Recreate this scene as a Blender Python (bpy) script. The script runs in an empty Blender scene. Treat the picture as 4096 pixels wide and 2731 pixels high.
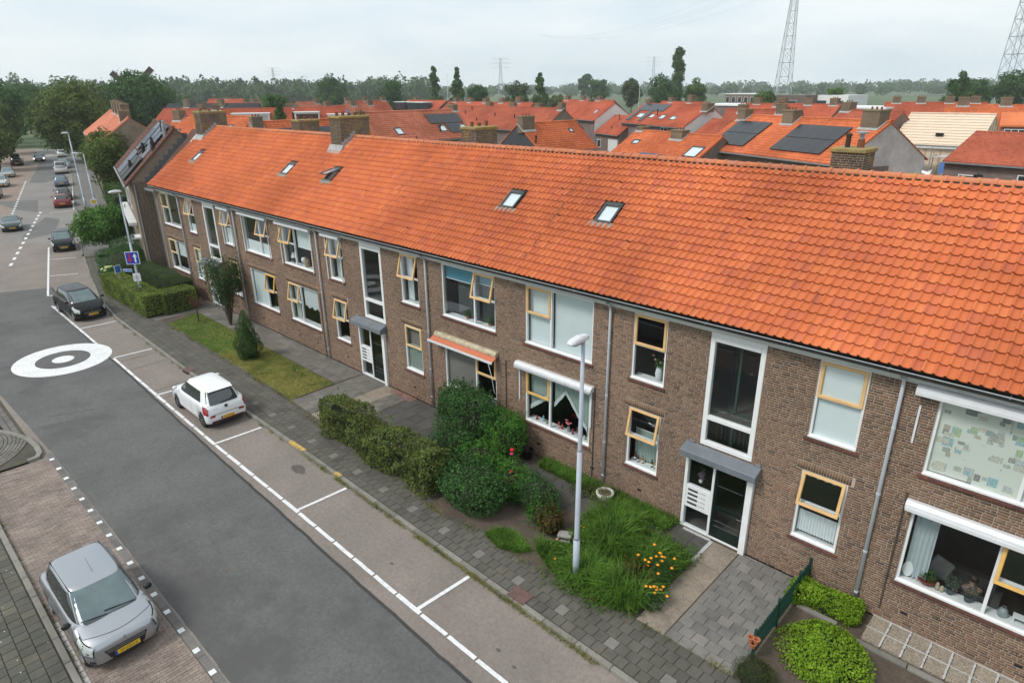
import bpy, bmesh, math, random
import numpy as np
from mathutils import Vector, Matrix

random.seed(7)
RNG = np.random.default_rng(11)
SC = bpy.context.scene
COL = SC.collection
R = math.radians

# ------------------------------------------------------------------ camera
cam_d = bpy.data.cameras.new('camera')
cam = bpy.data.objects.new('camera', cam_d)
COL.objects.link(cam)
cam_d.sensor_width = 36.0
cam_d.lens = 22.93
cam_d.clip_start = 0.1
cam_d.clip_end = 6000.0
_yaw, _pitch, _roll = 0.8089, 0.3706, -0.0092
_h = Vector((-math.cos(_yaw), math.sin(_yaw), 0))
_r = Vector((_h.y, -_h.x, 0))
_u = Vector((0, 0, 1))
_F = _h * math.cos(_pitch) - _u * math.sin(_pitch)
_U = _u * math.cos(_pitch) + _h * math.sin(_pitch)
_R2 = _r * math.cos(_roll) + _U * math.sin(_roll)
_U2 = _U * math.cos(_roll) - _r * math.sin(_roll)
_m = Matrix((_R2, _U2, -_F)).transposed().to_4x4()
_m.translation = Vector((0, -14.946, 12.0))
cam.matrix_world = _m
SC.camera = cam

# ------------------------------------------------------------------ world: overcast daylight
SUN_EL, SUN_AZ = R(50), R(200)      # azimuth of the sun, measured from +Y clockwise
world = bpy.data.worlds.new('World')
SC.world = world
world.use_nodes = True
wn, wl = world.node_tree.nodes, world.node_tree.links
wn.clear()
w_out = wn.new('ShaderNodeOutputWorld')
w_bg = wn.new('ShaderNodeBackground')
w_sky = wn.new('ShaderNodeTexSky')
w_sky.sky_type = 'NISHITA'
w_sky.sun_disc = False
w_sky.sun_elevation = SUN_EL
w_sky.sun_rotation = SUN_AZ
w_sky.dust_density = 3.0
w_sky.air_density = 1.0
w_mul = wn.new('ShaderNodeVectorMath'); w_mul.operation = 'SCALE'
w_mul.inputs['Scale'].default_value = 0.10
w_tc = wn.new('ShaderNodeTexCoord')
w_map = wn.new('ShaderNodeMapping')
w_map.inputs['Scale'].default_value = (1.2, 1.2, 5.0)
w_noise = wn.new('ShaderNodeTexNoise')
w_noise.inputs['Scale'].default_value = 1.7
w_noise.inputs['Detail'].default_value = 5.0
w_noise.inputs['Roughness'].default_value = 0.55
w_ramp = wn.new('ShaderNodeValToRGB')
w_ramp.color_ramp.elements[0].position = 0.30
w_ramp.color_ramp.elements[0].color = (0.46, 0.565, 0.635, 1)
w_ramp.color_ramp.elements[1].position = 0.62
w_ramp.color_ramp.elements[1].color = (0.68, 0.715, 0.735, 1)
w_mix = wn.new('ShaderNodeMixRGB')
w_mix.inputs[0].default_value = 0.93          # cloud cover
wl.new(w_tc.outputs['Generated'], w_map.inputs['Vector'])
wl.new(w_map.outputs['Vector'], w_noise.inputs['Vector'])
wl.new(w_noise.outputs['Fac'], w_ramp.inputs['Fac'])
wl.new(w_sky.outputs['Color'], w_mul.inputs[0])
wl.new(w_mul.outputs['Vector'], w_mix.inputs[1])
wl.new(w_ramp.outputs['Color'], w_mix.inputs[2])
wl.new(w_mix.outputs['Color'], w_bg.inputs['Color'])
w_bg.inputs['Strength'].default_value = 1.0
wl.new(w_bg.outputs['Background'], w_out.inputs['Surface'])

# one soft sun behind the cloud
sun_d = bpy.data.lights.new('sun', 'SUN')
sun_d.energy = 1.5
sun_d.angle = R(14)
sun_d.color = (1.0, 0.965, 0.91)
sun = bpy.data.objects.new('sun', sun_d)
COL.objects.link(sun)
sd = Vector((math.sin(SUN_AZ) * math.cos(SUN_EL), math.cos(SUN_AZ) * math.cos(SUN_EL), math.sin(SUN_EL)))
sun.rotation_euler = sd.to_track_quat('Z', 'Y').to_euler()
sun.location = sd * 60

vs = SC.view_settings
SC.display_settings.display_device = 'sRGB'
vs.view_transform = 'Standard'
vs.look = 'None'
vs.exposure = 0.58
vs.gamma = 1.0
vs.use_curve_mapping = False
SC.render.engine = 'CYCLES'
cy = SC.cycles
cy.use_denoising = True
cy.max_bounces = 6
cy.diffuse_bounces = 3
cy.glossy_bounces = 3
cy.transmission_bounces = 4
cy.transparent_max_bounces = 12
cy.volume_bounces = 1
cy.caustics_reflective = False
cy.caustics_refractive = False
SC.render.filter_size = 1.2
# ------------------------------------------------------------------ scene helpers
def link(o, parent=None):
    COL.objects.link(o)
    if parent is not None:
        o.parent = parent
    return o

def tag(o, label=None, cat=None, group=None, kind=None):
    if label: o['label'] = label
    if cat: o['category'] = cat
    if group: o['group'] = group
    if kind: o['kind'] = kind
    return o

def thing(name, label, cat, loc=(0, 0, 0), rz=0.0, group=None):
    o = bpy.data.objects.new(name, None)
    o.empty_display_size = 0.2
    COL.objects.link(o)
    o.location = loc
    o.rotation_euler = (0, 0, rz)
    return tag(o, label, cat, group)

def copy_tree(o, parent=None):
    c = o.copy()
    COL.objects.link(c)
    c.parent = parent
    for ch in list(o.children):
        copy_tree(ch, c)
    return c

def np_mesh(name, V, Q, mat=None, smooth=False):
    V = np.asarray(V, dtype=np.float32).reshape(-1, 3)
    Q = np.asarray(Q, dtype=np.int32)
    k = Q.shape[1]
    me = bpy.data.meshes.new(name)
    me.vertices.add(len(V))
    me.vertices.foreach_set('co', V.ravel())
    me.loops.add(Q.size)
    me.loops.foreach_set('vertex_index', Q.ravel())
    me.polygons.add(len(Q))
    me.polygons.foreach_set('loop_start', np.arange(0, Q.size, k, dtype=np.int32))
    me.polygons.foreach_set('loop_total', np.full(len(Q), k, dtype=np.int32))
    if smooth:
        me.polygons.foreach_set('use_smooth', np.ones(len(Q), dtype=bool))
    me.update(calc_edges=True)
    if mat is not None:
        me.materials.append(mat)
    return me

def mobj(name, me, parent=None, loc=None, rot=None):
    o = bpy.data.objects.new(name, me)
    link(o, parent)
    if loc is not None: o.location = loc
    if rot is not None: o.rotation_euler = rot
    return o

class MB:
    """collects faces and links them as one mesh object"""
    def __init__(s):
        s.v = []; s.f = []
    def quad(s, a, b, c, d):
        n = len(s.v); s.v += [tuple(a), tuple(b), tuple(c), tuple(d)]; s.f.append((n, n+1, n+2, n+3)); return s
    def poly(s, pts):
        n = len(s.v); s.v += [tuple(p) for p in pts]; s.f.append(tuple(range(n, n+len(pts)))); return s
    def box(s, x0, y0, z0, x1, y1, z1, m=None):
        P = [(x0,y0,z0),(x1,y0,z0),(x1,y1,z0),(x0,y1,z0),(x0,y0,z1),(x1,y0,z1),(x1,y1,z1),(x0,y1,z1)]
        if m is not None: P = [tuple(m @ Vector(p)) for p in P]
        n = len(s.v); s.v += P
        s.f += [(n,n+3,n+2,n+1),(n+4,n+5,n+6,n+7),(n,n+1,n+5,n+4),(n+1,n+2,n+6,n+5),(n+2,n+3,n+7,n+6),(n+3,n,n+4,n+7)]
        return s
    def hexa(s, P):
        n = len(s.v); s.v += [tuple(p) for p in P]
        s.f += [(n,n+3,n+2,n+1),(n+4,n+5,n+6,n+7),(n,n+1,n+5,n+4),(n+1,n+2,n+6,n+5),(n+2,n+3,n+7,n+6),(n+3,n,n+4,n+7)]
        return s
    def prism(s, pts, z0, z1):
        """extrude a list of (x,y) vertically"""
        n = len(s.v); k = len(pts)
        s.v += [(p[0],p[1],z0) for p in pts] + [(p[0],p[1],z1) for p in pts]
        s.f.append(tuple(range(n+k-1, n-1, -1))); s.f.append(tuple(range(n+k, n+2*k)))
        for i in range(k):
            j = (i+1) % k
            s.f.append((n+i, n+j, n+k+j, n+k+i))
        return s
    def extrude(s, pts, d):
        """extrude a closed 3-D polygon by the vector d"""
        n = len(s.v); k = len(pts)
        s.v += [tuple(p) for p in pts] + [(p[0]+d[0],p[1]+d[1],p[2]+d[2]) for p in pts]
        s.f.append(tuple(range(n+k-1, n-1, -1))); s.f.append(tuple(range(n+k, n+2*k)))
        for i in range(k):
            j = (i+1) % k
            s.f.append((n+i, n+j, n+k+j, n+k+i))
        return s
    def tube(s, path, rad, seg=8, cap=True):
        path = [Vector(p) for p in path]
        if not hasattr(rad, '__len__'): rad = [rad]*len(path)
        rings = []
        for i, p in enumerate(path):
            a = path[max(i-1,0)]; b = path[min(i+1,len(path)-1)]
            t = (b-a).normalized()
            ref = Vector((0,0,1)) if abs(t.z) < .9 else Vector((1,0,0))
            x = t.cross(ref).normalized(); y = t.cross(x).normalized()
            n = len(s.v)
            for k in range(seg):
                an = 2*math.pi*k/seg
                s.v.append(tuple(p + (x*math.cos(an)+y*math.sin(an))*rad[i]))
            rings.append(n)
        for a, b in zip(rings, rings[1:]):
            for k in range(seg):
                k2 = (k+1) % seg
                s.f.append((a+k, b+k, b+k2, a+k2))
        if cap:
            s.f.append(tuple(rings[0]+k for k in range(seg)))
            s.f.append(tuple(rings[-1]+k for k in reversed(range(seg))))
        return s
    def lathe(s, prof, c=(0,0,0), seg=14, axis='z'):
        rings = []
        for (r, h) in prof:
            n = len(s.v)
            for k in range(seg):
                an = 2*math.pi*k/seg
                a, b = r*math.cos(an), r*math.sin(an)
                p = (a,b,h) if axis == 'z' else ((h,a,b) if axis == 'x' else (b,h,a))
                s.v.append((c[0]+p[0], c[1]+p[1], c[2]+p[2]))
            rings.append(n)
        for a, b in zip(rings, rings[1:]):
            for k in range(seg):
                k2 = (k+1) % seg
                s.f.append((a+k, a+k2, b+k2, b+k))
        return s
    def ring_rect(s, x0, z0, x1, z1, w, y0, y1):
        """a rectangular frame lying in the XZ plane"""
        s.box(x0,y0,z0, x1,y1,z0+w); s.box(x0,y0,z1-w, x1,y1,z1)
        s.box(x0,y0,z0+w, x0+w,y1,z1-w); s.box(x1-w,y0,z0+w, x1,y1,z1-w)
        return s
    def mesh(s, name, mat, smooth=False):
        me = bpy.data.meshes.new(name)
        me.from_pydata(s.v, [], s.f)
        if smooth:
            for p in me.polygons: p.use_smooth = True
        if mat is not None: me.materials.append(mat)
        me.update()
        return me
    def build(s, name, mat, parent=None, loc=None, rot=None, smooth=False):
        return mobj(name, s.mesh(name, mat, smooth), parent, loc, rot)

def bevel(o, w=0.01, seg=1):
    md = o.modifiers.new('bevel', 'BEVEL'); md.width = w; md.segments = seg; md.limit_method = 'ANGLE'
    return o

# ------------------------------------------------------------------ materials
def new_mat(name):
    m = bpy.data.materials.new(name); m.use_nodes = True
    nt = m.node_tree
    b = nt.nodes.get('Principled BSDF')
    return m, nt, nt.nodes, nt.links, b

def ramp(N, cols, pos=None):
    r = N.new('ShaderNodeValToRGB')
    el = r.color_ramp.elements
    while len(el) < len(cols): el.new(0.5)
    for i, c in enumerate(cols):
        el[i].position = pos[i] if pos else i/(len(cols)-1)
        el[i].color = (c[0], c[1], c[2], 1)
    return r

def noise(N, L, scale, detail=4, rough=.55, coord='Object', vec=None, sc=None):
    n = N.new('ShaderNodeTexNoise')
    n.inputs['Scale'].default_value = scale; n.inputs['Detail'].default_value = detail; n.inputs['Roughness'].default_value = rough
    if vec is None:
        tc = N.new('ShaderNodeTexCoord'); vec = tc.outputs[coord]
    if sc is not None:
        mp = N.new('ShaderNodeMapping'); mp.inputs['Scale'].default_value = sc
        L.new(vec, mp.inputs['Vector']); vec = mp.outputs['Vector']
    L.new(vec, n.inputs['Vector'])
    return n

def mixc(N, L, fac, a, b, mode='MIX'):
    m = N.new('ShaderNodeMixRGB'); m.blend_type = mode
    for i, x in ((0, fac), (1, a), (2, b)):
        if hasattr(x, 'is_linked') or hasattr(x, 'links'): L.new(x, m.inputs[i])
        elif i == 0: m.inputs[0].default_value = x
        else: m.inputs[i].default_value = (x[0], x[1], x[2], 1)
    return m.outputs[0]

def math_(N, L, op, a, b=None, c=None):
    m = N.new('ShaderNodeMath'); m.operation = op
    for i, x in enumerate((a, b, c)):
        if x is None: continue
        if hasattr(x, 'links'): L.new(x, m.inputs[i])
        else: m.inputs[i].default_value = x
    return m.outputs[0]

def bump(N, L, b, h, strength=.3, dist=.01):
    bp = N.new('ShaderNodeBump'); bp.inputs['Strength'].default_value = strength; bp.inputs['Distance'].default_value = dist
    L.new(h, bp.inputs['Height']); L.new(bp.outputs['Normal'], b.inputs['Normal'])

def piece_random(N, L):
    """a random number for each loose piece of a mesh and each object"""
    g = N.new('ShaderNodeNewGeometry'); oi = N.new('ShaderNodeObjectInfo')
    return math_(N, L, 'FRACT', math_(N, L, 'ADD', g.outputs['Random Per Island'], oi.outputs['Random']))

MATS = {}
def flat(name, col, rough=.6, var=.12, scale=6., metal=0., bumpy=0., spec=.5, coat=0., world_pos=False, dirt=None):
    """plain surface with a little uneven tone"""
    if name in MATS: return MATS[name]
    m, nt, N, L, b = new_mat(name)
    n = noise(N, L, scale, 5, .6)
    lo = tuple(c*(1-var) for c in col); hi = tuple(min(1, c*(1+var)) for c in col)
    r = ramp(N, [lo, hi], [.3, .7]); L.new(n.outputs['Fac'], r.inputs['Fac'])
    out = r.outputs['Color']
    if dirt:
        n2 = noise(N, L, dirt[1], 6, .65)
        r2 = ramp(N, [(0,0,0),(1,1,1)], [dirt[2], dirt[2]+.12]); L.new(n2.outputs['Fac'], r2.inputs['Fac'])
        out = mixc(N, L, r2.outputs['Color'], out, dirt[0])
    L.new(out, b.inputs['Base Color'])
    b.inputs['Roughness'].default_value = rough; b.inputs['Metallic'].default_value = metal
    b.inputs['Specular IOR Level'].default_value = spec
    if coat:
        b.inputs['Coat Weight'].default_value = coat; b.inputs['Coat Roughness'].default_value = .04
    if bumpy:
        bump(N, L, b, noise(N, L, scale*8, 4).outputs['Fac'], bumpy, .01)
    MATS[name] = m
    return m

def brick_mat(name, cols, pos=None, stain=.25, moss=0.):
    m, nt, N, L, b = new_mat(name)
    rnd = piece_random(N, L)
    r = ramp(N, cols, pos); L.new(rnd, r.inputs['Fac'])
    g = N.new('ShaderNodeNewGeometry')
    n = noise(N, L, 25, 4, .6, vec=g.outputs['Position'])
    c = mixc(N, L, .35, r.outputs['Color'], n.outputs['Color'], 'SOFT_LIGHT')
    n2 = noise(N, L, .55, 5, .6, vec=g.outputs['Position'], sc=(1, 1, .6))
    r2 = ramp(N, [(1-stain,)*3, (1.08,)*3], [.35, .65]); L.new(n2.outputs['Fac'], r2.inputs['Fac'])
    c = mixc(N, L, 1.0, c, r2.outputs['Color'], 'MULTIPLY')
    if moss:
        mo = noise(N, L, 1.9, 6, .75, vec=g.outputs['Position'])
        rm = ramp(N, [(0,0,0),(1,1,1)], [.50, .62]); L.new(mo.outputs['Fac'], rm.inputs['Fac'])
        c = mixc(N, L, math_(N, L, 'MULTIPLY', rm.outputs['Color'], moss), c, (.34,.22,.025))
    L.new(c, b.inputs['Base Color']); b.inputs['Roughness'].default_value = .9
    bump(N, L, b, noise(N, L, 120, 3, vec=g.outputs['Position']).outputs['Fac'], .35, .004)
    MATS[name] = m
    return m

def tile_mat(name, cols, lichen=.0, moss=.0, rough=.86, dark=(.16,.06,.035), streak=.35):
    """fired clay tiles: each tile its own tone, weather streaks, lichen spots"""
    m, nt, N, L, b = new_mat(name)
    rnd = piece_random(N, L)
    r = ramp(N, cols); L.new(rnd, r.inputs['Fac'])
    g = N.new('ShaderNodeNewGeometry'); pos = g.outputs['Position']
    c = r.outputs['Color']
    big = noise(N, L, .22, 4, .6, vec=pos)
    rb = ramp(N, [(.72,.66,.62), (1.06,1.07,1.08)], [.33, .60]); L.new(big.outputs['Fac'], rb.inputs['Fac'])
    c = mixc(N, L, 1.0, c, rb.outputs['Color'], 'MULTIPLY')
    st = noise(N, L, 1.6, 6, .7, vec=pos, sc=(1.6, .5, .5))
    rs = ramp(N, [(0,0,0),(1,1,1)], [.60, .78]); L.new(st.outputs['Fac'], rs.inputs['Fac'])
    c = mixc(N, L, math_(N, L, 'MULTIPLY', rs.outputs['Color'], streak), c, dark)
    fine = noise(N, L, 38, 3, .6, vec=pos)
    c = mixc(N, L, .25, c, fine.outputs['Color'], 'SOFT_LIGHT')
    if lichen:
        li = noise(N, L, 7, 6, .75, vec=pos)
        rl = ramp(N, [(0,0,0),(1,1,1)], [.66, .74]); L.new(li.outputs['Fac'], rl.inputs['Fac'])
        c = mixc(N, L, math_(N, L, 'MULTIPLY', rl.outputs['Color'], lichen), c, (.42,.38,.33))
    if moss:
        mo = noise(N, L, 2.3, 6, .75, vec=pos)
        rm = ramp(N, [(0,0,0),(1,1,1)], [.55, .68]); L.new(mo.outputs['Fac'], rm.inputs['Fac'])
        c = mixc(N, L, math_(N, L, 'MULTIPLY', rm.outputs['Color'], moss), c, (.42,.22,.02))
    L.new(c, b.inputs['Base Color']); b.inputs['Roughness'].default_value = rough
    bump(N, L, b, fine.outputs['Fac'], .25, .004)
    MATS[name] = m
    return m

def ground_mat(name, cols, scale, fine=60., patch=None, rough=.92, spots=None, bstr=.35, big=.3):
    """asphalt, concrete, soil: speckled at grain size, uneven at large size"""
    m, nt, N, L, b = new_mat(name)
    g = N.new('ShaderNodeNewGeometry'); pos = g.outputs['Position']
    n = noise(N, L, fine, 3, .7, vec=pos)
    r = ramp(N, cols, [.25, .75] if len(cols) == 2 else None); L.new(n.outputs['Fac'], r.inputs['Fac'])
    c = r.outputs['Color']
    n2 = noise(N, L, scale, 6, .6, vec=pos)
    r2 = ramp(N, [(1-big,)*3, (1+big*.5,)*3], [.3, .7]); L.new(n2.outputs['Fac'], r2.inputs['Fac'])
    c = mixc(N, L, 1.0, c, r2.outputs['Color'], 'MULTIPLY')
    n5 = noise(N, L, 9., 5, .8, vec=pos); r5 = ramp(N, [(.84,)*3, (1.15,)*3], [.36, .64]); L.new(n5.outputs['Fac'], r5.inputs['Fac'])
    c = mixc(N, L, 1.0, c, r5.outputs['Color'], 'MULTIPLY')
    if patch:   # (colour, scale, threshold, amount)
        n3 = noise(N, L, patch[1], 6, .7, vec=pos)
        r3 = ramp(N, [(0,0,0),(1,1,1)], [patch[2], patch[2]+.1]); L.new(n3.outputs['Fac'], r3.inputs['Fac'])
        c = mixc(N, L, math_(N, L, 'MULTIPLY', r3.outputs['Color'], patch[3]), c, patch[0])
    if spots:   # pale chips
        v = N.new('ShaderNodeTexVoronoi'); v.inputs['Scale'].default_value = spots[1]; L.new(pos, v.inputs['Vector'])
        r4 = ramp(N, [(1,1,1),(0,0,0)], [spots[2], spots[2]+.05]); L.new(v.outputs['Distance'], r4.inputs['Fac'])
        c = mixc(N, L, math_(N, L, 'MULTIPLY', r4.outputs['Color'], .6), c, spots[0])
    L.new(c, b.inputs['Base Color']); b.inputs['Roughness'].default_value = rough
    bump(N, L, b, n.outputs['Fac'], bstr, .006)
    MATS[name] = m
    return m

def paver_mat(name, cols, moss=0., rough=.9, spots=False):
    m, nt, N, L, b = new_mat(name)
    rnd = piece_random(N, L)
    r = ramp(N, cols); L.new(rnd, r.inputs['Fac'])
    g = N.new('ShaderNodeNewGeometry'); pos = g.outputs['Position']
    n = noise(N, L, 45, 3, .7, vec=pos)
    c = mixc(N, L, .5, r.outputs['Color'], n.outputs['Color'], 'SOFT_LIGHT')
    n2 = noise(N, L, 1.3, 6, .7, vec=pos)
    r2 = ramp(N, [(.72,.72,.72), (1.12,1.12,1.1)], [.35, .65]); L.new(n2.outputs['Fac'], r2.inputs['Fac'])
    c = mixc(N, L, 1.0, c, r2.outputs['Color'], 'MULTIPLY')
    if moss:
        n3 = noise(N, L, 2.6, 6, .75, vec=pos)
        r3 = ramp(N, [(0,0,0),(1,1,1)], [.56, .70]); L.new(n3.outputs['Fac'], r3.inputs['Fac'])
        c = mixc(N, L, math_(N, L, 'MULTIPLY', r3.outputs['Color'], moss), c, (.085,.085,.03))
    if spots:
        v = N.new('ShaderNodeTexVoronoi'); v.inputs['Scale'].default_value = 5; L.new(pos, v.inputs['Vector'])
        r4 = ramp(N, [(1,1,1),(0,0,0)], [.07, .10]); L.new(v.outputs['Distance'], r4.inputs['Fac'])
        c = mixc(N, L, r4.outputs['Color'], c, (.5,.5,.46))
    L.new(c, b.inputs['Base Color']); b.inputs['Roughness'].default_value = rough
    bump(N, L, b, n.outputs['Fac'], .3, .004)
    MATS[name] = m
    return m

def leaf_mat(name, cols, clump=(.45, 1.25), cscale=1.3, trans=.25, tip=None):
    """leaves: each its own green, lighter and darker clumps, light shining through"""
    m, nt, N, L, b = new_mat(name)
    rnd = piece_random(N, L)
    r = ramp(N, cols); L.new(rnd, r.inputs['Fac'])
    g = N.new('ShaderNodeNewGeometry')
    n = noise(N, L, cscale, 4, .6, vec=g.outputs['Position'])
    r2 = ramp(N, [(clump[0],)*3, (clump[1],)*3], [.32, .68]); L.new(n.outputs['Fac'], r2.inputs['Fac'])
    c = mixc(N, L, 1.0, r.outputs['Color'], r2.outputs['Color'], 'MULTIPLY')
    if tip:
        n3 = noise(N, L, tip[1], 5, .6, vec=g.outputs['Position'])
        r3 = ramp(N, [(0,0,0),(1,1,1)], [tip[2], tip[2]+.14]); L.new(n3.outputs['Fac'], r3.inputs['Fac'])
        c = mixc(N, L, math_(N, L, 'MULTIPLY', r3.outputs['Color'], tip[3]), c, tip[0])
    L.new(c, b.inputs['Base Color'])
    b.inputs['Roughness'].default_value = .6; b.inputs['Specular IOR Level'].default_value = .16
    t = N.new('ShaderNodeBsdfTranslucent'); L.new(c, t.inputs['Color'])
    mx = N.new('ShaderNodeMixShader'); mx.inputs[0].default_value = trans
    out = N.get('Material Output')
    L.new(b.outputs[0], mx.inputs[1]); L.new(t.outputs[0], mx.inputs[2]); L.new(mx.outputs[0], out.inputs['Surface'])
    MATS[name] = m
    return m

def glass_mat(name, tint=(.90,.94,.94), ior=1.52, rough=.0):
    m, nt, N, L, b = new_mat(name)
    N.remove(b)
    t = N.new('ShaderNodeBsdfTransparent'); t.inputs['Color'].default_value = (*tint, 1)
    gl = N.new('ShaderNodeBsdfGlossy'); gl.inputs['Roughness'].default_value = rough; gl.inputs['Color'].default_value = (.95,.98,1,1)
    lw = N.new('ShaderNodeLayerWeight'); lw.inputs['Blend'].default_value = .5
    f0 = ((ior-1)/(ior+1))**2*1.6
    fac = math_(N, L, 'ADD', math_(N, L, 'MULTIPLY', math_(N, L, 'POWER', lw.outputs['Facing'], 4.5), .92), f0)
    mx = N.new('ShaderNodeMixShader')
    L.new(fac, mx.inputs[0]); L.new(t.outputs[0], mx.inputs[1]); L.new(gl.outputs[0], mx.inputs[2])
    L.new(mx.outputs[0], N.get('Material Output').inputs['Surface'])
    MATS[name] = m
    return m

def emit_mat(name, col, strength):
    m, nt, N, L, b = new_mat(name)
    b.inputs['Emission Color'].default_value = (*col, 1); b.inputs['Emission Strength'].default_value = strength
    b.inputs['Base Color'].default_value = (*col, 1)
    MATS[name] = m
    return m

def text_obj(name, txt, size, mat, parent, loc, rot, depth=.002, align='CENTER', sx=1.0):
    cu = bpy.data.curves.new(name, 'FONT'); cu.body = txt; cu.size = size; cu.extrude = depth
    cu.align_x = align; cu.align_y = 'CENTER'
    o = bpy.data.objects.new(name, cu); COL.objects.link(o)
    dg = bpy.context.evaluated_depsgraph_get()
    me = bpy.data.meshes.new_from_object(o.evaluated_get(dg))
    bpy.data.objects.remove(o); bpy.data.curves.remove(cu)
    me.materials.clear(); me.materials.append(mat)
    q = mobj(name, me, parent, loc, rot); q.scale = (sx, 1, 1)
    return q

# colours used in many places
M_WHITE = flat('white_paint', (.80,.81,.81), .45, .05, 3, dirt=((.55,.55,.53), 4, .69))
M_FASCIA = flat('fascia_paint', (.66,.67,.66), .5, .08, 1.2, dirt=((.46,.46,.44), 2.2, .62))
M_SASH = flat('ochre_paint', (.74,.47,.21), .45, .12, 3)
M_SASH2 = flat('pale_ochre_paint', (.76,.55,.28), .45, .12, 3)
M_SASH3 = flat('deep_ochre_paint', (.72,.43,.12), .42, .12, 3)
M_DARK = flat('dark_gap', (.012,.012,.012), .9, .2, 5)
M_ZINC = flat('zinc', (.30,.32,.34), .5, .15, 5, metal=.3)
M_PIPE = flat('painted_pipe', (.60,.63,.68), .5, .06, 2)
M_LEAD = flat('lead', (.20,.21,.225), .6, .25, 6)
M_GLASS = glass_mat('window_glass')
M_GLASS2 = glass_mat('dark_glass', (.35,.40,.40), 1.6)
M_BLACK = flat('black_plastic', (.012,.012,.013), .45, .1, 8)
M_STEEL = flat('galvanised_steel', (.34,.36,.38), .45, .12, 8, metal=.4)
M_MORTAR = flat('mortar', (.47,.40,.33), .95, .12, 3, dirt=((.31,.26,.21), .9, .60))
M_CURTAIN = flat('curtain_cloth', (.55,.60,.58), .9, .06, 5)
M_NET = flat('net_curtain', (.72,.75,.76), .9, .05, 5)
# ------------------------------------------------------------------ the ground, roads and pavements
CAMP = Vector((0, -14.946, 12.0))
ROADZ = -0.10
def in_view(p, m=60):
    d = Vector(p) - CAMP
    z = d.dot(_F)
    if z < 1: return False
    x = 2048 + 2609*d.dot(_R2)/z; y = 1365 - 2609*d.dot(_U2)/z
    return -m < x < 4096+m and -m < y < 2731+m
def interp(poly, x):
    for (x0, y0), (x1, y1) in zip(poly, poly[1:]):
        if min(x0, x1) <= x <= max(x0, x1):
            return y0 + (y1-y0)*(x-x0)/(x1-x0)
    return poly[0][1] if abs(x-poly[0][0]) < abs(x-poly[-1][0]) else poly[-1][1]
def sheet(name, pts, z, mat, parent=None, kind='structure'):
    o = MB().poly([(p[0], p[1], z) for p in pts]).build(name, mat, parent)
    if parent is None: o['kind'] = kind
    return o

M_GROUND = ground_mat('meadow', [(.055,.09,.03), (.085,.125,.045)], .02, .4, patch=((.13,.15,.06), .008, .5, .6), big=.4)
M_ASPHALT = ground_mat('dark_asphalt', [(.088,.085,.083), (.150,.146,.143)], .5, 55, patch=((.082,.079,.077), .22, .52, .8), big=.22)
M_ASPHALT2 = ground_mat('pale_asphalt', [(.155,.131,.113), (.295,.255,.228)], .45, 48, patch=((.22,.17,.155), .3, .56, .5), big=.2)
M_ASPHALT3 = ground_mat('street_asphalt', [(.20,.185,.17), (.27,.25,.235)], .3, 40, patch=((.15,.14,.135), .15, .52, .7), big=.2)
M_PATCH = ground_mat('asphalt_patch', [(.115,.11,.108), (.16,.155,.15)], .6, 50, big=.15)
M_TAR = ground_mat('tar_seam', [(.035,.034,.033), (.06,.058,.056)], .6, 60, big=.2)
M_LINE = ground_mat('road_paint', [(.66,.66,.66), (.78,.78,.78)], 2.2, 40, patch=((.42,.42,.41), 6, .70, .6), big=.10, rough=.7)
M_SOIL = ground_mat('garden_soil', [(.075,.056,.041), (.13,.10,.076)], 1.1, 30, patch=((.085,.085,.03), 1.6, .62, .5), spots=((.3,.27,.24), 9, .05), bstr=.8)
M_JOINT = ground_mat('joint_sand', [(.060,.053,.042), (.095,.084,.068)], 1.2, 40, patch=((.075,.085,.025), 1.4, .52, .7))
M_PAVER = paver_mat('pavement_tile', [(.088,.082,.070), (.115,.107,.092), (.098,.092,.079), (.125,.116,.10)], moss=.5)
M_PAVER_L = paver_mat('pale_pavement_tile', [(.17,.165,.15), (.20,.19,.175)], moss=.2)
M_PATIO = paver_mat('patio_tile', [(.165,.155,.145), (.215,.205,.19), (.185,.178,.17), (.255,.235,.215), (.15,.145,.14)], moss=.15)
M_PATH = paver_mat('path_slab', [(.125,.117,.105), (.185,.172,.152), (.155,.146,.13), (.20,.185,.165)], moss=.4)
M_PATHD = paver_mat('dark_path_slab', [(.072,.068,.063), (.10,.093,.085), (.085,.08,.074)], moss=.4)
M_OLDPAV = paver_mat('old_pavement_tile', [(.082,.082,.068), (.108,.104,.088), (.092,.09,.076), (.13,.12,.092)], moss=.65, spots=True)
M_KLINKER = paver_mat('brick_paver', [(.205,.160,.135), (.265,.212,.182), (.23,.182,.158), (.285,.235,.205), (.19,.147,.127)], moss=.2)
M_KLINKER_D = paver_mat('dark_brick_paver', [(.135,.125,.12), (.18,.17,.16), (.155,.145,.14)], moss=.2)
M_KERB = paver_mat('kerb_concrete', [(.20,.19,.17), (.26,.245,.22), (.225,.215,.195)], moss=.5)
M_REDPAV = paver_mat('red_paver', [(.20,.095,.075), (.26,.13,.10), (.17,.085,.07)], moss=.4)
M_WASHED = ground_mat('washed_gravel_concrete', [(.17,.135,.10), (.40,.345,.28)], 1.4, 34, patch=((.16,.13,.10), .9, .55, .5), spots=((.6,.56,.5), 22, .06), bstr=.6)
M_GRAVEL = ground_mat('exposed_pebble_slab', [(.11,.085,.06), (.50,.43,.34)], 1.2, 26, spots=((.66,.6,.52), 18, .10), bstr=.9, big=.15)

_k = 12.1/12
def rp(p): return (p[0]*_k, -14.946 + (p[1]+14.946)*_k)

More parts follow.
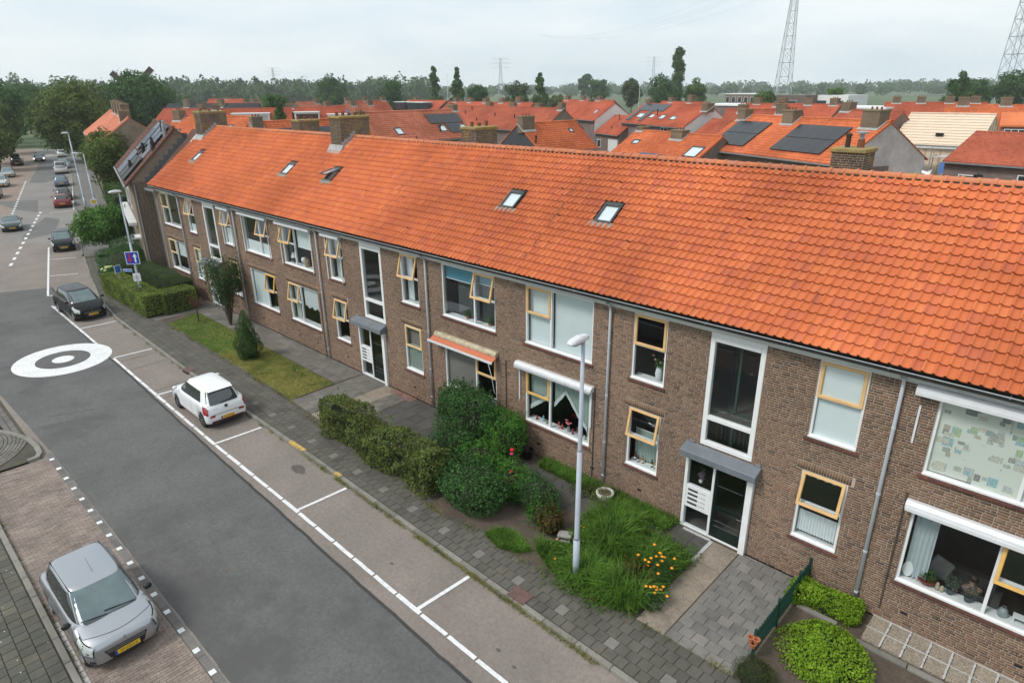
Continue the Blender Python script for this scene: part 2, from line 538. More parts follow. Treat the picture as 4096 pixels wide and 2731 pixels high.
ground = MB().quad((-3500,-3500,-.30),(3500,-3500,-.30),(3500,3500,-.30),(-3500,3500,-.30)).build('ground', M_GROUND)
ground['kind'] = 'structure'
KERB = [(-58.66,-1.89),(-51.07,-3.47),(-45.5,-4.55),(-40.6,-5.08),(-29.9,-5.36),(-20.7,-5.44),(-9.1,-5.62),(9,-5.82)]
FARK = [(-175,25.7),(-168.5,24.17),(-122.2,13.57),(-84.6,4.28),(-78.1,3.1),(-68.3,.4)] + KERB[:1]
FARL = [(-70,-5.2),(-84.3,-2.25),(-90.2,-.49),(-115.4,6.15),(-138.2,12.1),(-187.9,22.85)]
street = sheet('street', FARK + [tuple(p) for p in KERB[1:]] + [(9,-11.5),(-26,-11.9),(-40,-13.0),(-58,-11.5)] + FARL, ROADZ-.004, M_ASPHALT2)
# the far stretch of the street is older and greyer
MB().poly([(p[0],p[1],ROADZ) for p in [(-66,.15),(-70,-5.0),(-84.3,-2.0),(-90.2,-.3),(-115.4,6.3),(-138.2,12.2),(-187,22.9),(-175,25.5),(-122.2,13.4),(-84.6,4.1),(-78.1,2.9)]]).build('old_asphalt', M_ASPHALT3, street)
for pts in ([(-70,-3.6),(-72.5,-3.0),(-82,.9),(-79.5,1.6),(-71.5,-.8)], [(-86,1.1),(-96,3.3),(-99,-0.6),(-90,-.2)], [(-114,8.0),(-120,12.0),(-160,21.5),(-160,17.6),(-138,12.4),(-116,6.6)]):
    MB().poly([(p[0],p[1],ROADZ+.004) for p in pts]).build('asphalt_patch', M_PATCH, street)
RE = [rp(p) for p in [(-50.6,-5.87),(-48.5,-6.1),(-46.5,-6.4),(-44.5,-6.72),(-42.5,-6.95),(-40,-7.12),(-36.9,-7.24),(-31.3,-7.34),(-25.45,-7.56),(-8,-8.05),(9,-8.45)]]
LE = [rp(p) for p in [(9,-11.45),(-12.2,-11.57),(-17.4,-11.58),(-26,-11.60),(-32.74,-11.8),(-52,-12.6),(-51.8,-8.6)]]
# ragged asphalt edge
def ragged(pts, amp=.016, step=.35):
    out = []
    for (x0,y0),(x1,y1) in zip(pts, pts[1:]):
        n = max(1, int(abs(x1-x0)/step))
        for i in range(n):
            t = i/n; out.append((x0+(x1-x0)*t, y0+(y1-y0)*t + random.uniform(-amp, amp)))
    return out + [pts[-1]]
REr = ragged(RE); LEr = ragged(LE[:-2]) + LE[-2:]
road = sheet('road', REr + LEr, ROADZ, M_ASPHALT)
sm = MB()
for (x0,y0),(x1,y1) in zip(REr, REr[1:]):
    sm.quad((x0,y0-.03,ROADZ+.003),(x1,y1-.03,ROADZ+.003),(x1,y1+.06,ROADZ+.003),(x0,y0+.06,ROADZ+.003))
sm.build('tar_seam', M_TAR, road)
# cracks across the asphalt
for base in ((-29.5,-10.9,2.4,.35), (-28.7,-11.3,2.0,.42), (-38.5,-8.2,2.0,-.2), (-33,-11.2,1.6,-.5)):
    x, y, ln, sl = base; cm = MB(); px, py = x, y
    for i in range(14):
        qx = px + ln/14*sl + random.uniform(-.05,.05); qy = py + ln/14 + random.uniform(-.02,.02)
        w = random.uniform(.006,.013)
        cm.quad((px-w,py,ROADZ+.004),(px+w,py,ROADZ+.004),(qx+w,qy,ROADZ+.004),(qx-w,qy,ROADZ+.004)); px, py = qx, qy
    cm.build('crack', M_TAR, road)
# joints across the parking lane and a few oil stains
for X in (-38.6,-33.6,-32.2,-28.9,-27.9):
    y1 = interp(KERB, X)-.05; y0 = interp(RE, X*_k)+.05
    cm = MB(); n = 8
    for i in range(n):
        a = y0+(y1-y0)*i/n; b2 = y0+(y1-y0)*(i+1)/n
        cm.quad((X-.014,a,ROADZ+.002),(X+.014,a,ROADZ+.002),(X+.014,b2,ROADZ+.002),(X-.014,b2,ROADZ+.002))
    cm.build('asphalt_joint', M_TAR, street)
M_OIL = ground_mat('oil_stain', [(.085,.075,.066), (.15,.132,.118)], 2, 50, big=.3)
for (x, y, r_) in ((-18.6,-6.1,.26),(-5.95,-6.6,.26),(-12.4,-6.8,.05),(-8.2,-6.9,.05),(-7.6,-7.0,.045),(-15.5,-10.0,.11)):
    pts = []
    for k in range(18):
        a = 2*math.pi*k/18; q = r_*random.uniform(.75,1.15)
        pts.append((x+q*1.35*math.cos(a), y+q*.8*math.sin(a), ROADZ+.0045))
    MB().poly(pts).build('oil_stain', M_OIL, street)

# painted lines: the long line of the parking bays and the T lines
LINE = [(-45.62,-6.94),(-34.25,-7.15),(-28.13,-7.28),(-22.34,-7.38),(-16.44,-7.41),(-10.49,-7.49),(-7.42,-7.50),(9,-7.7)]
def strip(path, w, z, mat, name, parent, seg=None):
    b = MB()
    for (x0,y0),(x1,y1) in zip(path, path[1:]):
        d = Vector((x1-x0, y1-y0, 0)); n = Vector((-d.y, d.x, 0)).normalized()*w/2
        b.quad((x0-n.x,y0-n.y,z),(x1-n.x,y1-n.y,z),(x1+n.x,y1+n.y,z),(x0+n.x,y0+n.y,z))
    return b.build(name, mat, parent)
x = -45.9
while x < 8:
    ln = .93
    a = rp((x, interp(LINE, x))); b_ = rp((x+ln, interp(LINE, x+ln)))
    if not (-35.6 < x < -34.2):
        pth = [(a[0]+(b_[0]-a[0])*t, a[1]+(b_[1]-a[1])*t+random.uniform(-.005,.005)) for t in (0,.33,.66,1)]
        strip(pth, random.uniform(.105,.125), ROADZ+.008, M_LINE, 'parking_line', street)
    x += ln + .06
for X in (-40.0,-34.05,-28.13,-22.25,-16.36,-10.46,-4.6,1.3,7.2):
    y0 = interp(LINE, X)+.05; y1 = interp(KERB, X)-.18
    strip([rp((X-.02,y0)), rp((X+.03,(y0+y1)/2)), rp((X+.07,y1))], .11, ROADZ+.0085, M_LINE, 'bay_line', street)
strip([rp((-64.6,-2.8)), rp((-48.5,-6.55))], .12, ROADZ+.008, M_LINE, 'parking_line', street)
for a, b_ in (((-48.5,-6.5),(-47.4,-5.0)), ((-54,-5.25),(-53.2,-3.65)), ((-59.6,-3.9),(-58.8,-2.3)), ((-64.6,-2.8),(-63.9,-1.3)), ((-45.6,-6.9),(-44.6,-6.3))):
    strip([rp(a), rp(b_)], .11, ROADZ+.008, M_LINE, 'bay_line', street)
# dashed bend line and dashes of the far street
def dashes(a, b_, n, ln, w):
    for i in range(n):
        t = i/(n-1); p = (a[0]+(b_[0]-a[0])*t, a[1]+(b_[1]-a[1])*t)
        L_ = math.hypot(b_[0]-a[0], b_[1]-a[1]); dx, dy = (b_[0]-a[0])/L_*ln/2, (b_[1]-a[1])/L_*ln/2
        strip([(p[0]-dx,p[1]-dy),(p[0]+dx,p[1]+dy)], w, ROADZ+.008, M_LINE, 'road_dash', street)
dashes((-60.5,-6.2), (-85.5,1.2), 13, .95, .22)
dashes((-80,-2.7), (-118,6.6), 22, .8, .22)
strip([(-163.5,17.6),(-165.5,21.0)], .35, ROADZ+.008, M_LINE, 'road_dash', street)
strip([(-161.5,17.4),(-163.5,20.8)], .35, ROADZ+.008, M_LINE, 'road_dash', street)
strip([(-120,13.0),(-84.8,4.2)], .12, ROADZ+.008, M_LINE, 'parking_line', street)
strip([(-84.6,1.8),(-84.2,4.0)], .12, ROADZ+.008, M_LINE, 'bay_line', street)
# the painted target on the road
cx, cy_ = rp((-35.7,-8.86))
def annulus(r0, r1, name, nz):
    b = MB(); n = 72
    for i in range(n):
        a, c = 2*math.pi*i/n, 2*math.pi*(i+1)/n
        P = lambda r_, t: (cx+r_*1.06*math.cos(t), cy_+r_*math.sin(t), ROADZ+nz)
        if r0 == 0: b.poly([(cx,cy_,ROADZ+nz), P(r1,a), P(r1,c)])
        else: b.quad(P(r0,a), P(r1,a), P(r1,c), P(r0,c))
    return b.build(name, M_LINE, road)
annulus(1.14, 2.06, 'painted_ring', .010); annulus(0, .46, 'painted_dot', .010)

# ---- pieces laid one by one
def lay(parent, name, rects, mat, z, thick=.05, n_obj=300, gap=.006, mats=None, stuff_name=None):
    """rects: (x, y, w, d, rot). The pieces that show largest are objects, the rest one mesh."""
    rects = sorted(rects, key=lambda q: (not in_view((q[0],q[1],z)), (q[0]-CAMP.x)**2+(q[1]-CAMP.y)**2))
    cache = {}
    rng = random.Random(len(rects))
    big = MB()
    for i, (x, y, w, d, a, *ex) in enumerate(rects):
        mm = mats[ex[0]] if ex and mats else mat
        dz = rng.uniform(-.003, .003)
        if i < n_obj:
            key = (round(w,3), round(d,3), mm.name)
            if key not in cache:
                b = MB(); hw, hd = w/2-gap, d/2-gap; bv = min(.008, hw*.1)
                n = 0
                b.v = [(-hw,-hd,-thick),(hw,-hd,-thick),(hw,hd,-thick),(-hw,hd,-thick),(-hw,-hd,-bv),(hw,-hd,-bv),(hw,hd,-bv),(-hw,hd,-bv),
                       (-hw+bv,-hd+bv,0),(hw-bv,-hd+bv,0),(hw-bv,hd-bv,0),(-hw+bv,hd-bv,0)]
                b.f = [(8,9,10,11),(4,5,9,8),(5,6,10,9),(6,7,11,10),(7,4,8,11),(0,1,5,4),(1,2,6,5),(2,3,7,6),(3,0,4,7)]
                cache[key] = b.mesh(name, mm)
            o = mobj(name, cache[key], parent, (x, y, z+dz), (rng.uniform(-.004,.004), rng.uniform(-.004,.004), a))
        else:
            ca, sa = math.cos(a), math.sin(a); hw, hd = w/2-gap, d/2-gap
            P = [(x+ca*u-sa*v, y+sa*u+ca*v) for u, v in ((-hw,-hd),(hw,-hd),(hw,hd),(-hw,hd))]
            n = len(big.v); z1 = z+dz
            big.v += [(p[0],p[1],z1-.03) for p in P] + [(p[0],p[1],z1) for p in P]
            big.f += [(n+4,n+5,n+6,n+7),(n,n+1,n+5,n+4),(n+1,n+2,n+6,n+5),(n+2,n+3,n+7,n+6),(n+3,n,n+4,n+7)]
    if big.f:
        o = big.build(stuff_name or name+'s_beyond', mat, parent); o['kind'] = 'stuff'

# right-hand pavement
INNER = [(-60,-.9),(-52,-2.2),(-46,-3.0),(-38.6,-3.75),(-37.2,-3.52),(-23.5,-3.75),(-20.3,-4.1),(-14.2,-4.45),(-13,-4.6),(-11.4,-4.3),(-8,-4.5),(-6.6,-4.15),(-3.8,-4.03),(9,-4.1)]
pavement = sheet('pavement', [(p[0],p[1]+.02) for p in KERB] + list(reversed([(p[0],p[1]+.15) for p in INNER])), -.022, M_JOINT)
tiles = []
x = -57.5
i = 0
while x < 8.5:
    yk = interp(KERB, x)+.17; yi = interp(INNER, x)+.1
    sl = (interp(KERB, x+.5)-interp(KERB, x-.5))
    r_ = 0; y = yk + .15
    while y < yi+.08:
        xo = x + (.15 if r_ % 2 else 0)
        light = 1 if (r_ == 1 and i % 5 == 0 and x > -30) else 0
        tiles.append((xo, y, .30, .30, math.atan(sl), light))
        y += .30; r_ += 1
    x += .30; i += 1
lay(pavement, 'paving_tile', tiles, M_PAVER, 0.0, n_obj=300, mats=[M_PAVER, M_PAVER_L])
# kerb stones
def kerbs(poly, parent, step=1.0, w=.14, top=.012, mat=M_KERB, hgt=.3, name='kerb_stone'):
    me = MB().box(-step/2+.006,-w/2,-hgt, step/2-.006,w/2,0).mesh(name, mat)
    cum = [0]
    for a, b_ in zip(poly, poly[1:]): cum.append(cum[-1]+math.hypot(b_[0]-a[0], b_[1]-a[1]))
    s = step/2
    while s < cum[-1]:
        for k in range(len(poly)-1):
            if cum[k] <= s <= cum[k+1]:
                t = (s-cum[k])/(cum[k+1]-cum[k]); a, b_ = poly[k], poly[k+1]
                ang = math.atan2(b_[1]-a[1], b_[0]-a[0])
                o = mobj(name, me, parent, (a[0]+(b_[0]-a[0])*t, a[1]+(b_[1]-a[1])*t, top+random.uniform(-.006,.006)), (0,0,ang)); bevel(o, .012)
                break
        s += step
kerbs([(p[0],p[1]+.07) for p in KERB], pavement)
MB().box(-.5,-.072,-.08,.5,.075,.003).build('yellow_paint', flat('yellow_paint', (.55,.36,.08), .8, .2, 8, dirt=((.24,.2,.15), 6, .5)), pavement, (-19.9,interp(KERB,-19.9)+.07,.018))
MB().box(-.15,-.072,-.08,.15,.075,.003).build('yellow_paint', MATS['yellow_paint'], pavement, (-17.2,interp(KERB,-17.2)+.07,.018))
# far pavement along the side of the street
sheet('far_pavement', [(p[0],p[1]+.1) for p in FARK] + [(-58,2.0),(-66,3.6),(-77,6.2),(-84,7.4),(-122,16.6),(-168,27)], -.005, paver_mat('far_pavement', [(.16,.155,.145),(.18,.175,.165)]))
kerbs(FARK, MB().box(-60,-1.6,-.3,-59.9,-1.5,-.25).build('far_kerb', M_KERB), step=2.2)
bpy.data.objects['far_kerb']['kind'] = 'structure'

# left-hand parking lane of brick pavers, pavement and rounded corner
brick_lane = sheet('brick_parking_lane', [(9,-11.45),(9,-13.8),(-26.2,-13.8),(-26.2,-11.95)], ROADZ-.02, M_JOINT)
pv = []
for row in range(0, 18):
    pass
y = -13.72
r_ = 0
xx = -25.9
while xx < -3:
    # rows of bricks run across the lane
    ya = -13.78 - (.106 if r_ % 2 else 0)
    while ya < -11.80:
        y0_, y1_ = max(ya, -13.78), min(ya+.212, -11.79)
        if y1_-y0_ > .03: pv.append((xx, (y0_+y1_)/2, .090, round(y1_-y0_,3), 0))
        ya += .212
    xx += .09; r_ += 1
lay(brick_lane, 'paving_brick', pv, M_KLINKER, ROADZ, n_obj=300, gap=.003)
pe = []
xx = -26.2
while xx < 0:
    pe.append((xx, -11.685, .10, .20, 0)); xx += .101
lay(brick_lane, 'edge_brick', pe, M_KLINKER_D, ROADZ, n_obj=120, gap=.003)
me = MB().box(-.075,-.07,-.05,.075,.07,.004).mesh('white_block', M_LINE)
for k in range(22):
    x, y = rp((-25.43+k*.873, -11.70)); mobj('white_block', me, brick_lane, (x, -11.70, ROADZ+.004))
left_pave = sheet('left_pavement', [(9,-13.8),(9,-20),(-30,-20),(-30,-13.9)], -.03, M_JOINT)
lt = []
for a in range(int(29/.3)):
    for b_ in range(16):
        lt.append((-28.5+a*.30, -14.10-b_*.30 , .30, .30, 0)) if b_ % 1 == 0 else None
lay(left_pave, 'old_paving_tile', [(x+(.15 if k % 2 else 0), y, w, d, a) for k, (x, y, w, d, a) in enumerate(lt)], M_OLDPAV, 0.0, n_obj=300)
kerbs([(-26,-13.85),(9,-13.85)], left_pave)
wb = [(-16.6+k*.21, -13.70, .20, .12, 0) for k in range(60)]
lay(left_pave, 'channel_block', wb, paver_mat('white_channel_block', [(.40,.38,.36),(.52,.50,.48),(.46,.44,.42)], moss=.2), ROADZ+.012, n_obj=60, thick=.06)
# rounded corner pavement with curved rows of pavers
CORN = [(-33,-12.9),(-31.2,-12.75),(-29.4,-12.48),(-28.66,-12.12),(-27.8,-11.86),(-27.0,-11.78),(-26.3,-11.82),(-25.98,-11.98),(-25.92,-12.3),(-25.95,-13.9),(-33,-13.9)]
corner = sheet('corner_pavement', CORN, -.03, M_JOINT)
cp = []
cc = (-28.6,-14.6)
for ring in range(7):
    rr_ = 2.72 - ring*.125
    n = int(rr_*math.pi*1.1/.22)
    for k in range(n):
        a = -.05 + k*.22/rr_
        X, Y = cc[0]+rr_*math.cos(a)*1.0, cc[1]+rr_*math.sin(a)
        if X < -26.05 and Y < interp(CORN[:8], X)-.12: cp.append((X, Y, .12, .215, a))
for a in range(20):
    for b_ in range(8):
        X, Y = -30.8+a*.3+(.15 if b_ % 2 else 0), -14.4+b_*.3
        if math.hypot(X-cc[0], Y-cc[1]) < 1.85-.2 : cp.append((X, Y, .30, .30, 0))
lay(corner, 'paving_tile', cp, M_PATH, 0.0, n_obj=300)
kb = MB()
o_, i_ = CORN[:9], []
for k, p in enumerate(o_):
    a = o_[max(k-1,0)]; b_ = o_[min(k+1,len(o_)-1)]
    d = Vector((b_[0]-a[0], b_[1]-a[1])).normalized(); i_.append((p[0]+d.y*.17, p[1]-d.x*.17))
for k in range(len(o_)-1):
    MB().hexa([(*o_[k],-.3),(*i_[k],-.3),(*i_[k+1],-.3),(*o_[k+1],-.3),(*o_[k],.012),(*i_[k],.012),(*i_[k+1],.012),(*o_[k+1],.012)]).build('kerb_stone', M_KERB, corner)
dark_pave = sheet('side_street', [(-27.2,-11.9),(-29,-12.3),(-33,-12.75),(-60,-13.2),(-60,-11.6),(-45,-11.8),(-33,-11.9)], ROADZ-.001, M_JOINT)
hb = []
for a in range(60):
    for b_ in range(12):
        X, Y = -33.5+a*.11, -12.7+b_*.10
        top = -12.06; bot = interp(CORN[:8], X)+.06
        if bot < Y < top and (b_ % 2 == 0): hb.append((X+(.05 if b_ % 4 else 0), Y, .105, .19, .35))
lay(dark_pave, 'paving_brick', hb, M_KLINKER_D, ROADZ+.012, n_obj=300, gap=.004)
# brick strip along the left of the far street
sheet('far_parking_lane', [(-76,-7.5),(-70,-5.2)] + FARL[1:] + [(-188,17),(-138,7),(-90,-5)], ROADZ-.006, paver_mat('far_brick_lane', [(.24,.18,.145),(.27,.205,.165)]))
sheet('far_verge', [(-90,-5),(-138,7),(-188,17),(-260,30),(-260,-40),(-80,-40),(-76,-7.5)], -.10, ground_mat('verge_grass', [(.05,.075,.02),(.08,.105,.035)], .3, 3, patch=((.15,.14,.11), .07, .55, .5)))

# front gardens: paths, lawn, soil
garden = sheet('front_garden', [(-38.4,-3.6),(-37.2,-3.42),(-23.5,-3.66),(-20.3,-4.0),(-14.2,-4.35),(-13,-4.5),(-11.4,-4.2),(-8,-4.4),(-6.6,-4.06),(-3.8,-3.96),(9,-4.0),(9,-.02),(-45.4,-.02),(-50,-.5),(-47,-2.6)], -.012, M_SOIL)
def paved(name, poly_x, poly_y, w, d, mat, z=0.0, stag=True, n_obj=120, gap=.006, piece='slab', jit=0):
    base = sheet(name, [(poly_x[0],poly_y[0]),(poly_x[1],poly_y[0]),(poly_x[1],poly_y[1]),(poly_x[0],poly_y[1])], z-.012, M_JOINT)
    out = []; r_ = 0; y = poly_y[0]
    while y < poly_y[1]-.02:
        dd = min(d, poly_y[1]-y); x = poly_x[0] - (w/2 if stag and r_ % 2 else 0)
        while x < poly_x[1]-.02:
            x0, x1 = max(x, poly_x[0]), min(x+w, poly_x[1])
            if x1-x0 > .04: out.append(((x0+x1)/2, y+dd/2, x1-x0, dd, random.uniform(-jit, jit)))
            x += w
        y += d; r_ += 1
    lay(base, piece, out, mat, z, n_obj=n_obj, gap=gap)
    return base
paved('patio', (-5.58,-3.88), (-4.0,-.03), .34, .30, M_PATIO, .004, n_obj=300, gap=.005, jit=.006)
paved('garden_path', (-38.2,-23.6), (-1.45,-.03), .60, .40, M_PATH, .004, piece='slab', jit=.01)
paved('entrance_path', (-23.45,-19.95), (-3.7,-.03), .42, .42, M_PATH, .006, piece='slab', jit=.01)
paved('dark_path', (-19.9,-13.8), (-2.7,-.03), .62, .62, M_PATHD, .003, stag=False, piece='slab', jit=.006)
paved('red_border', (-19.9,-14.5), (-3.2,-2.72), .21, .10, M_REDPAV, .004, piece='paver')
paved('wall_path', (-13.5,-9.4), (-1.75,-.55), .62, .60, M_PATHD, .004, stag=False, piece='slab', jit=.01)
paved('door_landing', (-7.9,-6.42), (-1.12,-.05), .52, .52, M_PATHD, .004, stag=False, piece='slab', jit=.01)
b = paved('door_path', (-6.36,-5.60), (-4.02,-.1), .76, .95, M_WASHED, .006, stag=False, piece='slab')
paved('house_path', (-39.4,-38.3), (-3.7,-.03), .5, .5, M_PATH, .006, piece='slab', jit=.01)
b = paved('washed_path', (-21.75,-20.85), (-3.75,-.1), .9, .6, M_WASHED, .012, stag=False, piece='slab')
paved('red_step', (-21.3,-19.7), (-.42,-.03), .21, .10, M_REDPAV, .010, piece='paver')
M_EDGEW = flat('white_edging', (.50,.50,.49), .8, .1, 6)
e_ = thing('path_edging', 'thin white concrete edging round the dark door landing slabs', 'edging', (-6.39,-.2,0))
MB().box(-.05,-1.05,-.1,.05,.05,.03).build('edge_band', M_EDGEW, e_)
MB().box(-1.25,-1.12,-.1,-.055,-1.01,.03).build('edge_band', M_EDGEW, e_)
MB().box(-.9,.02,-.1,-.055,.10,.03).build('edge_band', M_EDGEW, e_)
# pebble slabs with white joints by the right-hand window
slabs = thing('pebble_slab_path', 'row of exposed pebble slabs with white joints under the living room window', 'path', (-.6,-.5,0))
ks = 0
for k in range(11):
    for r_ in range(2):
        x0 = -2.22+k*.425; y0 = -1.0+r_*.49
        if k == 0 and r_ == 1: x0 = -2.22
        MB().box(x0+.02,y0+.02,-.1,x0+.405,y0+.47,.035).build('slab', M_GRAVEL, slabs, (.6,.5,0))
        mb = MB()
        for t in range(6):
            w1 = random.uniform(.012,.03)
            mb.quad((x0+.41-w1,y0+t*.082,.039),(x0+.41+w1,y0+t*.082,.039),(x0+.41+random.uniform(.01,.03),y0+.082+t*.082,.039),(x0+.41-random.uniform(.01,.03),y0+.082+t*.082,.039))
        w1 = random.uniform(.012,.022)
        mb.quad((x0,y0+.485-w1,.0385),(x0+.42,y0+.485-w1,.0385),(x0+.42,y0+.485+w1,.0385),(x0,y0+.485+w1,.0385))
        mb.build('white_joint', M_EDGEW, slabs, (.6,.5,0))
for (x0,x1,y) in ((-3.69,-2.75,-.93),(-2.25,-1.2,-1.14),(-1.18,-.1,-1.15),(-.08,1.0,-1.16),(1.02,2.1,-1.17)):
    o = MB().box(x0,y-.07,-.15,x1,y+.07,.05).build('edging_stone', M_KERB, garden); bevel(o, .012)
# ------------------------------------------------------------------ the long apartment building
EAVE_Y, EAVE_Z, RIDGE_Y, RIDGE_Z = -.42, 6.50, 4.02, 9.84
PITCH = math.atan2(RIDGE_Z-EAVE_Z, RIDGE_Y-EAVE_Y)
SLOPE = math.hypot(RIDGE_Z-EAVE_Z, RIDGE_Y-EAVE_Y)
BX0, BX1 = -45.35, 5.6
bld = thing('apartment_building', 'long two storey brown brick apartment block with orange pantile roof along the street', 'building', (0,0,0))

M_BRICK = brick_mat('facade_brick', [(.155,.094,.064),(.255,.16,.10),(.205,.124,.082),(.30,.195,.125),(.112,.072,.054),(.27,.158,.105),(.24,.14,.085),(.19,.112,.076)])
M_SOLDIER = brick_mat('soldier_brick', [(.19,.115,.075),(.26,.165,.10),(.22,.135,.085)])
M_CHIMB = brick_mat('chimney_brick', [(.09,.072,.05),(.15,.12,.085),(.115,.088,.06),(.17,.125,.085)], stain=.5, moss=.6)
M_TILE = tile_mat('roof_pantile', [(.58,.150,.050),(.63,.172,.058),(.56,.140,.050),(.60,.158,.052),(.51,.130,.062),(.66,.19,.066),(.59,.155,.052),(.55,.145,.068)], lichen=.65, streak=.75)
M_RIDGE = tile_mat('ridge_clay', [(.56,.18,.08),(.50,.19,.11),(.60,.20,.08)], lichen=.8, moss=.55, streak=.2)
M_SILLT = brick_mat('sill_tile', [(.115,.045,.035),(.15,.06,.045),(.10,.04,.034)], stain=.3)
M_MOSSCAP = flat('mossy_concrete', (.27,.225,.10), .95, .3, 5, dirt=((.36,.23,.03), 3, .5), bumpy=.6)
M_DARKPIPE = flat('dark_pipe', (.07,.06,.05), .6, .2, 5)
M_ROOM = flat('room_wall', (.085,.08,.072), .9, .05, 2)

# openings: (x0, x1, z0, z1)
ZL, ZU = (1.22, 3.19), (4.10, 6.11)
STAIRS = [-38.52, -22.99, -7.13]
DOORS = [-39.30, -23.62, -7.48]
SMALL = [(-40.98,-39.95),(-36.1,-35.02),(-25.47,-24.38),(-20.3,-19.2),(-9.5,-8.4),(-4.41,-3.32)]
LARGE = [(-44.95,-42.28,'L'),(-33.65,-30.9,'R'),(-29.6,-26.85,'L'),(-17.83,-15.05,'R'),(-13.66,-10.9,'L'),(-1.97,.80,'R'),(2.2,5.0,'L')]
openings = []
for a in SMALL + [(l[0], l[1]) for l in LARGE]:
    openings += [(a[0],a[1],*ZL), (a[0],a[1],*ZU)]
for s_ in STAIRS: openings.append((s_, s_+1.47, 2.84, 6.12))
for d_ in DOORS: openings.append((d_, d_+2.0, 0.0, 2.42))

def wall_cells(x0, x1, z0, z1, opn, y0, y1):
    xs = sorted({x0, x1, *[o[0] for o in opn], *[o[1] for o in opn]}); zs = sorted({z0, z1, *[o[2] for o in opn], *[o[3] for o in opn]})
    b = MB()
    for a, c in zip(xs, xs[1:]):
        for d, e in zip(zs, zs[1:]):
            mx, mz = (a+c)/2, (d+e)/2
            if any(o[0] < mx < o[1] and o[2] < mz < o[3] for o in opn): continue
            b.box(a, y0, d, c, y1, e)
    return b
wall = wall_cells(BX0, BX1, 0.0, 6.45, openings, .006, .24).build('wall', M_MORTAR, bld)

def course_bricks(x0, x1, z0, z1, opn, course=.0635, joint=.0132, rng=None, skip=None):
    """running bond with headers: list of (xa, xb, za, zb)"""
    rng = rng or random.Random(3); out = []
    n = int(round((z1-z0)/course))
    for k in range(n):
        za = z0 + k*course + joint/2; zb = za + course - joint; zm = (za+zb)/2
        cuts = sorted([(o[0], o[1]) for o in opn if o[2]-.01 < zm < o[3]+.01])
        segs = []; cur = x0
        for a, c in cuts:
            if a > cur: segs.append((cur, min(a, x1)))
            cur = max(cur, c)
        if cur < x1: segs.append((cur, x1))
        for a, c in segs:
            x = a; first = True
            while x < c-.03:
                ln = rng.choice((.21,.21,.21,.10)) if not first else rng.choice((.21,.15,.10,.05))
                first = False
                xe = min(x+ln, c)
                if c-xe < .05: xe = c
                out.append((x+joint/2, xe-joint/2, za, zb))
                x = xe + .0
        # joint taken up inside the bricks
    return out
sold = []
for a in SMALL + [(l[0], l[1]) for l in LARGE]:
    sold.append((a[0]-.12, a[1]+.12, 3.19, 3.42))
bricks = course_bricks(BX0, BX1, 0.0, 6.12, openings + sold)
def bricks_mesh(B, y0, y1, rng):
    B = np.array(B); n = len(B)
    yj = y0 + rng.uniform(-.0015, .0015, n)
    V = np.empty((n, 8, 3)); xa, xb, za, zb = B.T
    for i, (X, Zz, Y) in enumerate(((xa,za,yj),(xb,za,yj),(xb,zb,yj),(xa,zb,yj),(xa,za,y1),(xb,za,y1),(xb,zb,y1),(xa,zb,y1))):
        V[:,i,0] = X; V[:,i,1] = Y; V[:,i,2] = Zz
    base = np.array([(0,1,2,3),(4,5,1,0),(1,5,6,2),(3,2,6,7),(4,0,3,7)])
    Q = (base[None] + (np.arange(n)*8)[:,None,None]).reshape(-1, 4)
    return V.reshape(-1,3), Q
vis = sorted(range(len(bricks)), key=lambda i: (not in_view(((bricks[i][0]+bricks[i][1])/2,0,bricks[i][2]),-20), -(bricks[i][1]-bricks[i][0] > .2), (bricks[i][0]-CAMP.x)**2 + CAMP.y**2 + (bricks[i][2]-CAMP.z)**2))
near, rest = vis[:300], vis[300:]
V_, Q_ = bricks_mesh([bricks[i] for i in rest], 0.0, .012, RNG)
o = mobj('brickwork', np_mesh('brickwork', V_, Q_, M_BRICK), wall); o['kind'] = 'stuff'
bm_cache = {}
for i in near:
    xa, xb, za, zb = bricks[i]; key = (round(xb-xa,3), round(zb-za,3))
    if key not in bm_cache:
        V2, Q2 = bricks_mesh([(-key[0]/2, key[0]/2, -key[1]/2, key[1]/2)], 0.0, .012, RNG)
        bm_cache[key] = np_mesh('brick', V2, Q2, M_BRICK)
    mobj('brick', bm_cache[key], wall, ((xa+xb)/2, random.uniform(-.0015,.0015), (za+zb)/2))
# soldier courses over the lower windows
for s_ in sold:
    n = int((s_[1]-s_[0])/.0635); B = [(s_[0]+k*.0635+.006, s_[0]+(k+1)*.0635-.006, s_[2]+.006, s_[3]-.004) for k in range(n)]
    V2, Q2 = bricks_mesh(B, -.002, .012, RNG)
    o = mobj('soldier_course', np_mesh('soldier_course', V2, Q2, M_SOLDIER), wall); o['kind'] = 'stuff'
# other walls and floors
bw = MB()
bw.box(BX0, 7.9, 0, BX1, 8.1, 6.45)
for X in (BX0, BX1-.2):
    bw.box(X, .245, 0, X+.2, 7.9, 6.45)
bw.build('rear_wall', M_BRICK, bld)
for X, dr in ((BX0, 1), (BX1-.2, -1)):
    MB().extrude([(X,.0,6.40),(X,8.05,6.40),(X,RIDGE_Y,RIDGE_Z-.18)], (.2,0,0)).build('gable', M_BRICK, bld)
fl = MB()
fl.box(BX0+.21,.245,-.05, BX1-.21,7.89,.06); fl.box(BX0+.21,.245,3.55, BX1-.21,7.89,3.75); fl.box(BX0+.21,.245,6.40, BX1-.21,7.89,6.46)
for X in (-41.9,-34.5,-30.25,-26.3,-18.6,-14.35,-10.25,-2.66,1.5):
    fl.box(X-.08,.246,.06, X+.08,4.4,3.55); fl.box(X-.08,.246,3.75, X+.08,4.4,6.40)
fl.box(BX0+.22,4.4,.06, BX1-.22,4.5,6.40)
fl.build('interior', M_ROOM, bld)

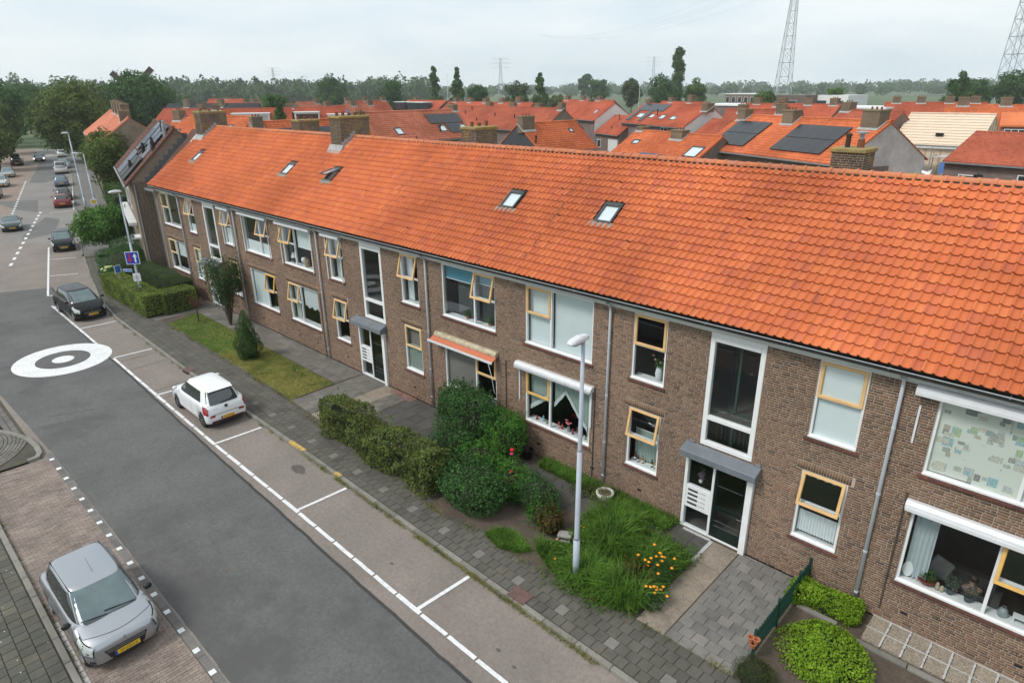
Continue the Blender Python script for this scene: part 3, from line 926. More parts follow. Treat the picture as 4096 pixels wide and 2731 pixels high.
# ---- roof
roof = MB()
def slope_pt(x, s, n=0.):
    return (x, EAVE_Y + s*math.cos(PITCH) - n*math.sin(PITCH), EAVE_Z + s*math.sin(PITCH) + n*math.cos(PITCH))
roof.hexa([slope_pt(BX0-.05,.06,-.06),slope_pt(BX1,.06,-.06),slope_pt(BX1,SLOPE-.04,-.06),slope_pt(BX0-.05,SLOPE-.04,-.06),
           slope_pt(BX0-.05,.06,-.012),slope_pt(BX1,.06,-.012),slope_pt(BX1,SLOPE-.04,-.012),slope_pt(BX0-.05,SLOPE-.04,-.012)])
roof = roof.build('roof', flat('roof_board', (.10,.06,.04), .9), bld)
MB().hexa([(BX0-.05,RIDGE_Y+.02,RIDGE_Z-.05),(BX1,RIDGE_Y+.02,RIDGE_Z-.05),(BX1,8.45,6.5),(BX0-.05,8.45,6.5),
           (BX0-.05,RIDGE_Y+.02,RIDGE_Z),(BX1,RIDGE_Y+.02,RIDGE_Z),(BX1,8.45,6.55),(BX0-.05,8.45,6.55)]).build('rear_slope', tile_mat('plain_clay', [(.55,.14,.05),(.58,.16,.055)]), roof)
TW, TG, NROW = .203, .2885, 19
PROF = [(0,.020),(.05,.048),(.14,.062),(.23,.050),(.31,.018),(.48,.002),(.74,.000),(.90,.006),(1.0,.014)]
SKY = [(-12.21,-11.56,2.56,3.40,0),(-16.36,-15.68,2.56,3.40,0),(-27.90,-27.24,2.52,3.38,24),(-31.93,-31.24,2.50,3.32,0),(-42.86,-42.18,2.44,3.24,0)]
CHIM_F = [(-29.56,-28.62,3.25,4.95,10.80), (-45.30,-44.30,3.10,4.80,10.78)]
def tile_arrays():
    P = np.array(PROF); k = len(P)
    u = P[:,0]*TW*1.045; n0 = P[:,1]
    low = np.stack([u, np.zeros(k), n0+.046], 1); up = np.stack([u, np.full(k, TG+.03), n0+.001], 1); lip = np.stack([u, np.full(k, .006), n0+.020], 1)
    mid = np.stack([u, np.full(k,.012), n0+.049], 1)
    V = np.concatenate([lip, low, mid, up]); Q = []
    for r_ in range(3):
        for i in range(k-1):
            Q.append((r_*k+i, r_*k+i+1, (r_+1)*k+i+1, (r_+1)*k+i))
    # left edge closes the roll
    return V, np.array(Q)
TV, TQ = tile_arrays()
cols = int((BX1-BX0+.05)/TW)
spots = []
for r_ in range(NROW):
    for c in range(cols):
        x = BX0-.05+c*TW; s = .02+r_*TG
        if any(a-.03 < x+TW/2 < b_+.03 and s0-.06 < s+TG/2 < s1+.10 for a, b_, s0, s1, _ in SKY): continue
        y = EAVE_Y+(s+TG/2)*math.cos(PITCH)
        if any(a < x+TW/2 < b_ and y > y0+.02 for a, b_, y0, y1, zt in CHIM_F): continue
        spots.append((x, s))
def tp(x, s): return Vector(slope_pt(x+TW/2, s+TG/2, .02))
order = sorted(range(len(spots)), key=lambda i: (not in_view(tp(*spots[i]), -30), (tp(*spots[i])-CAMP).length))
cp_, sp_ = math.cos(PITCH), math.sin(PITCH)
tile_me = np_mesh('roof_tile', TV, TQ, M_TILE, smooth=False)
for i in order[:300]:
    x, s = spots[i]
    mobj('roof_tile', tile_me, roof, slope_pt(x+random.uniform(-.003,.003), s+random.uniform(-.006,.006), random.uniform(-.002,.004)), (PITCH+random.uniform(-.006,.006), random.uniform(-.006,.006), random.uniform(-.008,.008)))
RS = np.array([spots[i] for i in order[300:]]); n = len(RS)
jn = RNG.uniform(-.002,.005,n); js = RNG.uniform(-.007,.007,n); tl = RNG.uniform(-.02,.02,n); tx = RNG.uniform(-.02,.02,n)
slip = RNG.random(n) < .006
js = np.where(slip, js-.05, js); tl = np.where(slip, tl*4, tl)
U = TV[None,:,0] + tl[:,None]*TV[None,:,1]*.4; S_ = TV[None,:,1] + js[:,None] - tl[:,None]*TV[None,:,0]*.4; Nn = TV[None,:,2] + jn[:,None] + tx[:,None]*TV[None,:,0]
X = RS[:,0:1] + U; S_ = S_ + RS[:,1:2]
VV = np.stack([X, EAVE_Y + S_*cp_ - Nn*sp_, EAVE_Z + S_*sp_ + Nn*cp_], 2).reshape(-1,3)
QQ = (TQ[None] + (np.arange(n)*len(TV))[:,None,None]).reshape(-1,4)
o = mobj('roof_tiles_beyond', np_mesh('roof_tiles_beyond', VV, QQ, M_TILE), roof); o['kind'] = 'stuff'
# ridge tiles on a bed of mortar
rt = MB(); seg = 8
prof = [(-.13*math.cos(math.pi*i/seg), .105*math.sin(math.pi*i/seg)) for i in range(seg+1)]
for (x0, x1, k0, k1) in ((0,.30,1.0,.96),(.30,.375,1.14,1.16)):
    base = len(rt.v)
    for x, k_ in ((x0,k0),(x1,k1)):
        rt.v += [(x, p[0]*k_, p[1]*k_) for p in prof]
    m_ = seg+1
    rt.f += [(base+i, base+i+1, base+m_+i+1, base+m_+i) for i in range(seg)]
    rt.f.append(tuple(base+m_+i for i in range(m_))); rt.f.append(tuple(base+i for i in reversed(range(m_))))
rme = rt.mesh('ridge_tile', M_RIDGE)
x = BX0-.02
while x < BX1-.3:
    if not any(a-.25 < x+.15 < b_+.02 for a, b_, *_ in CHIM_F):
        mobj('ridge_tile', rme, roof, (x, RIDGE_Y+random.uniform(-.008,.008), RIDGE_Z-.01+random.uniform(-.006,.006)+.012*math.sin(x*.35)), (0, random.uniform(-.012,.012), random.uniform(-.012,.012)))
    x += .335
x = BX0
M_BED = flat('mossy_mortar', (.045,.042,.03), .95, .4, 9, bumpy=.8)
while x < BX1-.1:
    if not any(a-.1 < x < b_ for a, b_, *_ in CHIM_F):
        z_ = RIDGE_Z-.075+random.uniform(-.012,.012)
        MB().hexa([(x,RIDGE_Y-.15,z_-.10),(x+.195,RIDGE_Y-.15,z_-.10),(x+.195,RIDGE_Y+.12,z_-.08),(x,RIDGE_Y+.12,z_-.08),(x,RIDGE_Y-.125,z_+.05),(x+.195,RIDGE_Y-.125,z_+.05),(x+.195,RIDGE_Y+.10,z_+.10),(x,RIDGE_Y+.10,z_+.10)]).build('ridge_mortar', M_BED, roof)
    x += .203
# dark party wall joints that show between the tile fields
for (X_, a_, c_) in ((-13.78,.6,5.2),(-29.9,.4,3.0),(-22.1,1.2,4.4)):
    jm = MB(); s_ = a_
    while s_ < c_:
        w_ = random.uniform(.008,.02); jm.quad(slope_pt(X_-w_,s_,.05),slope_pt(X_+w_,s_,.05),slope_pt(X_+w_,s_+.24,.047),slope_pt(X_-w_,s_+.24,.047)); s_ += random.choice((.29,.29,.58))
    o = jm.build('party_wall_joint', M_BED, roof); o['kind'] = 'stuff'
# left verge
MB().hexa([slope_pt(BX0-.09,.03,-.10),slope_pt(BX0-.04,.03,-.10),slope_pt(BX0-.04,SLOPE,-.10),slope_pt(BX0-.09,SLOPE,-.10),
           slope_pt(BX0-.09,.03,.05),slope_pt(BX0-.04,.03,.05),slope_pt(BX0-.04,SLOPE,.05),slope_pt(BX0-.09,SLOPE,.05)]).build('verge_board', M_LEAD, roof)

# gutter and fascia
gt = MB()
gp = [(-.10,6.46),(-.12,6.34),(-.26,6.315),(-.38,6.35),(-.425,6.45),(-.415,6.45),(-.375,6.36),(-.26,6.33),(-.13,6.352),(-.112,6.46)]
gt.extrude([(BX0-.08,p[0],p[1]) for p in gp], (BX1-BX0+.08,0,0))
gutter = gt.build('gutter', flat('gutter_inside', (.045,.045,.043), .8, .3, 3), bld)
MB().tube([(BX0-.1,-.428,6.455),(BX1,-.428,6.455)], .016, 8).build('gutter_lip', M_ZINC, gutter)
x = BX0+.4
while x < BX1:
    MB().box(x,-.43,6.42,x+.03,-.05,6.455).build('gutter_bracket', M_ZINC, gutter); x += 2.1
x = BX0
while x < BX1:
    x1 = min(x+2.65, BX1)
    MB().box(x+.004,-.045,6.125,x1-.004,.008,6.44).build('fascia_board', M_FASCIA, bld); x = x1
# downspouts
for k, X in enumerate((-41.92,-34.54,-26.28,-18.63,-10.245,-2.665)):
    mt = M_PIPE if k != 3 else M_PIPE
    d_ = MB().tube([(X,-.26,6.33),(X,-.20,6.22),(X,-.09,6.10),(X,-.075,5.95),(X,-.075,.02)], .042, 10).build('downspout', mt, bld, smooth=True)
    MB().tube([(X,-.26,6.34),(X,-.24,6.26)], .06, 10).build('outlet', M_ZINC, d_)
    for zz in (5.0,3.3,1.7,.5):
        MB().tube([(X,-.075,zz-.02),(X,-.075,zz+.02)], .049, 10).build('pipe_clip', mt, d_)
for (X, z0, z1, yo) in ((-2.13,0.3,3.55,-.02),(-10.72,.0,3.35,-.02),(-14.55,.9,3.2,-.02),(-26.62,0.0,3.1,-.02)):
    MB().tube([(X,yo,z0),(X,yo,z1)], .018, 6).build('cable_pipe', M_DARKPIPE, bld)
# low ventilation slots
for X in (-44,-41.2,-36,-33,-29.2,-27.5,-24.9,-20.0,-17.2,-16.0,-13.2,-12.0,-10.9,-9.1,-4.0,-1.8,-1.0,.4):
    zb = .66 if X != -4.0 else .42
    sm = MB()
    for k in range(5): sm.box(X+k*.075,-.004,zb,X+k*.075+.012,.02,zb+.055)
    sm.build('vent_slots', M_DARK, bld)
    if X not in (-1.0,-12.0): MB().box(X+.1,-.006,.40 if X > -4.5 else .45,X+.24,.02,.47 if X > -4.5 else .52).build('air_brick', M_DARK, bld)

# ---- windows
def ring(b, x0, z0, x1, z1, w, y0, y1): b.ring_rect(x0,z0,x1,z1,w,y0,y1)
def pane(name, x0, z0, x1, z1, y, parent, mat=None):
    return MB().quad((x0,y,z0),(x1,y,z0),(x1,y,z1),(x0,y,z1)).build(name, mat or M_GLASS, parent)
def sash(parent, x0, z0, x1, z1, ang, mat, w=.072):
    """top hung sash: hinge at the top, the foot swings out"""
    W, H = x1-x0, z1-z0
    loc = ((x0+x1)/2, .035, z1); rot = (-R(ang), 0, 0)
    b = MB(); b.ring_rect(-W/2,-H,W/2,0,w,-.03,.03); b.ring_rect(-W/2+w-.012,-H+w-.012,W/2-w+.012,-w+.012,.02,-.012,.018)
    o = b.build('sash', mat, parent, loc, rot); bevel(o, .006)
    MB().quad((-W/2+w,0,-H+w),(W/2-w,0,-H+w),(W/2-w,0,-w),(-W/2+w,0,-w)).build('sash_pane', M_GLASS, parent, loc, rot)
    if ang > 4:
        st = MB()
        for xx in (-W/2+.1, W/2-.1):
            st.box(xx-.008,-.004,-H+.05,xx+.008,.30*math.sin(R(ang))*2.2,-H+.066)
        st.build('stay', M_STEEL, parent, loc, rot)
    return o
def sill(parent, x0, x1, z0):
    b = MB(); n = int((x1-x0+.14)/.105); w = (x1-x0+.14)/n
    for k in range(n):
        a = x0-.07+k*w
        b.hexa([(a+.003,-.055,z0-.085),(a+w-.003,-.055,z0-.085),(a+w-.003,.06,z0-.06),(a+.003,.06,z0-.06),(a+.003,-.055,z0-.045),(a+w-.003,-.055,z0-.045),(a+w-.003,.06,z0-.002),(a+.003,.06,z0-.002)])
    b.build('sill', M_SILLT, parent)
    MB().box(x0,-.012,z0-.006,x1,.045,z0+.03).build('drip_rail', M_WHITE, parent)
    MB().box(x0+.02,.135,z0+.01,x1-.02,.42,z0+.04).build('inner_sill', M_WHITE, parent)
def small_window(x0, x1, zz, ang, mat):
    z0, z1 = zz; zm = z0+(z1-z0)*.525
    b = MB(); b.ring_rect(x0,z0,x1,z1,.062,.04,.13); b.box(x0+.062,.042,zm-.03,x1-.062,.128,zm+.03)
    w_ = b.build('window', M_WHITE, bld); bevel(w_, .006)
    sash(w_, x0+.045, zm+.005, x1-.045, z1-.045, ang, mat)
    pane('pane', x0+.06, z0+.06, x1-.06, zm-.028, .085, w_)
    sill(w_, x0, x1, z0)
    return w_
def large_window(x0, x1, side, zz, ang, mat):
    z0, z1 = zz; zm = z0+(z1-z0)*.525
    b = MB(); b.ring_rect(x0,z0,x1,z1,.062,.04,.13)
    xm = x0+1.075 if side == 'L' else x1-1.075
    b.box(xm-.035,.041,z0+.062,xm+.035,.129,z1-.062)
    a, c = (x0, xm) if side == 'L' else (xm, x1)
    b.box(a+.03,.043,zm-.03,c-.03,.127,zm+.03)
    w_ = b.build('window', M_WHITE, bld); bevel(w_, .006)
    a2 = a+.045 if side == 'L' else a+.02; c2 = c-.02 if side == 'L' else c-.045
    sash(w_, a2, zm+.005, c2, z1-.045, ang, mat)
    pane('pane', a+.03, z0+.06, c-.03, zm-.028, .085, w_)
    d, e = (xm, x1) if side == 'L' else (x0, xm)
    pane('pane', d+.03, z0+.06, e-.03, z1-.06, .084, w_)
    sill(w_, x0, x1, z0)
    return w_
A3, A1, A2 = M_SASH, M_SASH2, M_SASH3
for (a, up, lo) in ((SMALL[0],(16,A3),(0,A1)),(SMALL[1],(17,A3),(0,A1)),(SMALL[2],(17,A3),(13,A3)),(SMALL[3],(15,A3),(0,A1)),(SMALL[4],(0,A3),(11,A3)),(SMALL[5],(0,A3),(13,A3))):
    small_window(a[0], a[1], ZU, *up); small_window(a[0], a[1], ZL, *lo)
LW = {}
for l, up, lo in zip(LARGE, ((0,A1),(17,A3),(18,A2),(14,A3),(0,A3),(0,A3),(0,A3)), ((0,A1),(11,A2),(12,A3),(0,A3),(0,A2),(15,A2),(0,A3))):
    large_window(l[0], l[1], l[2], ZU, *up); large_window(l[0], l[1], l[2], ZL, *lo)
# stair windows
for s_ in STAIRS:
    x0, x1 = s_, s_+1.47
    b = MB(); b.ring_rect(x0,2.84,x1,6.12,.13,-.01,.12); b.box(x0+.13,-.008,3.62,x1-.13,.118,3.74); b.box(x0+.13,-.02,5.87,x1-.13,.115,5.99)
    w_ = b.build('stair_window', M_WHITE, bld); bevel(w_, .008)
    pane('pane', x0+.12, 3.73, x1-.12, 5.88, .07, w_); pane('pane', x0+.12, 2.96, x1-.12, 3.63, .07, w_)
    st = MB()
    for k in range(9): st.box(x0+.2+k*.13,.5,2.9,x0+.22+k*.13,.52,3.75)
    st.box(x0+.1,.49,3.75,x1-.1,.53,3.79); st.box(x0+.62,.49,2.8,x0+.68,.55,6.1)
    st.build('stair_rail', flat('stair_rail', (.03,.07,.06), .5), w_)
# entrances
M_DOOR = flat('dark_green_door', (.006,.016,.013), .3, .2, 3)
M_CANOPY = flat('grey_canopy', (.16,.18,.20), .5, .12, 2.5, dirt=((.24,.25,.26), 5, .62))
M_SLOT = flat('letterbox_metal', (.22,.23,.24), .35, .1, 8, metal=.7)
for d_ in DOORS:
    x0, x1 = d_, d_+2.0; xm = x0+.87
    b = MB()
    b.box(x0,-.03,0.0,x0+.09,.12,2.42); b.box(x1-.17,-.12,0.0,x1,.12,2.42); b.box(x0+.09,-.03,2.33,x1-.17,.12,2.42)
    b.box(xm-.035,-.028,0.06,xm+.035,.118,2.33); b.box(x0+.09,-.026,0.0,x1-.17,.116,.06)
    b.box(x0+.09,-.02,.70,xm-.035,.11,1.42)
    ent = b.build('entrance', M_WHITE, bld); bevel(ent, .006)
    pane('pane', x0+.09, 1.42, xm-.035, 2.33, .05, ent); pane('pane', x0+.09, .06, xm-.035, .70, .05, ent)
    for k in range(4):
        zz = .82+k*.145
        MB().box(x0+.16,-.032,zz,x0+.46,-.018,zz+.062).build('letterbox', M_SLOT, ent)
        MB().box(x0+.18,-.035,zz+.012,x0+.44,-.031,zz+.028).build('slot', M_DARK, ent)
        MB().box(x0+.57,-.026,zz+.02,x0+.69,-.018,zz+.05).build('name_plate', M_SLOT, ent)
        MB().box(x0+.585,-.028,zz+.027,x0+.675,-.025,zz+.043).build('name_card', M_WHITE, ent)
        MB().lathe([(.0,-.03),(.012,-.03),(.012,-.018)], (x0+.52,0,zz+.035), 8, 'y').build('bell', M_SLOT, ent)
    b = MB(); b.ring_rect(xm+.04,.065,x1-.175,2.325,.07,.0,.06); b.box(xm+.11,.002,1.0,x1-.245,.058,1.08); b.box(xm+.11,.003,.135,x1-.245,.057,.42)
    door = b.build('door', M_DOOR, bld)
    pane('pane', xm+.11, .42, x1-.245, 1.0, .03, door); pane('pane', xm+.11, 1.08, x1-.245, 2.255, .03, door)
    hb_ = MB(); hb_.tube([(x1-.21,.0,1.0),(x1-.21,-.06,1.0),(x1-.33,-.06,1.0)], .014, 6); hb_.box(x1-.235,-.012,.93,x1-.185,.0,1.12)
    hb_.build('handle', M_SLOT, door)
    for zz in (.45,.62,1.75): MB().box(xm+.14,-.012,zz,x1-.27,-.003,zz+.018).build('push_bar', M_SLOT, door)
    cn = MB(); xa, xb = x0-.06, x1+.12
    cn.hexa([(xa,-.36,2.46),(xb,-.36,2.46),(xb,.0,2.46),(xa,.0,2.46),(xa,-.36,2.66),(xb,-.36,2.66),(xb,.0,2.80),(xa,.0,2.80)])
    c_ = cn.build('canopy', M_CANOPY, bld); bevel(c_, .015)
    for xx in (xa+.1, xb-.2): MB().box(xx,-.05,2.79,xx+.16,-.002,2.85).build('flashing', M_LEAD, c_)

# roof windows
M_VELUX = flat('roof_window_frame', (.045,.048,.05), .4, .15, 6)
M_BLIND = flat('white_blind', (.74,.77,.80), .8, .04, 4)
def roof_window(x0, x1, s0, s1, ang, parent, fn, flash=True):
    """fn(x, s, n) gives the point on the slope"""
    b = MB()
    def bx(a, c, p, q, n0, n1): b.hexa([fn(a,p,n0),fn(c,p,n0),fn(c,q,n0),fn(a,q,n0),fn(a,p,n1),fn(c,p,n1),fn(c,q,n1),fn(a,q,n1)])
    bx(x0,x0+.07,s0,s1,-.02,.085); bx(x1-.07,x1,s0,s1,-.02,.085); bx(x0+.07,x1-.07,s0,s0+.08,-.02,.085); bx(x0+.07,x1-.07,s1-.14,s1,-.02,.10)
    w_ = b.build('roof_window', M_VELUX, parent)
    if ang == 0:
        MB().quad(fn(x0+.07,s0+.08,.07),fn(x1-.07,s0+.08,.07),fn(x1-.07,s1-.14,.07),fn(x0+.07,s1-.14,.07)).build('pane', M_GLASS, w_)
        MB().quad(fn(x0+.07,s0+.08,.03),fn(x1-.07,s0+.08,.03),fn(x1-.07,s1-.14,.03),fn(x0+.07,s1-.14,.03)).build('blind', M_BLIND, w_)
    else:
        t = math.tan(R(ang)); sm_ = (s0+s1)/2
        def g(x, s, n): return fn(x, s, n + (s1-.14-s)*t)
        b2 = MB()
        def bx2(a, c, p, q, n0, n1): b2.hexa([g(a,p,n0),g(c,p,n0),g(c,q,n0),g(a,q,n0),g(a,p,n1),g(c,p,n1),g(c,q,n1),g(a,q,n1)])
        bx2(x0+.03,x0+.09,s0+.04,s1-.14,.09,.13); bx2(x1-.09,x1-.03,s0+.04,s1-.14,.09,.13); bx2(x0+.09,x1-.09,s0+.04,s0+.10,.09,.13)
        b2.build('sash', M_VELUX, w_)
        MB().quad(g(x0+.09,s0+.1,.11),g(x1-.09,s0+.1,.11),g(x1-.09,s1-.14,.11),g(x0+.09,s1-.14,.11)).build('pane', M_GLASS, w_)
    if flash:
        fb = MB(); n_ = 14
        for i in range(n_):
            a = x0-.14+(x1-x0+.28)*i/n_; c = x0-.14+(x1-x0+.28)*(i+1)/n_
            ha, hc = [.055+.018*math.sin((xx)*2*math.pi/TW) for xx in (a, c)]
            d0 = random.uniform(.0,.03)
            fb.quad(fn(a,s0-.17-d0,ha),fn(c,s0-.17-d0,hc),fn(c,s0+.01,hc+.012),fn(a,s0+.01,ha+.012))
        fb.build('lead_apron', flat('dirty_lead', (.26,.23,.20), .8, .25, 9), w_)
    return w_
for s_ in SKY: roof_window(*s_, bld, slope_pt)

# chimneys
M_POT = flat('clay_pot', (.20,.07,.035), .8, .2, 8)
def brick_face_quads(O, A, N, w, h_, rng, course=.0635):
    B = course_bricks(0, w, 0, h_, [], rng=rng, course=course)
    V2, Q2 = bricks_mesh(B, 0.0, .012, RNG)
    O = np.array(O); A = np.array(A); N = np.array(N)
    # mesh local: x along A, y depth (0 = outer face, + inward), z up
    P = O[None] + V2[:,0:1]*A[None] + V2[:,2:3]*np.array([[0,0,1.]]) - V2[:,1:2]*N[None]
    return P, Q2
def chimney(parent, x0, x1, y0, y1, zb, zt, pots=4, mat=None, cap=M_MOSSCAP, bricks_on=True, name='chimney'):
    b = MB().box(x0,y0,zb,x1,y1,zt-.12)
    c = b.build(name, M_MORTAR if bricks_on else mat, parent)
    if bricks_on:
        Vs, Qs, off = [], [], 0
        rg = random.Random(int(abs(x0)*10))
        for (O, A, N, w) in (((x0,y0-.008,zb),(1,0,0),(0,-1,0),x1-x0), ((x1+.008,y0,zb),(0,1,0),(1,0,0),y1-y0), ((x1,y1+.008,zb),(-1,0,0),(0,1,0),x1-x0), ((x0-.008,y1,zb),(0,-1,0),(-1,0,0),y1-y0)):
            V2, Q2 = brick_face_quads(O, A, N, w, zt-.12-zb, rg); Vs.append(V2); Qs.append(Q2+off); off += len(V2)
        o = mobj('brickwork', np_mesh('brickwork', np.concatenate(Vs), np.concatenate(Qs), mat or M_CHIMB), c); o['kind'] = 'stuff'
    cb = MB().box(x0-.05,y0-.05,zt-.12,x1+.05,y1+.05,zt).build('cap', cap, c); bevel(cb, .02)
    long_y = (y1-y0) > (x1-x0)
    for k in range(pots):
        t = (k+.5)/pots
        px, py = ((x0+x1)/2, y0+(y1-y0)*t) if long_y else (x0+(x1-x0)*t, (y0+y1)/2)
        hh_ = random.uniform(.12,.22)
        MB().lathe([(.0,hh_),(.075,hh_),(.085,hh_*.9),(.075,.0)], (px,py,zt), 8).build('pot', M_POT, c)
    return c
for (a, b_, y0, y1, zt) in CHIM_F:
    c = chimney(bld, a+.03, b_-.03, y0, y1, 8.6, zt, pots=5 if a > -40 else 3)
    fb = MB()
    zf = lambda y: EAVE_Z+(y-EAVE_Y)*math.tan(PITCH)
    # apron in front, stepped lead along the side
    fb.hexa([(a-.1,y0-.28,zf(y0-.28)+.03),(b_+.12,y0-.28,zf(y0-.28)+.03),(b_+.12,y0,zf(y0)+.05),(a-.1,y0,zf(y0)+.05),(a-.1,y0-.28,zf(y0-.28)+.06),(b_+.12,y0-.28,zf(y0-.28)+.06),(b_+.12,y0-.006,zf(y0)+.22),(a-.1,y0-.006,zf(y0)+.22)])
    n_ = 5
    for i in range(n_):
        ya, yb = y0+(RIDGE_Y+.05-y0)*i/n_, y0+(RIDGE_Y+.05-y0)*(i+1)/n_
        fb.box(b_-.016,ya,zf(ya)-.1,b_-.004,yb,zf(ya)+.34+random.uniform(-.03,.04))
        fb.hexa([(b_-.01,ya,zf(ya)),(b_+.2,ya,zf(ya)),(b_+.2,yb,zf(yb)),(b_-.01,yb,zf(yb)),(b_-.01,ya,zf(ya)+.08),(b_+.2,ya,zf(ya)+.055),(b_+.2,yb,zf(yb)+.055),(b_-.01,yb,zf(yb)+.08)])
    fb.build('lead_flashing', flat('pale_lead', (.36,.36,.35), .7, .3, 7), c)
chimney(bld, -37.0, -36.1, 5.3, 6.6, 7.2, 10.38, pots=3)
chimney(bld, -21.95, -21.05, 5.0, 6.3, 7.4, 10.46, pots=3)
c5 = chimney(bld, -6.55, -5.70, 5.0, 5.95, 7.4, 10.36, pots=0)
MB().lathe([(.07,0),(.07,.30),(.09,.31),(.09,.36),(.0,.40)], (-6.28,5.35,10.36), 10).build('dark_cowl', flat('rust_pot', (.05,.028,.022), .8), c5)
MB().lathe([(.10,0),(.09,.22)], (-5.98,5.5,10.36), 10).build('pot', M_POT, c5)
MB().lathe([(.06,.22),(.06,.36),(.16,.38),(.16,.42),(.0,.45)], (-5.98,5.5,10.36), 12).build('metal_cowl', M_STEEL, c5)
# small black roof terminals poking over the ridge
for X in (-3.0,-7.7):
    MB().lathe([(.11,0),(.11,.28),(.07,.34),(.07,.5),(.10,.52),(.10,.66),(.0,.72)], (X,4.9,9.15 if X < -5 else 9.25), 10).build('roof_vent', M_BLACK, bld)

# screen boxes and awnings
M_ALU = flat('white_aluminium', (.70,.71,.73), .4, .06, 4)
def cassette(x0, x1, z, parent=bld, d=.13, h_=.15, name='screen_box', mat=None):
    o = MB().extrude([(x0,-d,z),(x0,-d,z+h_*.6),(x0,-d*.6,z+h_),(x0,-.002,z+h_),(x0,-.002,z)], (x1-x0,0,0)).build(name, mat or M_ALU, parent); bevel(o, .008)
    return o
for (a, b_) in ((-36.3,-34.9),(-33.8,-30.8),(-29.85,-26.7),(-25.75,-24.3)):
    c = cassette(a, b_, 6.02, d=.20)
    for xx in (a+.14, b_-.16): MB().box(xx,-.06,4.05,xx+.04,-.02,6.02).build('guide_rail', M_WHITE, c)
aw = cassette(-2.40, 1.0, 5.98, d=.20, h_=.17, name='awning_box')
MB().box(-2.39,-.235,5.95,1.0,-.205,6.02).build('front_bar', M_ALU, aw); MB().box(-2.3,-.03,4.75,-2.26,-.002,5.65).build('arm', M_ALU, aw)
aw = cassette(-2.1, 1.0, 3.23, d=.18, h_=.20, name='awning_box')
MB().box(-2.08,-.215,3.21,1.0,-.185,3.29).build('front_bar', M_ALU, aw)
aw = cassette(-14.0, -10.76, 3.22, d=.20, h_=.17, name='awning_box')
MB().box(-13.98,-.235,3.19,-10.78,-.20,3.26).build('front_bar', flat('grey_bar', (.45,.46,.48), .5), aw)
for xx in (-13.9,-10.86): MB().box(xx,-.05,1.95,xx+.04,-.01,3.2).build('arm', M_ALU, aw)
aw = cassette(-18.22, -14.92, 3.24, d=.16, h_=.16, name='awning_box', mat=flat('lichen_cap', (.48,.42,.30), .9, .25, 6, dirt=((.30,.24,.14), 5, .5)))
MB().hexa([(-18.3,-.36,3.10),(-14.9,-.36,3.10),(-14.9,-.12,3.21),(-18.3,-.12,3.21),(-18.3,-.36,3.11),(-14.9,-.36,3.11),(-14.9,-.12,3.23),(-18.3,-.12,3.23)]).build('awning_cloth', flat('terracotta_cloth', (.55,.17,.09), .9, .08, 3), aw)
MB().box(-18.34,-.41,3.06,-14.88,-.362,3.13).build('front_bar', M_ALU, aw)
MB().tube([(-15.05,-.39,3.06),(-14.92,-.36,2.6),(-14.96,-.2,1.9),(-14.98,-.05,1.75)], .012, 6).build('crank_cord', M_WHITE, aw)
# ------------------------------------------------------------------ houses behind and beside
M_TILE_B = tile_mat('clay_tile_orange', [(.56,.135,.045),(.66,.185,.065),(.60,.15,.05),(.52,.13,.06)], lichen=.3, streak=.4)
M_TILE_R = tile_mat('clay_tile_red', [(.44,.095,.045),(.51,.12,.055),(.40,.09,.05)], lichen=.2, streak=.3)
M_TILE_P = tile_mat('clay_tile_pale', [(.58,.18,.10),(.64,.23,.14),(.50,.16,.095),(.62,.20,.10)], lichen=.5, streak=.3)
M_TILE_D = tile_mat('old_brown_tile', [(.115,.055,.042),(.16,.075,.055),(.13,.065,.05)], lichen=.3, streak=.3)
M_TILE_K = tile_mat('slate_grey_tile', [(.05,.054,.062),(.07,.075,.083)], streak=.1)
M_TILE_O = tile_mat('old_red_tile', [(.40,.095,.05),(.46,.12,.06),(.36,.085,.05)], lichen=.5, streak=.5)
def brick_tex(name, c1, c2, mo):
    m, nt, N, L, b = new_mat(name)
    bt = N.new('ShaderNodeTexBrick'); tc = N.new('ShaderNodeTexCoord'); mp = N.new('ShaderNodeMapping')
    mp.inputs['Rotation'].default_value = (R(90), 0, 0)
    g = N.new('ShaderNodeNewGeometry')
    # wall coordinates: length along the wall (x+y), height z
    sp = N.new('ShaderNodeSeparateXYZ'); L.new(tc.outputs['Object'], sp.inputs[0])
    cb = N.new('ShaderNodeCombineXYZ'); L.new(math_(N, L, 'ADD', sp.outputs[0], sp.outputs[1]), cb.inputs[0]); L.new(sp.outputs[2], cb.inputs[1])
    L.new(cb.outputs[0], bt.inputs['Vector'])
    bt.inputs['Scale'].default_value = 1; bt.inputs['Brick Width'].default_value = .222; bt.inputs['Row Height'].default_value = .0635; bt.inputs['Mortar Size'].default_value = .007
    bt.inputs['Color1'].default_value = (*c1,1); bt.inputs['Color2'].default_value = (*c2,1); bt.inputs['Mortar'].default_value = (*mo,1)
    n2 = noise(N, L, .6, 5, .6, vec=g.outputs['Position']); r2 = ramp(N, [(.75,)*3,(1.1,)*3], [.35,.65]); L.new(n2.outputs['Fac'], r2.inputs['Fac'])
    L.new(mixc(N, L, 1.0, bt.outputs['Color'], r2.outputs['Color'], 'MULTIPLY'), b.inputs['Base Color'])
    b.inputs['Roughness'].default_value = .92
    bump(N, L, b, bt.outputs['Fac'], -.4, .006)
    MATS[name] = m
    return m
W_BROWN = brick_tex('brown_brick_wall', (.155,.10,.08), (.21,.14,.11), (.30,.26,.22))
W_PURPLE = brick_tex('purple_brick_wall', (.17,.115,.11), (.22,.15,.14), (.26,.22,.20))
W_PALE = brick_tex('limewashed_brick', (.56,.47,.46), (.64,.55,.53), (.46,.40,.38))
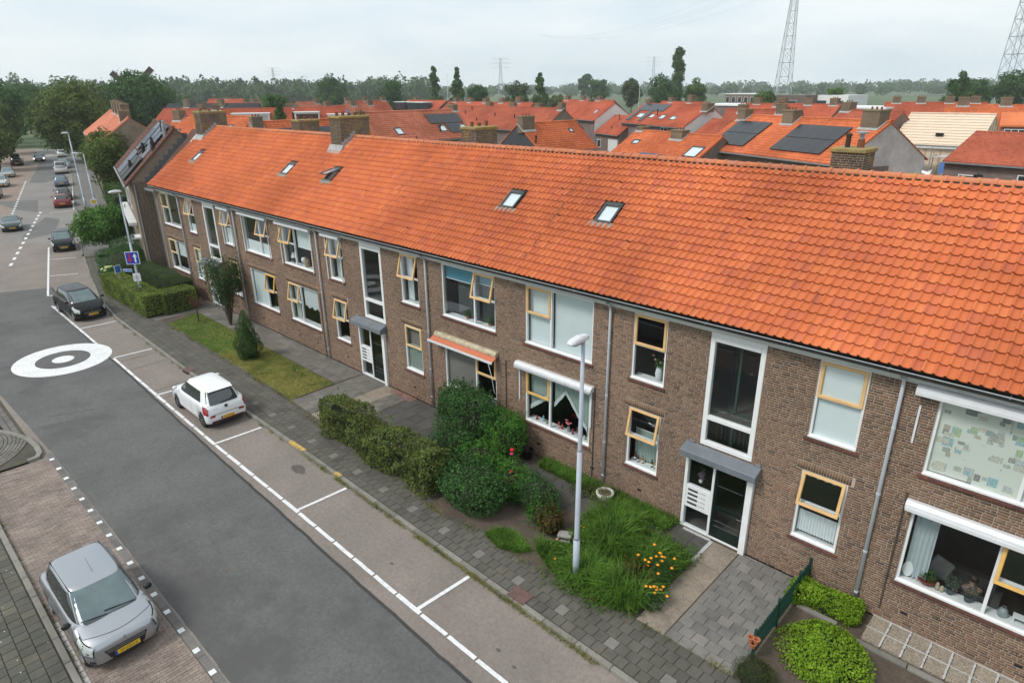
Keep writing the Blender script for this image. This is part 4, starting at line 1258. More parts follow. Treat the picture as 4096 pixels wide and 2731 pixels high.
W_TAN = brick_tex('tan_brick_wall', (.20,.145,.105), (.26,.195,.145), (.30,.26,.21))
W_WHITE = flat('white_render', (.74,.73,.71), .9, .06, 1.5)
W_GREY = flat('dark_grey_cladding', (.055,.06,.07), .6, .15, 2)
W_BOARD = flat('weathered_boards', (.215,.17,.135), .9, .25, 1.2)
M_PANEL = flat('solar_panel_glass', (.013,.014,.017), .22, .2, 2, spec=.6)
M_PANEL_B = flat('blue_solar_cells', (.06,.075,.13), .25, .2, 30, spec=.6)
M_PANEL_G = flat('dull_grey_collector', (.055,.065,.062), .45, .15, 4)
M_CREAM = flat('insulation_board', (.72,.58,.44), .8, .08, 1.5)
M_CHIM2 = brick_tex('weathered_chimney', (.15,.115,.075), (.21,.16,.11), (.22,.18,.13))
M_CHIMCAP2 = flat('lichen_chimney_cap', (.22,.19,.11), .95, .3, 5)
TILE_S = np.array([(0,.02),(.10,.044),(.26,.036),(.40,.008),(.72,0),(1,.012)])

def tile_slope(L_, S, skip, w=.21, g=.30):
    """tiles of one slope in (u, s, n) coordinates, u from 0 to L_"""
    nu, ns = max(1, int(L_/w)), max(1, int(S/g)); w = L_/nu; g = S/ns
    k = len(TILE_S); u = TILE_S[:,0]*w*1.04; n0 = TILE_S[:,1]
    low = np.stack([u, np.zeros(k), n0+.028], 1); up = np.stack([u, np.full(k, g+.02), n0+.002], 1); lip = np.stack([u, np.full(k,.004), n0+.004], 1)
    TV2 = np.concatenate([lip, low, up]); TQ2 = np.array([(r_*k+i, r_*k+i+1, (r_+1)*k+i+1, (r_+1)*k+i) for r_ in range(2) for i in range(k-1)])
    I, J = np.meshgrid(np.arange(nu), np.arange(ns)); P = np.stack([I.ravel()*w, J.ravel()*g], 1)
    keep = np.ones(len(P), bool)
    for (a, b_, c, d) in skip:
        keep &= ~((P[:,0]+w/2 > a) & (P[:,0]+w/2 < b_) & (P[:,1]+g/2 > c) & (P[:,1]+g/2 < d))
    P = P[keep]; n = len(P)
    VV = np.empty((n, len(TV2), 3)); VV[:,:,0] = P[:,0:1]+TV2[None,:,0]; VV[:,:,1] = P[:,1:2]+TV2[None,:,1]+RNG.uniform(-.008,.008,(n,1)); VV[:,:,2] = TV2[None,:,2]+RNG.uniform(-.003,.005,(n,1))
    return VV.reshape(-1,3), (TQ2[None]+(np.arange(n)*len(TV2))[:,None,None]).reshape(-1,4)

def win(parent, x0, x1, z0, z1, y, frame=None, split=None, glass=None, n=(0,-1)):
    b = MB(); b.ring_rect(x0,z0,x1,z1,.08,y-.04,y+.06)
    for s_ in (split or []): b.box(x0+(x1-x0)*s_-.04,y-.035,z0+.08,x0+(x1-x0)*s_+.04,y+.05,z1-.08)
    f = b.build('window', frame or M_WHITE, parent)
    MB().quad((x0+.06,y,z0+.06),(x1-.06,y,z0+.06),(x1-.06,y,z1-.06),(x0+.06,y,z1-.06)).build('pane', glass or MATS['far_window_glass'], f)
    return f
flat('far_window_glass', (.035,.045,.05), .12, .2, 1.5, spec=.8)
flat('far_window_pale', (.45,.48,.48), .3, .1, 1.5, spec=.6)

def house(name, label, A, B, zr, ze, hw, wall=None, roof=None, gableR=None, gableL=None, chims=(), skies=(), panels=(), pipes=(), wins=(), extra=None, tiles=True, group=None, cat='house', over=.3, hwb=None, verge=None, pmat=None):
    wall = wall or W_BROWN; roof = roof or M_TILE_B
    A, B = Vector((*A,0)), Vector((*B,0))
    C = (A+B)/2; d = (B-A); L_ = d.length; d.normalize()
    nrm = Vector((d.y, -d.x, 0))             # local -y side
    if nrm.dot(Vector((CAMP.x,CAMP.y,0))-C) < 0: d = -d
    rz = math.atan2(d.y, d.x)
    t = thing(name, label, cat, C, rz, group)
    hb = hwb or hw
    tanp = (zr-ze)/hw; h2 = L_/2
    zwf = ze + .12*tanp; 
    yw = -(hw-.35); zw = zr-abs(yw)*tanp - .06
    # walls
    b = MB()
    b.box(-h2+.02,yw,-.2,h2-.02,yw+.25,zw)
    b.build('wall', wall, t)
    MB().box(-h2+.02,hb-.6,-.2,h2-.02,hb-.35,zr-(hb-.35)*tanp-.06).build('rear_wall', wall, t)
    for e, mt in ((-h2, gableL or wall), (h2, gableR or wall)):
        s_ = 1 if e > 0 else -1
        MB().extrude([(e-s_*.22,yw+.001,-.2),(e-s_*.22,hb-.351,-.2),(e-s_*.22,hb-.351,zr-(hb-.35)*tanp-.05),(e-s_*.22,0,zr-.05),(e-s_*.22,yw+.001,zw+.01)], (s_*.22,0,0)).build('gable', mt, t)
    # roof: two slopes
    p = math.atan2(zr-ze, hw); S = math.hypot(zr-ze, hw)
    skip = [(x0+h2,x1+h2,s0,s1) for (x0,x1,s0,s1) in skies]
    Lr = L_+2*.06
    rf = MB().hexa([(-Lr/2,-hw,ze-.09),(Lr/2,-hw,ze-.09),(Lr/2,0,zr-.09),(-Lr/2,0,zr-.09),(-Lr/2,-hw,ze-.02),(Lr/2,-hw,ze-.02),(Lr/2,0,zr-.02),(-Lr/2,0,zr-.02)])
    zeb = zr-hb*tanp
    rf.hexa([(-Lr/2,0,zr-.09),(Lr/2,0,zr-.09),(Lr/2,hb,zeb-.09),(-Lr/2,hb,zeb-.09),(-Lr/2,0,zr-.02),(Lr/2,0,zr-.02),(Lr/2,hb,zeb-.02),(-Lr/2,hb,zeb-.02)])
    rfo = rf.build('roof', roof, t)
    if tiles:
        V2, Q2 = tile_slope(Lr, S, skip)
        P = np.stack([V2[:,0]-Lr/2, -hw+V2[:,1]*math.cos(p)-V2[:,2]*math.sin(p), ze+V2[:,1]*math.sin(p)+V2[:,2]*math.cos(p)-.015], 1)
        o = mobj('roof_tiles', np_mesh('roof_tiles', P, Q2, roof), rfo); o['kind'] = 'stuff'
    rg = MB(); n = max(1, int(Lr/.34))
    for k in range(n):
        a = -Lr/2+Lr*k/n; c = -Lr/2+Lr*(k+1)/n
        for (q0, q1, sc) in ((a, c-.05, 1.0), (c-.06, c, 1.18)):
            m0 = len(rg.v)
            for x in (q0, q1): rg.v += [(x, -.12*math.cos(math.pi*i/5)*sc, zr+.0+.10*math.sin(math.pi*i/5)*sc) for i in range(6)]
            rg.f += [(m0+i, m0+i+1, m0+7+i, m0+6+i) for i in range(5)]
    o = rg.build('ridge_tiles', roof, rfo); o['kind'] = 'stuff'
    for e in (-1, 1):
        MB().hexa([(e*(h2+.05)-.03,-hw,ze-.14),(e*(h2+.05)+.03,-hw,ze-.14),(e*(h2+.05)+.03,0,zr-.14),(e*(h2+.05)-.03,0,zr-.14),(e*(h2+.05)-.03,-hw,ze+.03),(e*(h2+.05)+.03,-hw,ze+.03),(e*(h2+.05)+.03,0,zr+.03),(e*(h2+.05)-.03,0,zr+.03)]).build('verge_board', verge or roof, rfo)
    MB().extrude([(-Lr/2,-hw+.02,ze-.04),(-Lr/2,-hw-.13,ze-.04),(-Lr/2,-hw-.12,ze-.14),(-Lr/2,-hw+.02,ze-.16)], (Lr,0,0)).build('gutter', M_ZINC, t)
    fn = lambda x, s, n=0.: (x, -hw+s*math.cos(p)-n*math.sin(p), ze+s*math.sin(p)+n*math.cos(p))
    for (x0,x1,s0,s1) in skies: roof_window(x0+.04, x1-.04, s0+.05, s1-.02, 0, t, fn, flash=False)
    for c in chims:
        x, y, wx, wy, top = c[:5]; zb = zr-abs(y)*tanp-.5
        ch = MB().box(x-wx/2,y-wy/2,zb,x+wx/2,y+wy/2,zr+top-.1).build('chimney', c[5] if len(c) > 5 else M_CHIM2, t)
        MB().box(x-wx/2-.05,y-wy/2-.05,zr+top-.1,x+wx/2+.05,y+wy/2+.05,zr+top).build('cap', M_CHIMCAP2, ch)
        np_ = 3 if max(wx,wy) > .8 else 2
        for k in range(np_):
            q = (k+.5)/np_-.5
            MB().lathe([(.08,0),(.07,.2),(.0,.2)], (x+q*wx*.8 if wx > wy else x, y+q*wy*.8 if wy >= wx else y, zr+top), 7).build('pot', M_POT, ch)
        yb = y-wy/2; zf = zr-abs(yb)*tanp
        if y-wy/2 < -.1:
            MB().hexa([(x-wx/2-.12,yb-.2,zf-.2*tanp+.03),(x+wx/2+.12,yb-.2,zf-.2*tanp+.03),(x+wx/2+.12,min(0,y+wy/2),zr-abs(min(0,y+wy/2))*tanp+.03),(x-wx/2-.12,min(0,y+wy/2),zr-abs(min(0,y+wy/2))*tanp+.03),
                       (x-wx/2-.12,yb-.2,zf-.2*tanp+.07),(x+wx/2+.12,yb-.2,zf-.2*tanp+.07),(x+wx/2+.12,min(0,y+wy/2),zr-abs(min(0,y+wy/2))*tanp+.09),(x-wx/2-.12,min(0,y+wy/2),zr-abs(min(0,y+wy/2))*tanp+.09)]).build('flashing', MATS['pale_lead'], ch)
    pm = {}
    for (x, s, w, h_) in panels:
        k_ = (round(w,2), round(h_,2))
        if k_ not in pm:
            pm[k_] = MB().box(.014,.014,0,w-.014,h_-.014,.035).mesh('solar_panel', pmat or M_PANEL)
        mobj('solar_panel', pm[k_], t, fn(x, s, .12), (p, 0, 0))
    for (x, s, h_) in pipes:
        q = fn(x, s); MB().lathe([(.07,-.1),(.07,h_*.6),(.10,h_*.62),(.10,h_*.9),(.0,h_)], q, 8).build('flue', M_BLACK, t)
    for w in wins:
        win(t, w[0], w[1], w[2], w[3], yw-.01, split=w[4] if len(w) > 4 else None, glass=w[5] if len(w) > 5 else None, frame=w[6] if len(w) > 6 else None)
    if extra: extra(t, dict(h2=h2, hw=hw, yw=yw, zw=zw, fn=fn, p=p, S=S, tanp=tanp, zr=zr, ze=ze))
    return t

def dormer(t, G, x0, x1, z0, z1, y, wallm=None, frame=None, split=(.33,.66), pale=False):
    b = MB().box(x0,y,z0,x1,y+2.2,z1).build('dormer', wallm or M_WHITE, t)
    MB().box(x0-.12,y-.15,z1,x1+.12,y+2.4,z1+.12).build('dormer_roof', M_WHITE, b)
    f = MB(); f.ring_rect(x0+.12,z0+.1,x1-.12,z1-.1,.08,y-.05,y-.005)
    for s_ in split: f.box(x0+(x1-x0)*s_-.04,y-.045,z0+.18,x0+(x1-x0)*s_+.04,y-.006,z1-.18)
    f.build('dormer_frame', frame or M_WHITE, b)
    MB().quad((x0+.15,y-.02,z0+.15),(x1-.15,y-.02,z0+.15),(x1-.15,y-.02,z1-.15),(x0+.15,y-.02,z1-.15)).build('pane', MATS['far_window_pale' if pale else 'far_window_glass'], b)

def collect_black(t, G): pass
# house beside the block, at the bend of the street
def lh_extra(t, G):
    fn, p, h2 = G['fn'], G['p'], G['h2']
    # collectors and panels on the street slope (local x grows away from the block)
    for (x, s, w, h_, mt) in ((3.1,.1,1.0,1.9,M_PANEL_B),(4.2,.05,.95,1.75,M_PANEL_G),(4.9,.0,.9,2.0,M_PANEL_G),(1.9,2.0,1.0,1.9,M_PANEL_B),(3.2,1.6,.5,2.1,M_PANEL_G),(2.8,2.75,.95,1.85,M_PANEL_B),(3.75,2.7,.95,1.9,M_PANEL_B),(4.7,2.55,.85,1.75,M_PANEL_B)):
        pass
    xs = h2
    for (x, s, w, h_, mt) in ((xs-2.9,.12,1.7,1.95,M_PANEL_G),(xs-5.3,.15,2.1,1.8,M_PANEL_G),(xs-8.6,.20,2.9,1.95,M_PANEL_B),(xs-8.4,2.3,1.6,2.0,M_PANEL_B),(xs-5.4,2.1,1.2,1.0,M_PANEL_G),(xs-2.9,2.9,1.6,1.85,M_PANEL_B),(xs-5.2,3.0,1.9,1.8,M_PANEL_B),(xs-8.2,2.9,2.3,1.9,M_PANEL_B)):
        MB().box(0,0,0,w,h_,.05).build('solar_panel', mt, t, fn(x, s, .14), (p,0,0))
        fr = MB(); 
        for k in range(1, 4): fr.box(w*k/4-.01,0,.05,w*k/4+.01,h_,.062)
        fr.box(0,0,.05,.02,h_,.062); fr.box(w-.02,0,.05,w,h_,.062); fr.box(0,0,.05,w,.02,.062); fr.box(0,h_-.02,.05,w,h_,.062)
        fr.build('panel_rails', M_STEEL if mt is M_PANEL_B else M_BLACK, t, fn(x, s, .14), (p,0,0))
    for (x, s0, s1) in ((xs-1.4,1.9,2.9),(xs-2.3,1.95,2.95),(xs-3.4,2.0,3.0)):
        MB().tube([fn(x,s0,.12),fn(x,s1,.12)], .05, 8).build('collector_pipe', M_STEEL, t)
    for (x, s, h_, m_) in ((xs-.65,4.1,1.0,M_STEEL),(xs-.55,2.9,.85,M_BLACK),(xs-2.4,4.2,.9,M_BLACK),(xs-3.2,2.3,.8,M_BLACK),(xs-2.9,.9,.7,M_BLACK)):
        q = fn(x, s); MB().lathe([(.13,-.1),(.12,h_*.75),(.09,h_*.78),(.09,h_),(.0,h_+.03)], q, 10).build('flue', m_, t)
    # stepped lead on the gable
    st = MB()
    for k in range(9):
        y = -2.3+k*.33; z = 6.25+k*.33
        MB().box(h2+.004,y,z-.10,h2+.03,y+.34,z+.52).build('stepped_flashing', MATS['dark_lead'], t)
    MB().tube([(h2+.06,-3.0,0),(h2+.06,-3.0,6.3)], .04, 8).build('downspout', M_ZINC, t)
    MB().tube([(h2+.06,-2.0,0.2),(h2+.06,-2.0,6.0)], .035, 8).build('downspout', M_ZINC, t)
    V2, Q2 = brick_face_quads((h2+.012,-3.14,0), (0,1,0), (1,0,0), 3.0, 6.5, random.Random(5))
    o = mobj('gable_brickwork', np_mesh('gable_brickwork', V2, Q2, MATS['tan_brick']), t); o['kind'] = 'stuff'
    MB().box(-h2,-3.7,3.2,h2-3,-3.18,3.4).build('balcony_slab', M_FASCIA, t)
    MB().box(h2-2.6,-3.75,2.55,h2-1.4,-3.17,2.65).build('porch_roof', M_WHITE, t)
    MB().box(h2-2.6,-3.75,2.65,h2-1.4,-3.6,2.72).build('porch_band', W_GREY, t)
flat('dark_lead', (.10,.108,.118), .55, .15, 5)
brick_mat('tan_brick', [(.19,.135,.10),(.24,.175,.13),(.21,.15,.115),(.17,.12,.09)])
house('corner_house', 'tan brick house beside the orange block, its brown roof crowded with solar collectors and flues', (-47.0,2.43), (-60.5,5.92), 9.76, 6.3, 3.5, wall=W_TAN, roof=M_TILE_D, over=.3, extra=lh_extra,
      wins=((-4.5,-2.6,1,2.6,(.5,)),(-4.3,-2.6,3.9,5.4,(.5,)),(-.5,1.2,3.9,5.4,(.5,))))
# narrow link between the two
lk = thing('link_building', 'narrow brick link with white verge between the corner house and the long block', 'building', (-46.2,2.8,0))
MB().box(-.75,-2.45,0,.70,4.5,6.2).build('wall', W_TAN, lk)
MB().extrude([(.62,-2.3,6.2),(.62,4.2,6.2),(.62,.75,9.6)], (.1,0,0)).build('gable', W_TAN, lk)
lr = MB().hexa([(-.78,-2.75,6.15),(.74,-2.75,6.15),(.74,.75,9.55),(-.78,.75,9.55),(-.78,-2.75,6.23),(.74,-2.75,6.23),(.74,.75,9.63),(-.78,.75,9.63)]).build('roof', M_TILE_D, lk)
MB().hexa([(-.78,.75,9.55),(.74,.75,9.55),(.74,4.5,5.9),(-.78,4.5,5.9),(-.78,.75,9.63),(.74,.75,9.63),(.74,4.5,5.98),(-.78,4.5,5.98)]).build('rear_roof', M_TILE_D, lk)
MB().hexa([(.70,-2.75,6.2),(.80,-2.75,6.2),(.80,.75,9.6),(.70,.75,9.6),(.70,-2.75,6.36),(.80,-2.75,6.36),(.80,.75,9.76),(.70,.75,9.76)]).build('white_verge', M_WHITE, lr)
MB().extrude([(-.8,-2.76,6.14),(-.8,-2.95,6.16),(-.8,-2.93,6.02),(-.8,-2.76,6.0)], (1.55,0,0)).build('gutter', M_ZINC, lk)
MB().tube([(-.05,-2.62,6.05),(-.05,-2.53,5.7),(-.05,-2.53,0)], .045, 8).build('downspout', M_ZINC, lk)

def P5(x, s, n, w=1.06, h_=1.72): return [(x+k*w, s, w, h_) for k in range(n)]
# ---- B1
house('panel_roof_house', 'house with seven black solar panels and three skylights behind the tall chimney', (-64.2,28.7), (-63.6,42.1), 9.6, 6.55, 4.0, roof=M_TILE_P,
      panels=P5(1.2,2.55,5,.98,1.62)+P5(3.16,.88,2,.98,1.62), skies=((-4.2,-3.2,1.1,2.3),(2.0,3.0,1.2,2.35),(5.15,6.1,1.2,2.35)), pipes=((1.75,1.2,.9),(-2.2,.3,.3)), chims=((6.4,.3,.7,1.2,.55),),
      wins=((3.9,6.4,4.6,6.2,(.6,)),))
# ---- B3
def b3x(t, G): MB().box(-G['h2']-.02,-2.6,5.0,-G['h2']+.0,2.6,8.2).build('dark_cladding', W_GREY, t)
house('orange_house', 'small orange roofed house with dark grey gable cladding and chimney on its left end', (-45.6,34.0), (-44.6,41.5), 8.75, 6.2, 3.6, gableL=W_GREY, chims=((-3.2,-.5,1.5,.8,.7),), skies=((1.9,2.5,2.6,3.3),), pipes=((-3.6,1.4,.8),))
# ---- B2 long row
house('terrace', 'long red roofed terrace with weathered boarded gable end behind the small orange house', (-87.4,65.0), (-62.9,62.1), 9.2, 6.2, 4.3, roof=M_TILE_O, gableR=W_BOARD, wall=W_PURPLE,
      chims=((12.0,0,.9,.8,.75),(6,.9,1.2,.7,.6),(0,.9,1.2,.7,.6),(-6,.9,1.2,.7,.6)), pipes=((-9.3,3.2,.6),(-1,2.8,.6),(4,2.6,.6),(-8.5,4.2,.6),(-4.5,1.6,.5)), wins=((-11,-9.2,4.2,5.4,(.5,)),(-8,-6,4.2,5.4,(.5,)),(-4,-2,4.2,5.4,(.5,)),(0,2,4.2,5.4,(.5,))))
# ---- B4 white gabled
house('white_gabled_house', 'red roofed house with bright white side gable and purple brick front', (-84.9,96.6), (-74.8,91.8), 9.2, 6.2, 4.5, roof=M_TILE_R, gableR=W_WHITE, wall=W_PURPLE, skies=((2.2,3.1,2.0,3.2),), chims=((-5.2,.6,1.2,.8,.6),),
      wins=((-4.3,-1.2,4.5,5.9,(.35,.68),MATS['far_window_pale']),(-4.3,-1.2,.9,3.1,(.66,),MATS['far_window_pale']),(1.9,3.1,1.4,2.7),))
house('garage_house', 'lower red roofed house with a white garage door between two white gables', (-74.4,91.4), (-66.5,87.6), 7.1, 4.1, 4.3, roof=M_TILE_R, wall=W_BROWN, pipes=((-1.0,4.0,1.0),(0,1.5,.5)), chims=(),
      wins=((-3.6,-2.2,1.6,3.0),(.6,3.9,-.1,3.3,None,flat('white_garage_door', (.72,.72,.72), .6, .04, 2))))
# ---- B5
house('solar_house', 'house with a dark T of solar panels, four skylights and a white right gable', (-67.6,90.5), (-50.2,81.6), 9.2, 6.15, 4.7, roof=M_TILE_R, wall=W_PURPLE, gableR=W_WHITE,
      panels=P5(-8.9,3.5,7,1.2,1.9)+P5(-8.9,.7,1,1.2,2.8)+P5(-4.6,.7,1,1.2,2.8), skies=((-6.9,-4.9,1.6,2.9),(-2.9,-1.5,1.7,2.8),(.3,1.8,1.6,2.8),(3.6,5.2,1.6,2.6)), pipes=((-.8,2.4,1.2),), chims=((-8.6,.3,1.4,.9,.7),(9.9,-.6,1.6,1.2,.4)),
      wins=((3.2,5.4,4.6,5.9,(.4,)),(-9,-8.2,3.6,5.4,)))
house('lower_wing', 'lower red roofed wing to the right of the white gabled solar house', (-49.3,80.8), (-40.5,76.6), 7.4, 4.6, 4.4, roof=M_TILE_R, chims=((4.0,-.3,1.0,.9,1.5),))
# ---- B6
house('chimney_house', 'orange roof with a broad chimney in its middle and three white framed panels', (-38.6,44.2), (-27.6,40.8), 7.9, 5.0, 4.6, chims=((.9,-.4,1.5,.9,.35),(-5.2,.3,.9,.9,.35)), skies=((-4.4,-3.4,3.2,3.95),(3.8,5.4,2.2,3.75)), panels=P5(-1.6,.55,3,1.02,1.5), pmat=M_PANEL_B)
# ---- B7
def b7x(t, G):
    for x in (-6.2,.7):
        MB().box(x,G['yw']-.16,5.2,x+3.6,G['yw']-.01,5.55).build('shutter_box', M_WHITE, t)
        MB().box(x+.1,G['yw']-.08,3.6,x+3.5,G['yw']-.012,5.2).build('roller_shutter', M_WHITE, t)
    MB().box(G['h2']+.002,-1.9,2,G['h2']+.02,.6,6.4).build('patched_brick', W_BROWN, t)
house('twin_panel_house', 'orange roofed house with two big black solar arrays and a pale brick gable', (-28.4,46.0), (-14.2,39.6), 9.5, 6.7, 4.6, gableR=W_PALE, wall=W_BROWN, extra=b7x,
      panels=P5(-6.9,2.55,4,1.03,1.72)+P5(-6.9,.8,4,1.03,1.72)+P5(.35,2.55,5,1.03,1.72)+P5(.35,.8,5,1.03,1.72), chims=((-1.3,-.45,1.2,.9,.6),(6.7,-.35,1.5,1.0,.8),(-7.1,-.3,1.0,.9,.55)))
# ---- B8
house('red_roof_house', 'old red roof rising behind the pale gable chimney', (-28.0,71.5), (-20.6,68.0), 9.25, 5.8, 4.6, roof=M_TILE_O, chims=((-3.4,.2,1.3,1.0,.85),))
# ---- B9: insulated roof
def b9x(t, G):
    fn, h2, S = G['fn'], G['h2'], G['S']
    for k in range(11):
        s = .1+k*(S-.2)/11
        MB().hexa([fn(-h2-.05,s,-.01),fn(h2+.05,s,-.01),fn(h2+.05,s+.05,-.01),fn(-h2-.05,s+.05,-.01),fn(-h2-.05,s,.06),fn(h2+.05,s,.06),fn(h2+.05,s+.05,.05),fn(-h2-.05,s+.05,.05)]).build('batten', flat('pale_batten', (.74,.63,.50), .8, .06, 2), t)
    for k in range(9):
        y = -4.3+k*1.05; zt = G['zr']-abs(y)*G['tanp']-.15
        MB().box(h2+.005,y,-.2,h2+.05,y+.09,zt).build('stud', flat('yellow_stud', (.52,.40,.20), .8, .1, 3), t)
    for k in range(6):
        x = -h2+.4+k*(2*h2-.8)/5
        MB().box(x,G['yw']-.06,0,x+.1,G['yw']-.005,6.1).build('stud', MATS['yellow_stud'], t)
    q = fn(.1, 1.5, .1); MB().box(q[0]-.35,q[1]-.1,q[2],q[0]+.35,q[1]+.25,q[2]+.25).build('dark_cover', M_BLACK, t)
house('insulated_house', 'house under renovation wrapped in cream insulation boards on roof and walls', (-20.3,70.2), (-12.6,70.0), 9.05, 6.2, 5.0, wall=M_CREAM, roof=M_CREAM, gableR=M_CREAM, gableL=M_CREAM, tiles=False, extra=b9x)
# ---- B10
def b10x(t, G): pass
house('brown_house', 'brown brick house with weathered red roof at the right edge', (-11.3,54.2), (6,51.2), 8.2, 6.15, 5.4, roof=M_TILE_O, wall=W_PURPLE, verge=M_BLACK,
      wins=((-7.6,-6.3,3.7,5.2,None,None),(-3.6,-1.9,3.4,5.5,None,None),(-1.85,1.4,3.4,5.5,None,MATS['far_window_pale'])))
# ---- further houses, left to right
FAR = [
 ('street_house','pale orange roofed row with stepped chimneys beside the street trees',(-121.0,20.6),(-83.5,11.3),9.3,6.2,4.2,M_TILE_P,W_TAN,[(17,-.3,1.3,1.0,.7),(11,.2,2.6,.9,1.3),(5,.2,2.6,.9,1.4),(-1,.2,2.6,.9,1.5),(-7,.2,2.6,.9,1.5)]),
 ('row_house','orange pantiled row house with skylight just behind the left chimney',(-84.3,17.0),(-72.5,20.6),9.3,6.4,4.2,M_TILE_B,W_BROWN,[(-.6,-1.0,1.2,.9,.7),(-5.6,-.4,1.2,.9,.6)]),
 ('row_house','orange roof with a long dark panel sheet between two chimneys',(-62.6,14.9),(-60.6,26.4),9.2,6.2,4.2,M_TILE_B,W_BROWN,[(-5.2,-.5,1.0,.9,.5),(5.2,-.5,1.0,.9,.7)]),
 ('dormer_house','red roofed house with a wide white dormer window',(-108,30.5),(-101.6,41.0),9.3,6.2,4.3,M_TILE_R,W_BROWN,[(-5,.2,1.1,.9,.6)]),
 ('slate_house','dark slate mansard row with white windows below the tree line',(-163,45.0),(-146,58.0),9.25,6.0,4.6,M_TILE_K,W_GREY,[(-6,-.6,1.2,1,1.0),(2,-.6,1.2,1,1.0)]),
 ('row_house','faded red roof between the dark slate row and the left chimney',(-118,27.6),(-109.7,31.9),9.3,6.3,4.3,M_TILE_O,W_BROWN,[(3,-.4,1.0,.9,.7)]),
 ('far_house','small red gabled house in front of the far woods',(-238,86.0),(-228,93.6),9.3,6.0,4.3,M_TILE_R,W_TAN,[(0,.2,1,.9,.7)]),
 ('far_house','red roof with pale skylight left of the small spruce',(-160,58.5),(-150,60.5),9.3,6.2,4.3,M_TILE_R,W_BROWN,[(2,.2,1.2,.9,.9),(5.5,-.3,1.2,.9,1.0)]),
 ('hipped_house','salmon hipped roof behind the white boxed dormers',(-143.3,65.2),(-147.3,73.0),9.4,6.2,4.6,M_TILE_P,W_BROWN,[(3.5,-.4,1.4,.9,.6)]),
 ('white_dormer_house','red roof with two boxy white dormers right of the spruce',(-103.5,41.0),(-99.5,49.5),9.3,6.2,4.4,M_TILE_R,W_BROWN,[(-4,.2,1.1,.9,.6)]),
 ('row_house','red roof with chimneys in front of the oak',(-147.2,80.7),(-146,92.0),9.3,6.2,4.4,M_TILE_R,W_BROWN,[(-5,.2,1.2,.9,.8),(0,.2,1.2,.9,.8),(5,.2,1.2,.9,.8)]),
 ('row_house','salmon roof with a white little gable left of the panel roof house',(-106.8,50.3),(-107.9,60.7),9.3,6.2,4.4,M_TILE_P,W_BROWN,[(-4.6,.2,1.2,.9,.7),(1,.2,1.2,.9,.8),(5,.2,1.2,.9,.8)]),
 ('modern_dormer_house','red roofed house with long dark grey modern dormers',(-136,91.5),(-119.6,89.6),9.4,6.2,4.8,M_TILE_R,W_GREY,[(-6,.9,1.1,.9,.6)]),
 ('far_terrace','distant red terrace with a line of small chimneys behind the long terrace',(-113,84.6),(-86.8,82.5),9.35,6.2,4.4,M_TILE_R,W_BROWN,[(-11,.2,1.2,.9,.7),(-6,.2,1.2,.9,.7),(-1,.2,1.2,.9,.7),(4,.2,1.2,.9,.7),(9,.2,1.4,.9,1.0)]),
 ('far_terrace','distant red terrace left of the white gabled house',(-104,112.6),(-86,107.5),9.3,6.2,4.4,M_TILE_R,W_BROWN,[(-8,.2,1.2,.9,.8),(-2,.2,1.2,.9,.8),(4,.2,1.2,.9,.8)]),
 ('far_terrace','red terrace between the two white gables',(-72.5,104.5),(-60,99.0),9.25,6.2,4.4,M_TILE_R,W_BROWN,[(-4,.2,1.2,.9,.7),(2,.2,1.3,.9,1.2)]),
 ('row_house','red roof behind the big side chimney of the solar house',(-47,86.6),(-38.8,82.5),9.2,6.2,4.5,M_TILE_R,W_BROWN,[(2.2,.3,1.1,.9,.6)]),
 ('row_house','faded red roof behind the ridge of the twin array house',(-41.5,69.5),(-32.5,71.0),9.2,6.2,4.4,M_TILE_O,W_BROWN,[(-2.5,-.3,1.1,.9,.6),(2.2,-.4,1.1,.9,.7)]),
 ('far_terrace','red terrace with four chimneys left of the cream insulated roof',(-52,97.5),(-36,95.2),9.2,6.2,4.4,M_TILE_R,W_BROWN,[(-6,.2,1.2,.9,.9),(-1.5,.2,1.2,.9,.9),(3,.2,1.2,.9,.9),(7,.2,1.2,.9,.9)]),
 ('far_terrace','red terrace with four chimneys above the cream insulated roof',(-34.5,112.0),(-21.0,116.5),9.2,6.2,4.4,M_TILE_R,W_BROWN,[(-5.5,.2,1.2,.9,.9),(-2,.2,1.2,.9,.9),(2,.2,1.2,.9,.9),(5.5,.2,1.2,.9,.9)]),
 ('dormer_terrace','orange terrace with hipped dormers and six chimneys at the right edge',(-22.5,96.5),(3,101.0),9.3,6.0,5.0,M_TILE_B,W_PURPLE,[(-11,.2,1.3,1,.95),(-6.2,.2,1.3,1,.95),(-1.5,.2,1.3,1,.95),(3.2,.2,1.3,1,.95),(7.8,.2,1.3,1,.95),(12,.2,1.3,1,.95)]),
 ('row_house','orange roof low at the right edge beside the dormer terrace',(-5.0,74.0),(9,77.0),8.6,5.6,4.6,M_TILE_O,W_BROWN,[(-4,.2,1.3,1,.8)]),
]
_seen = {}
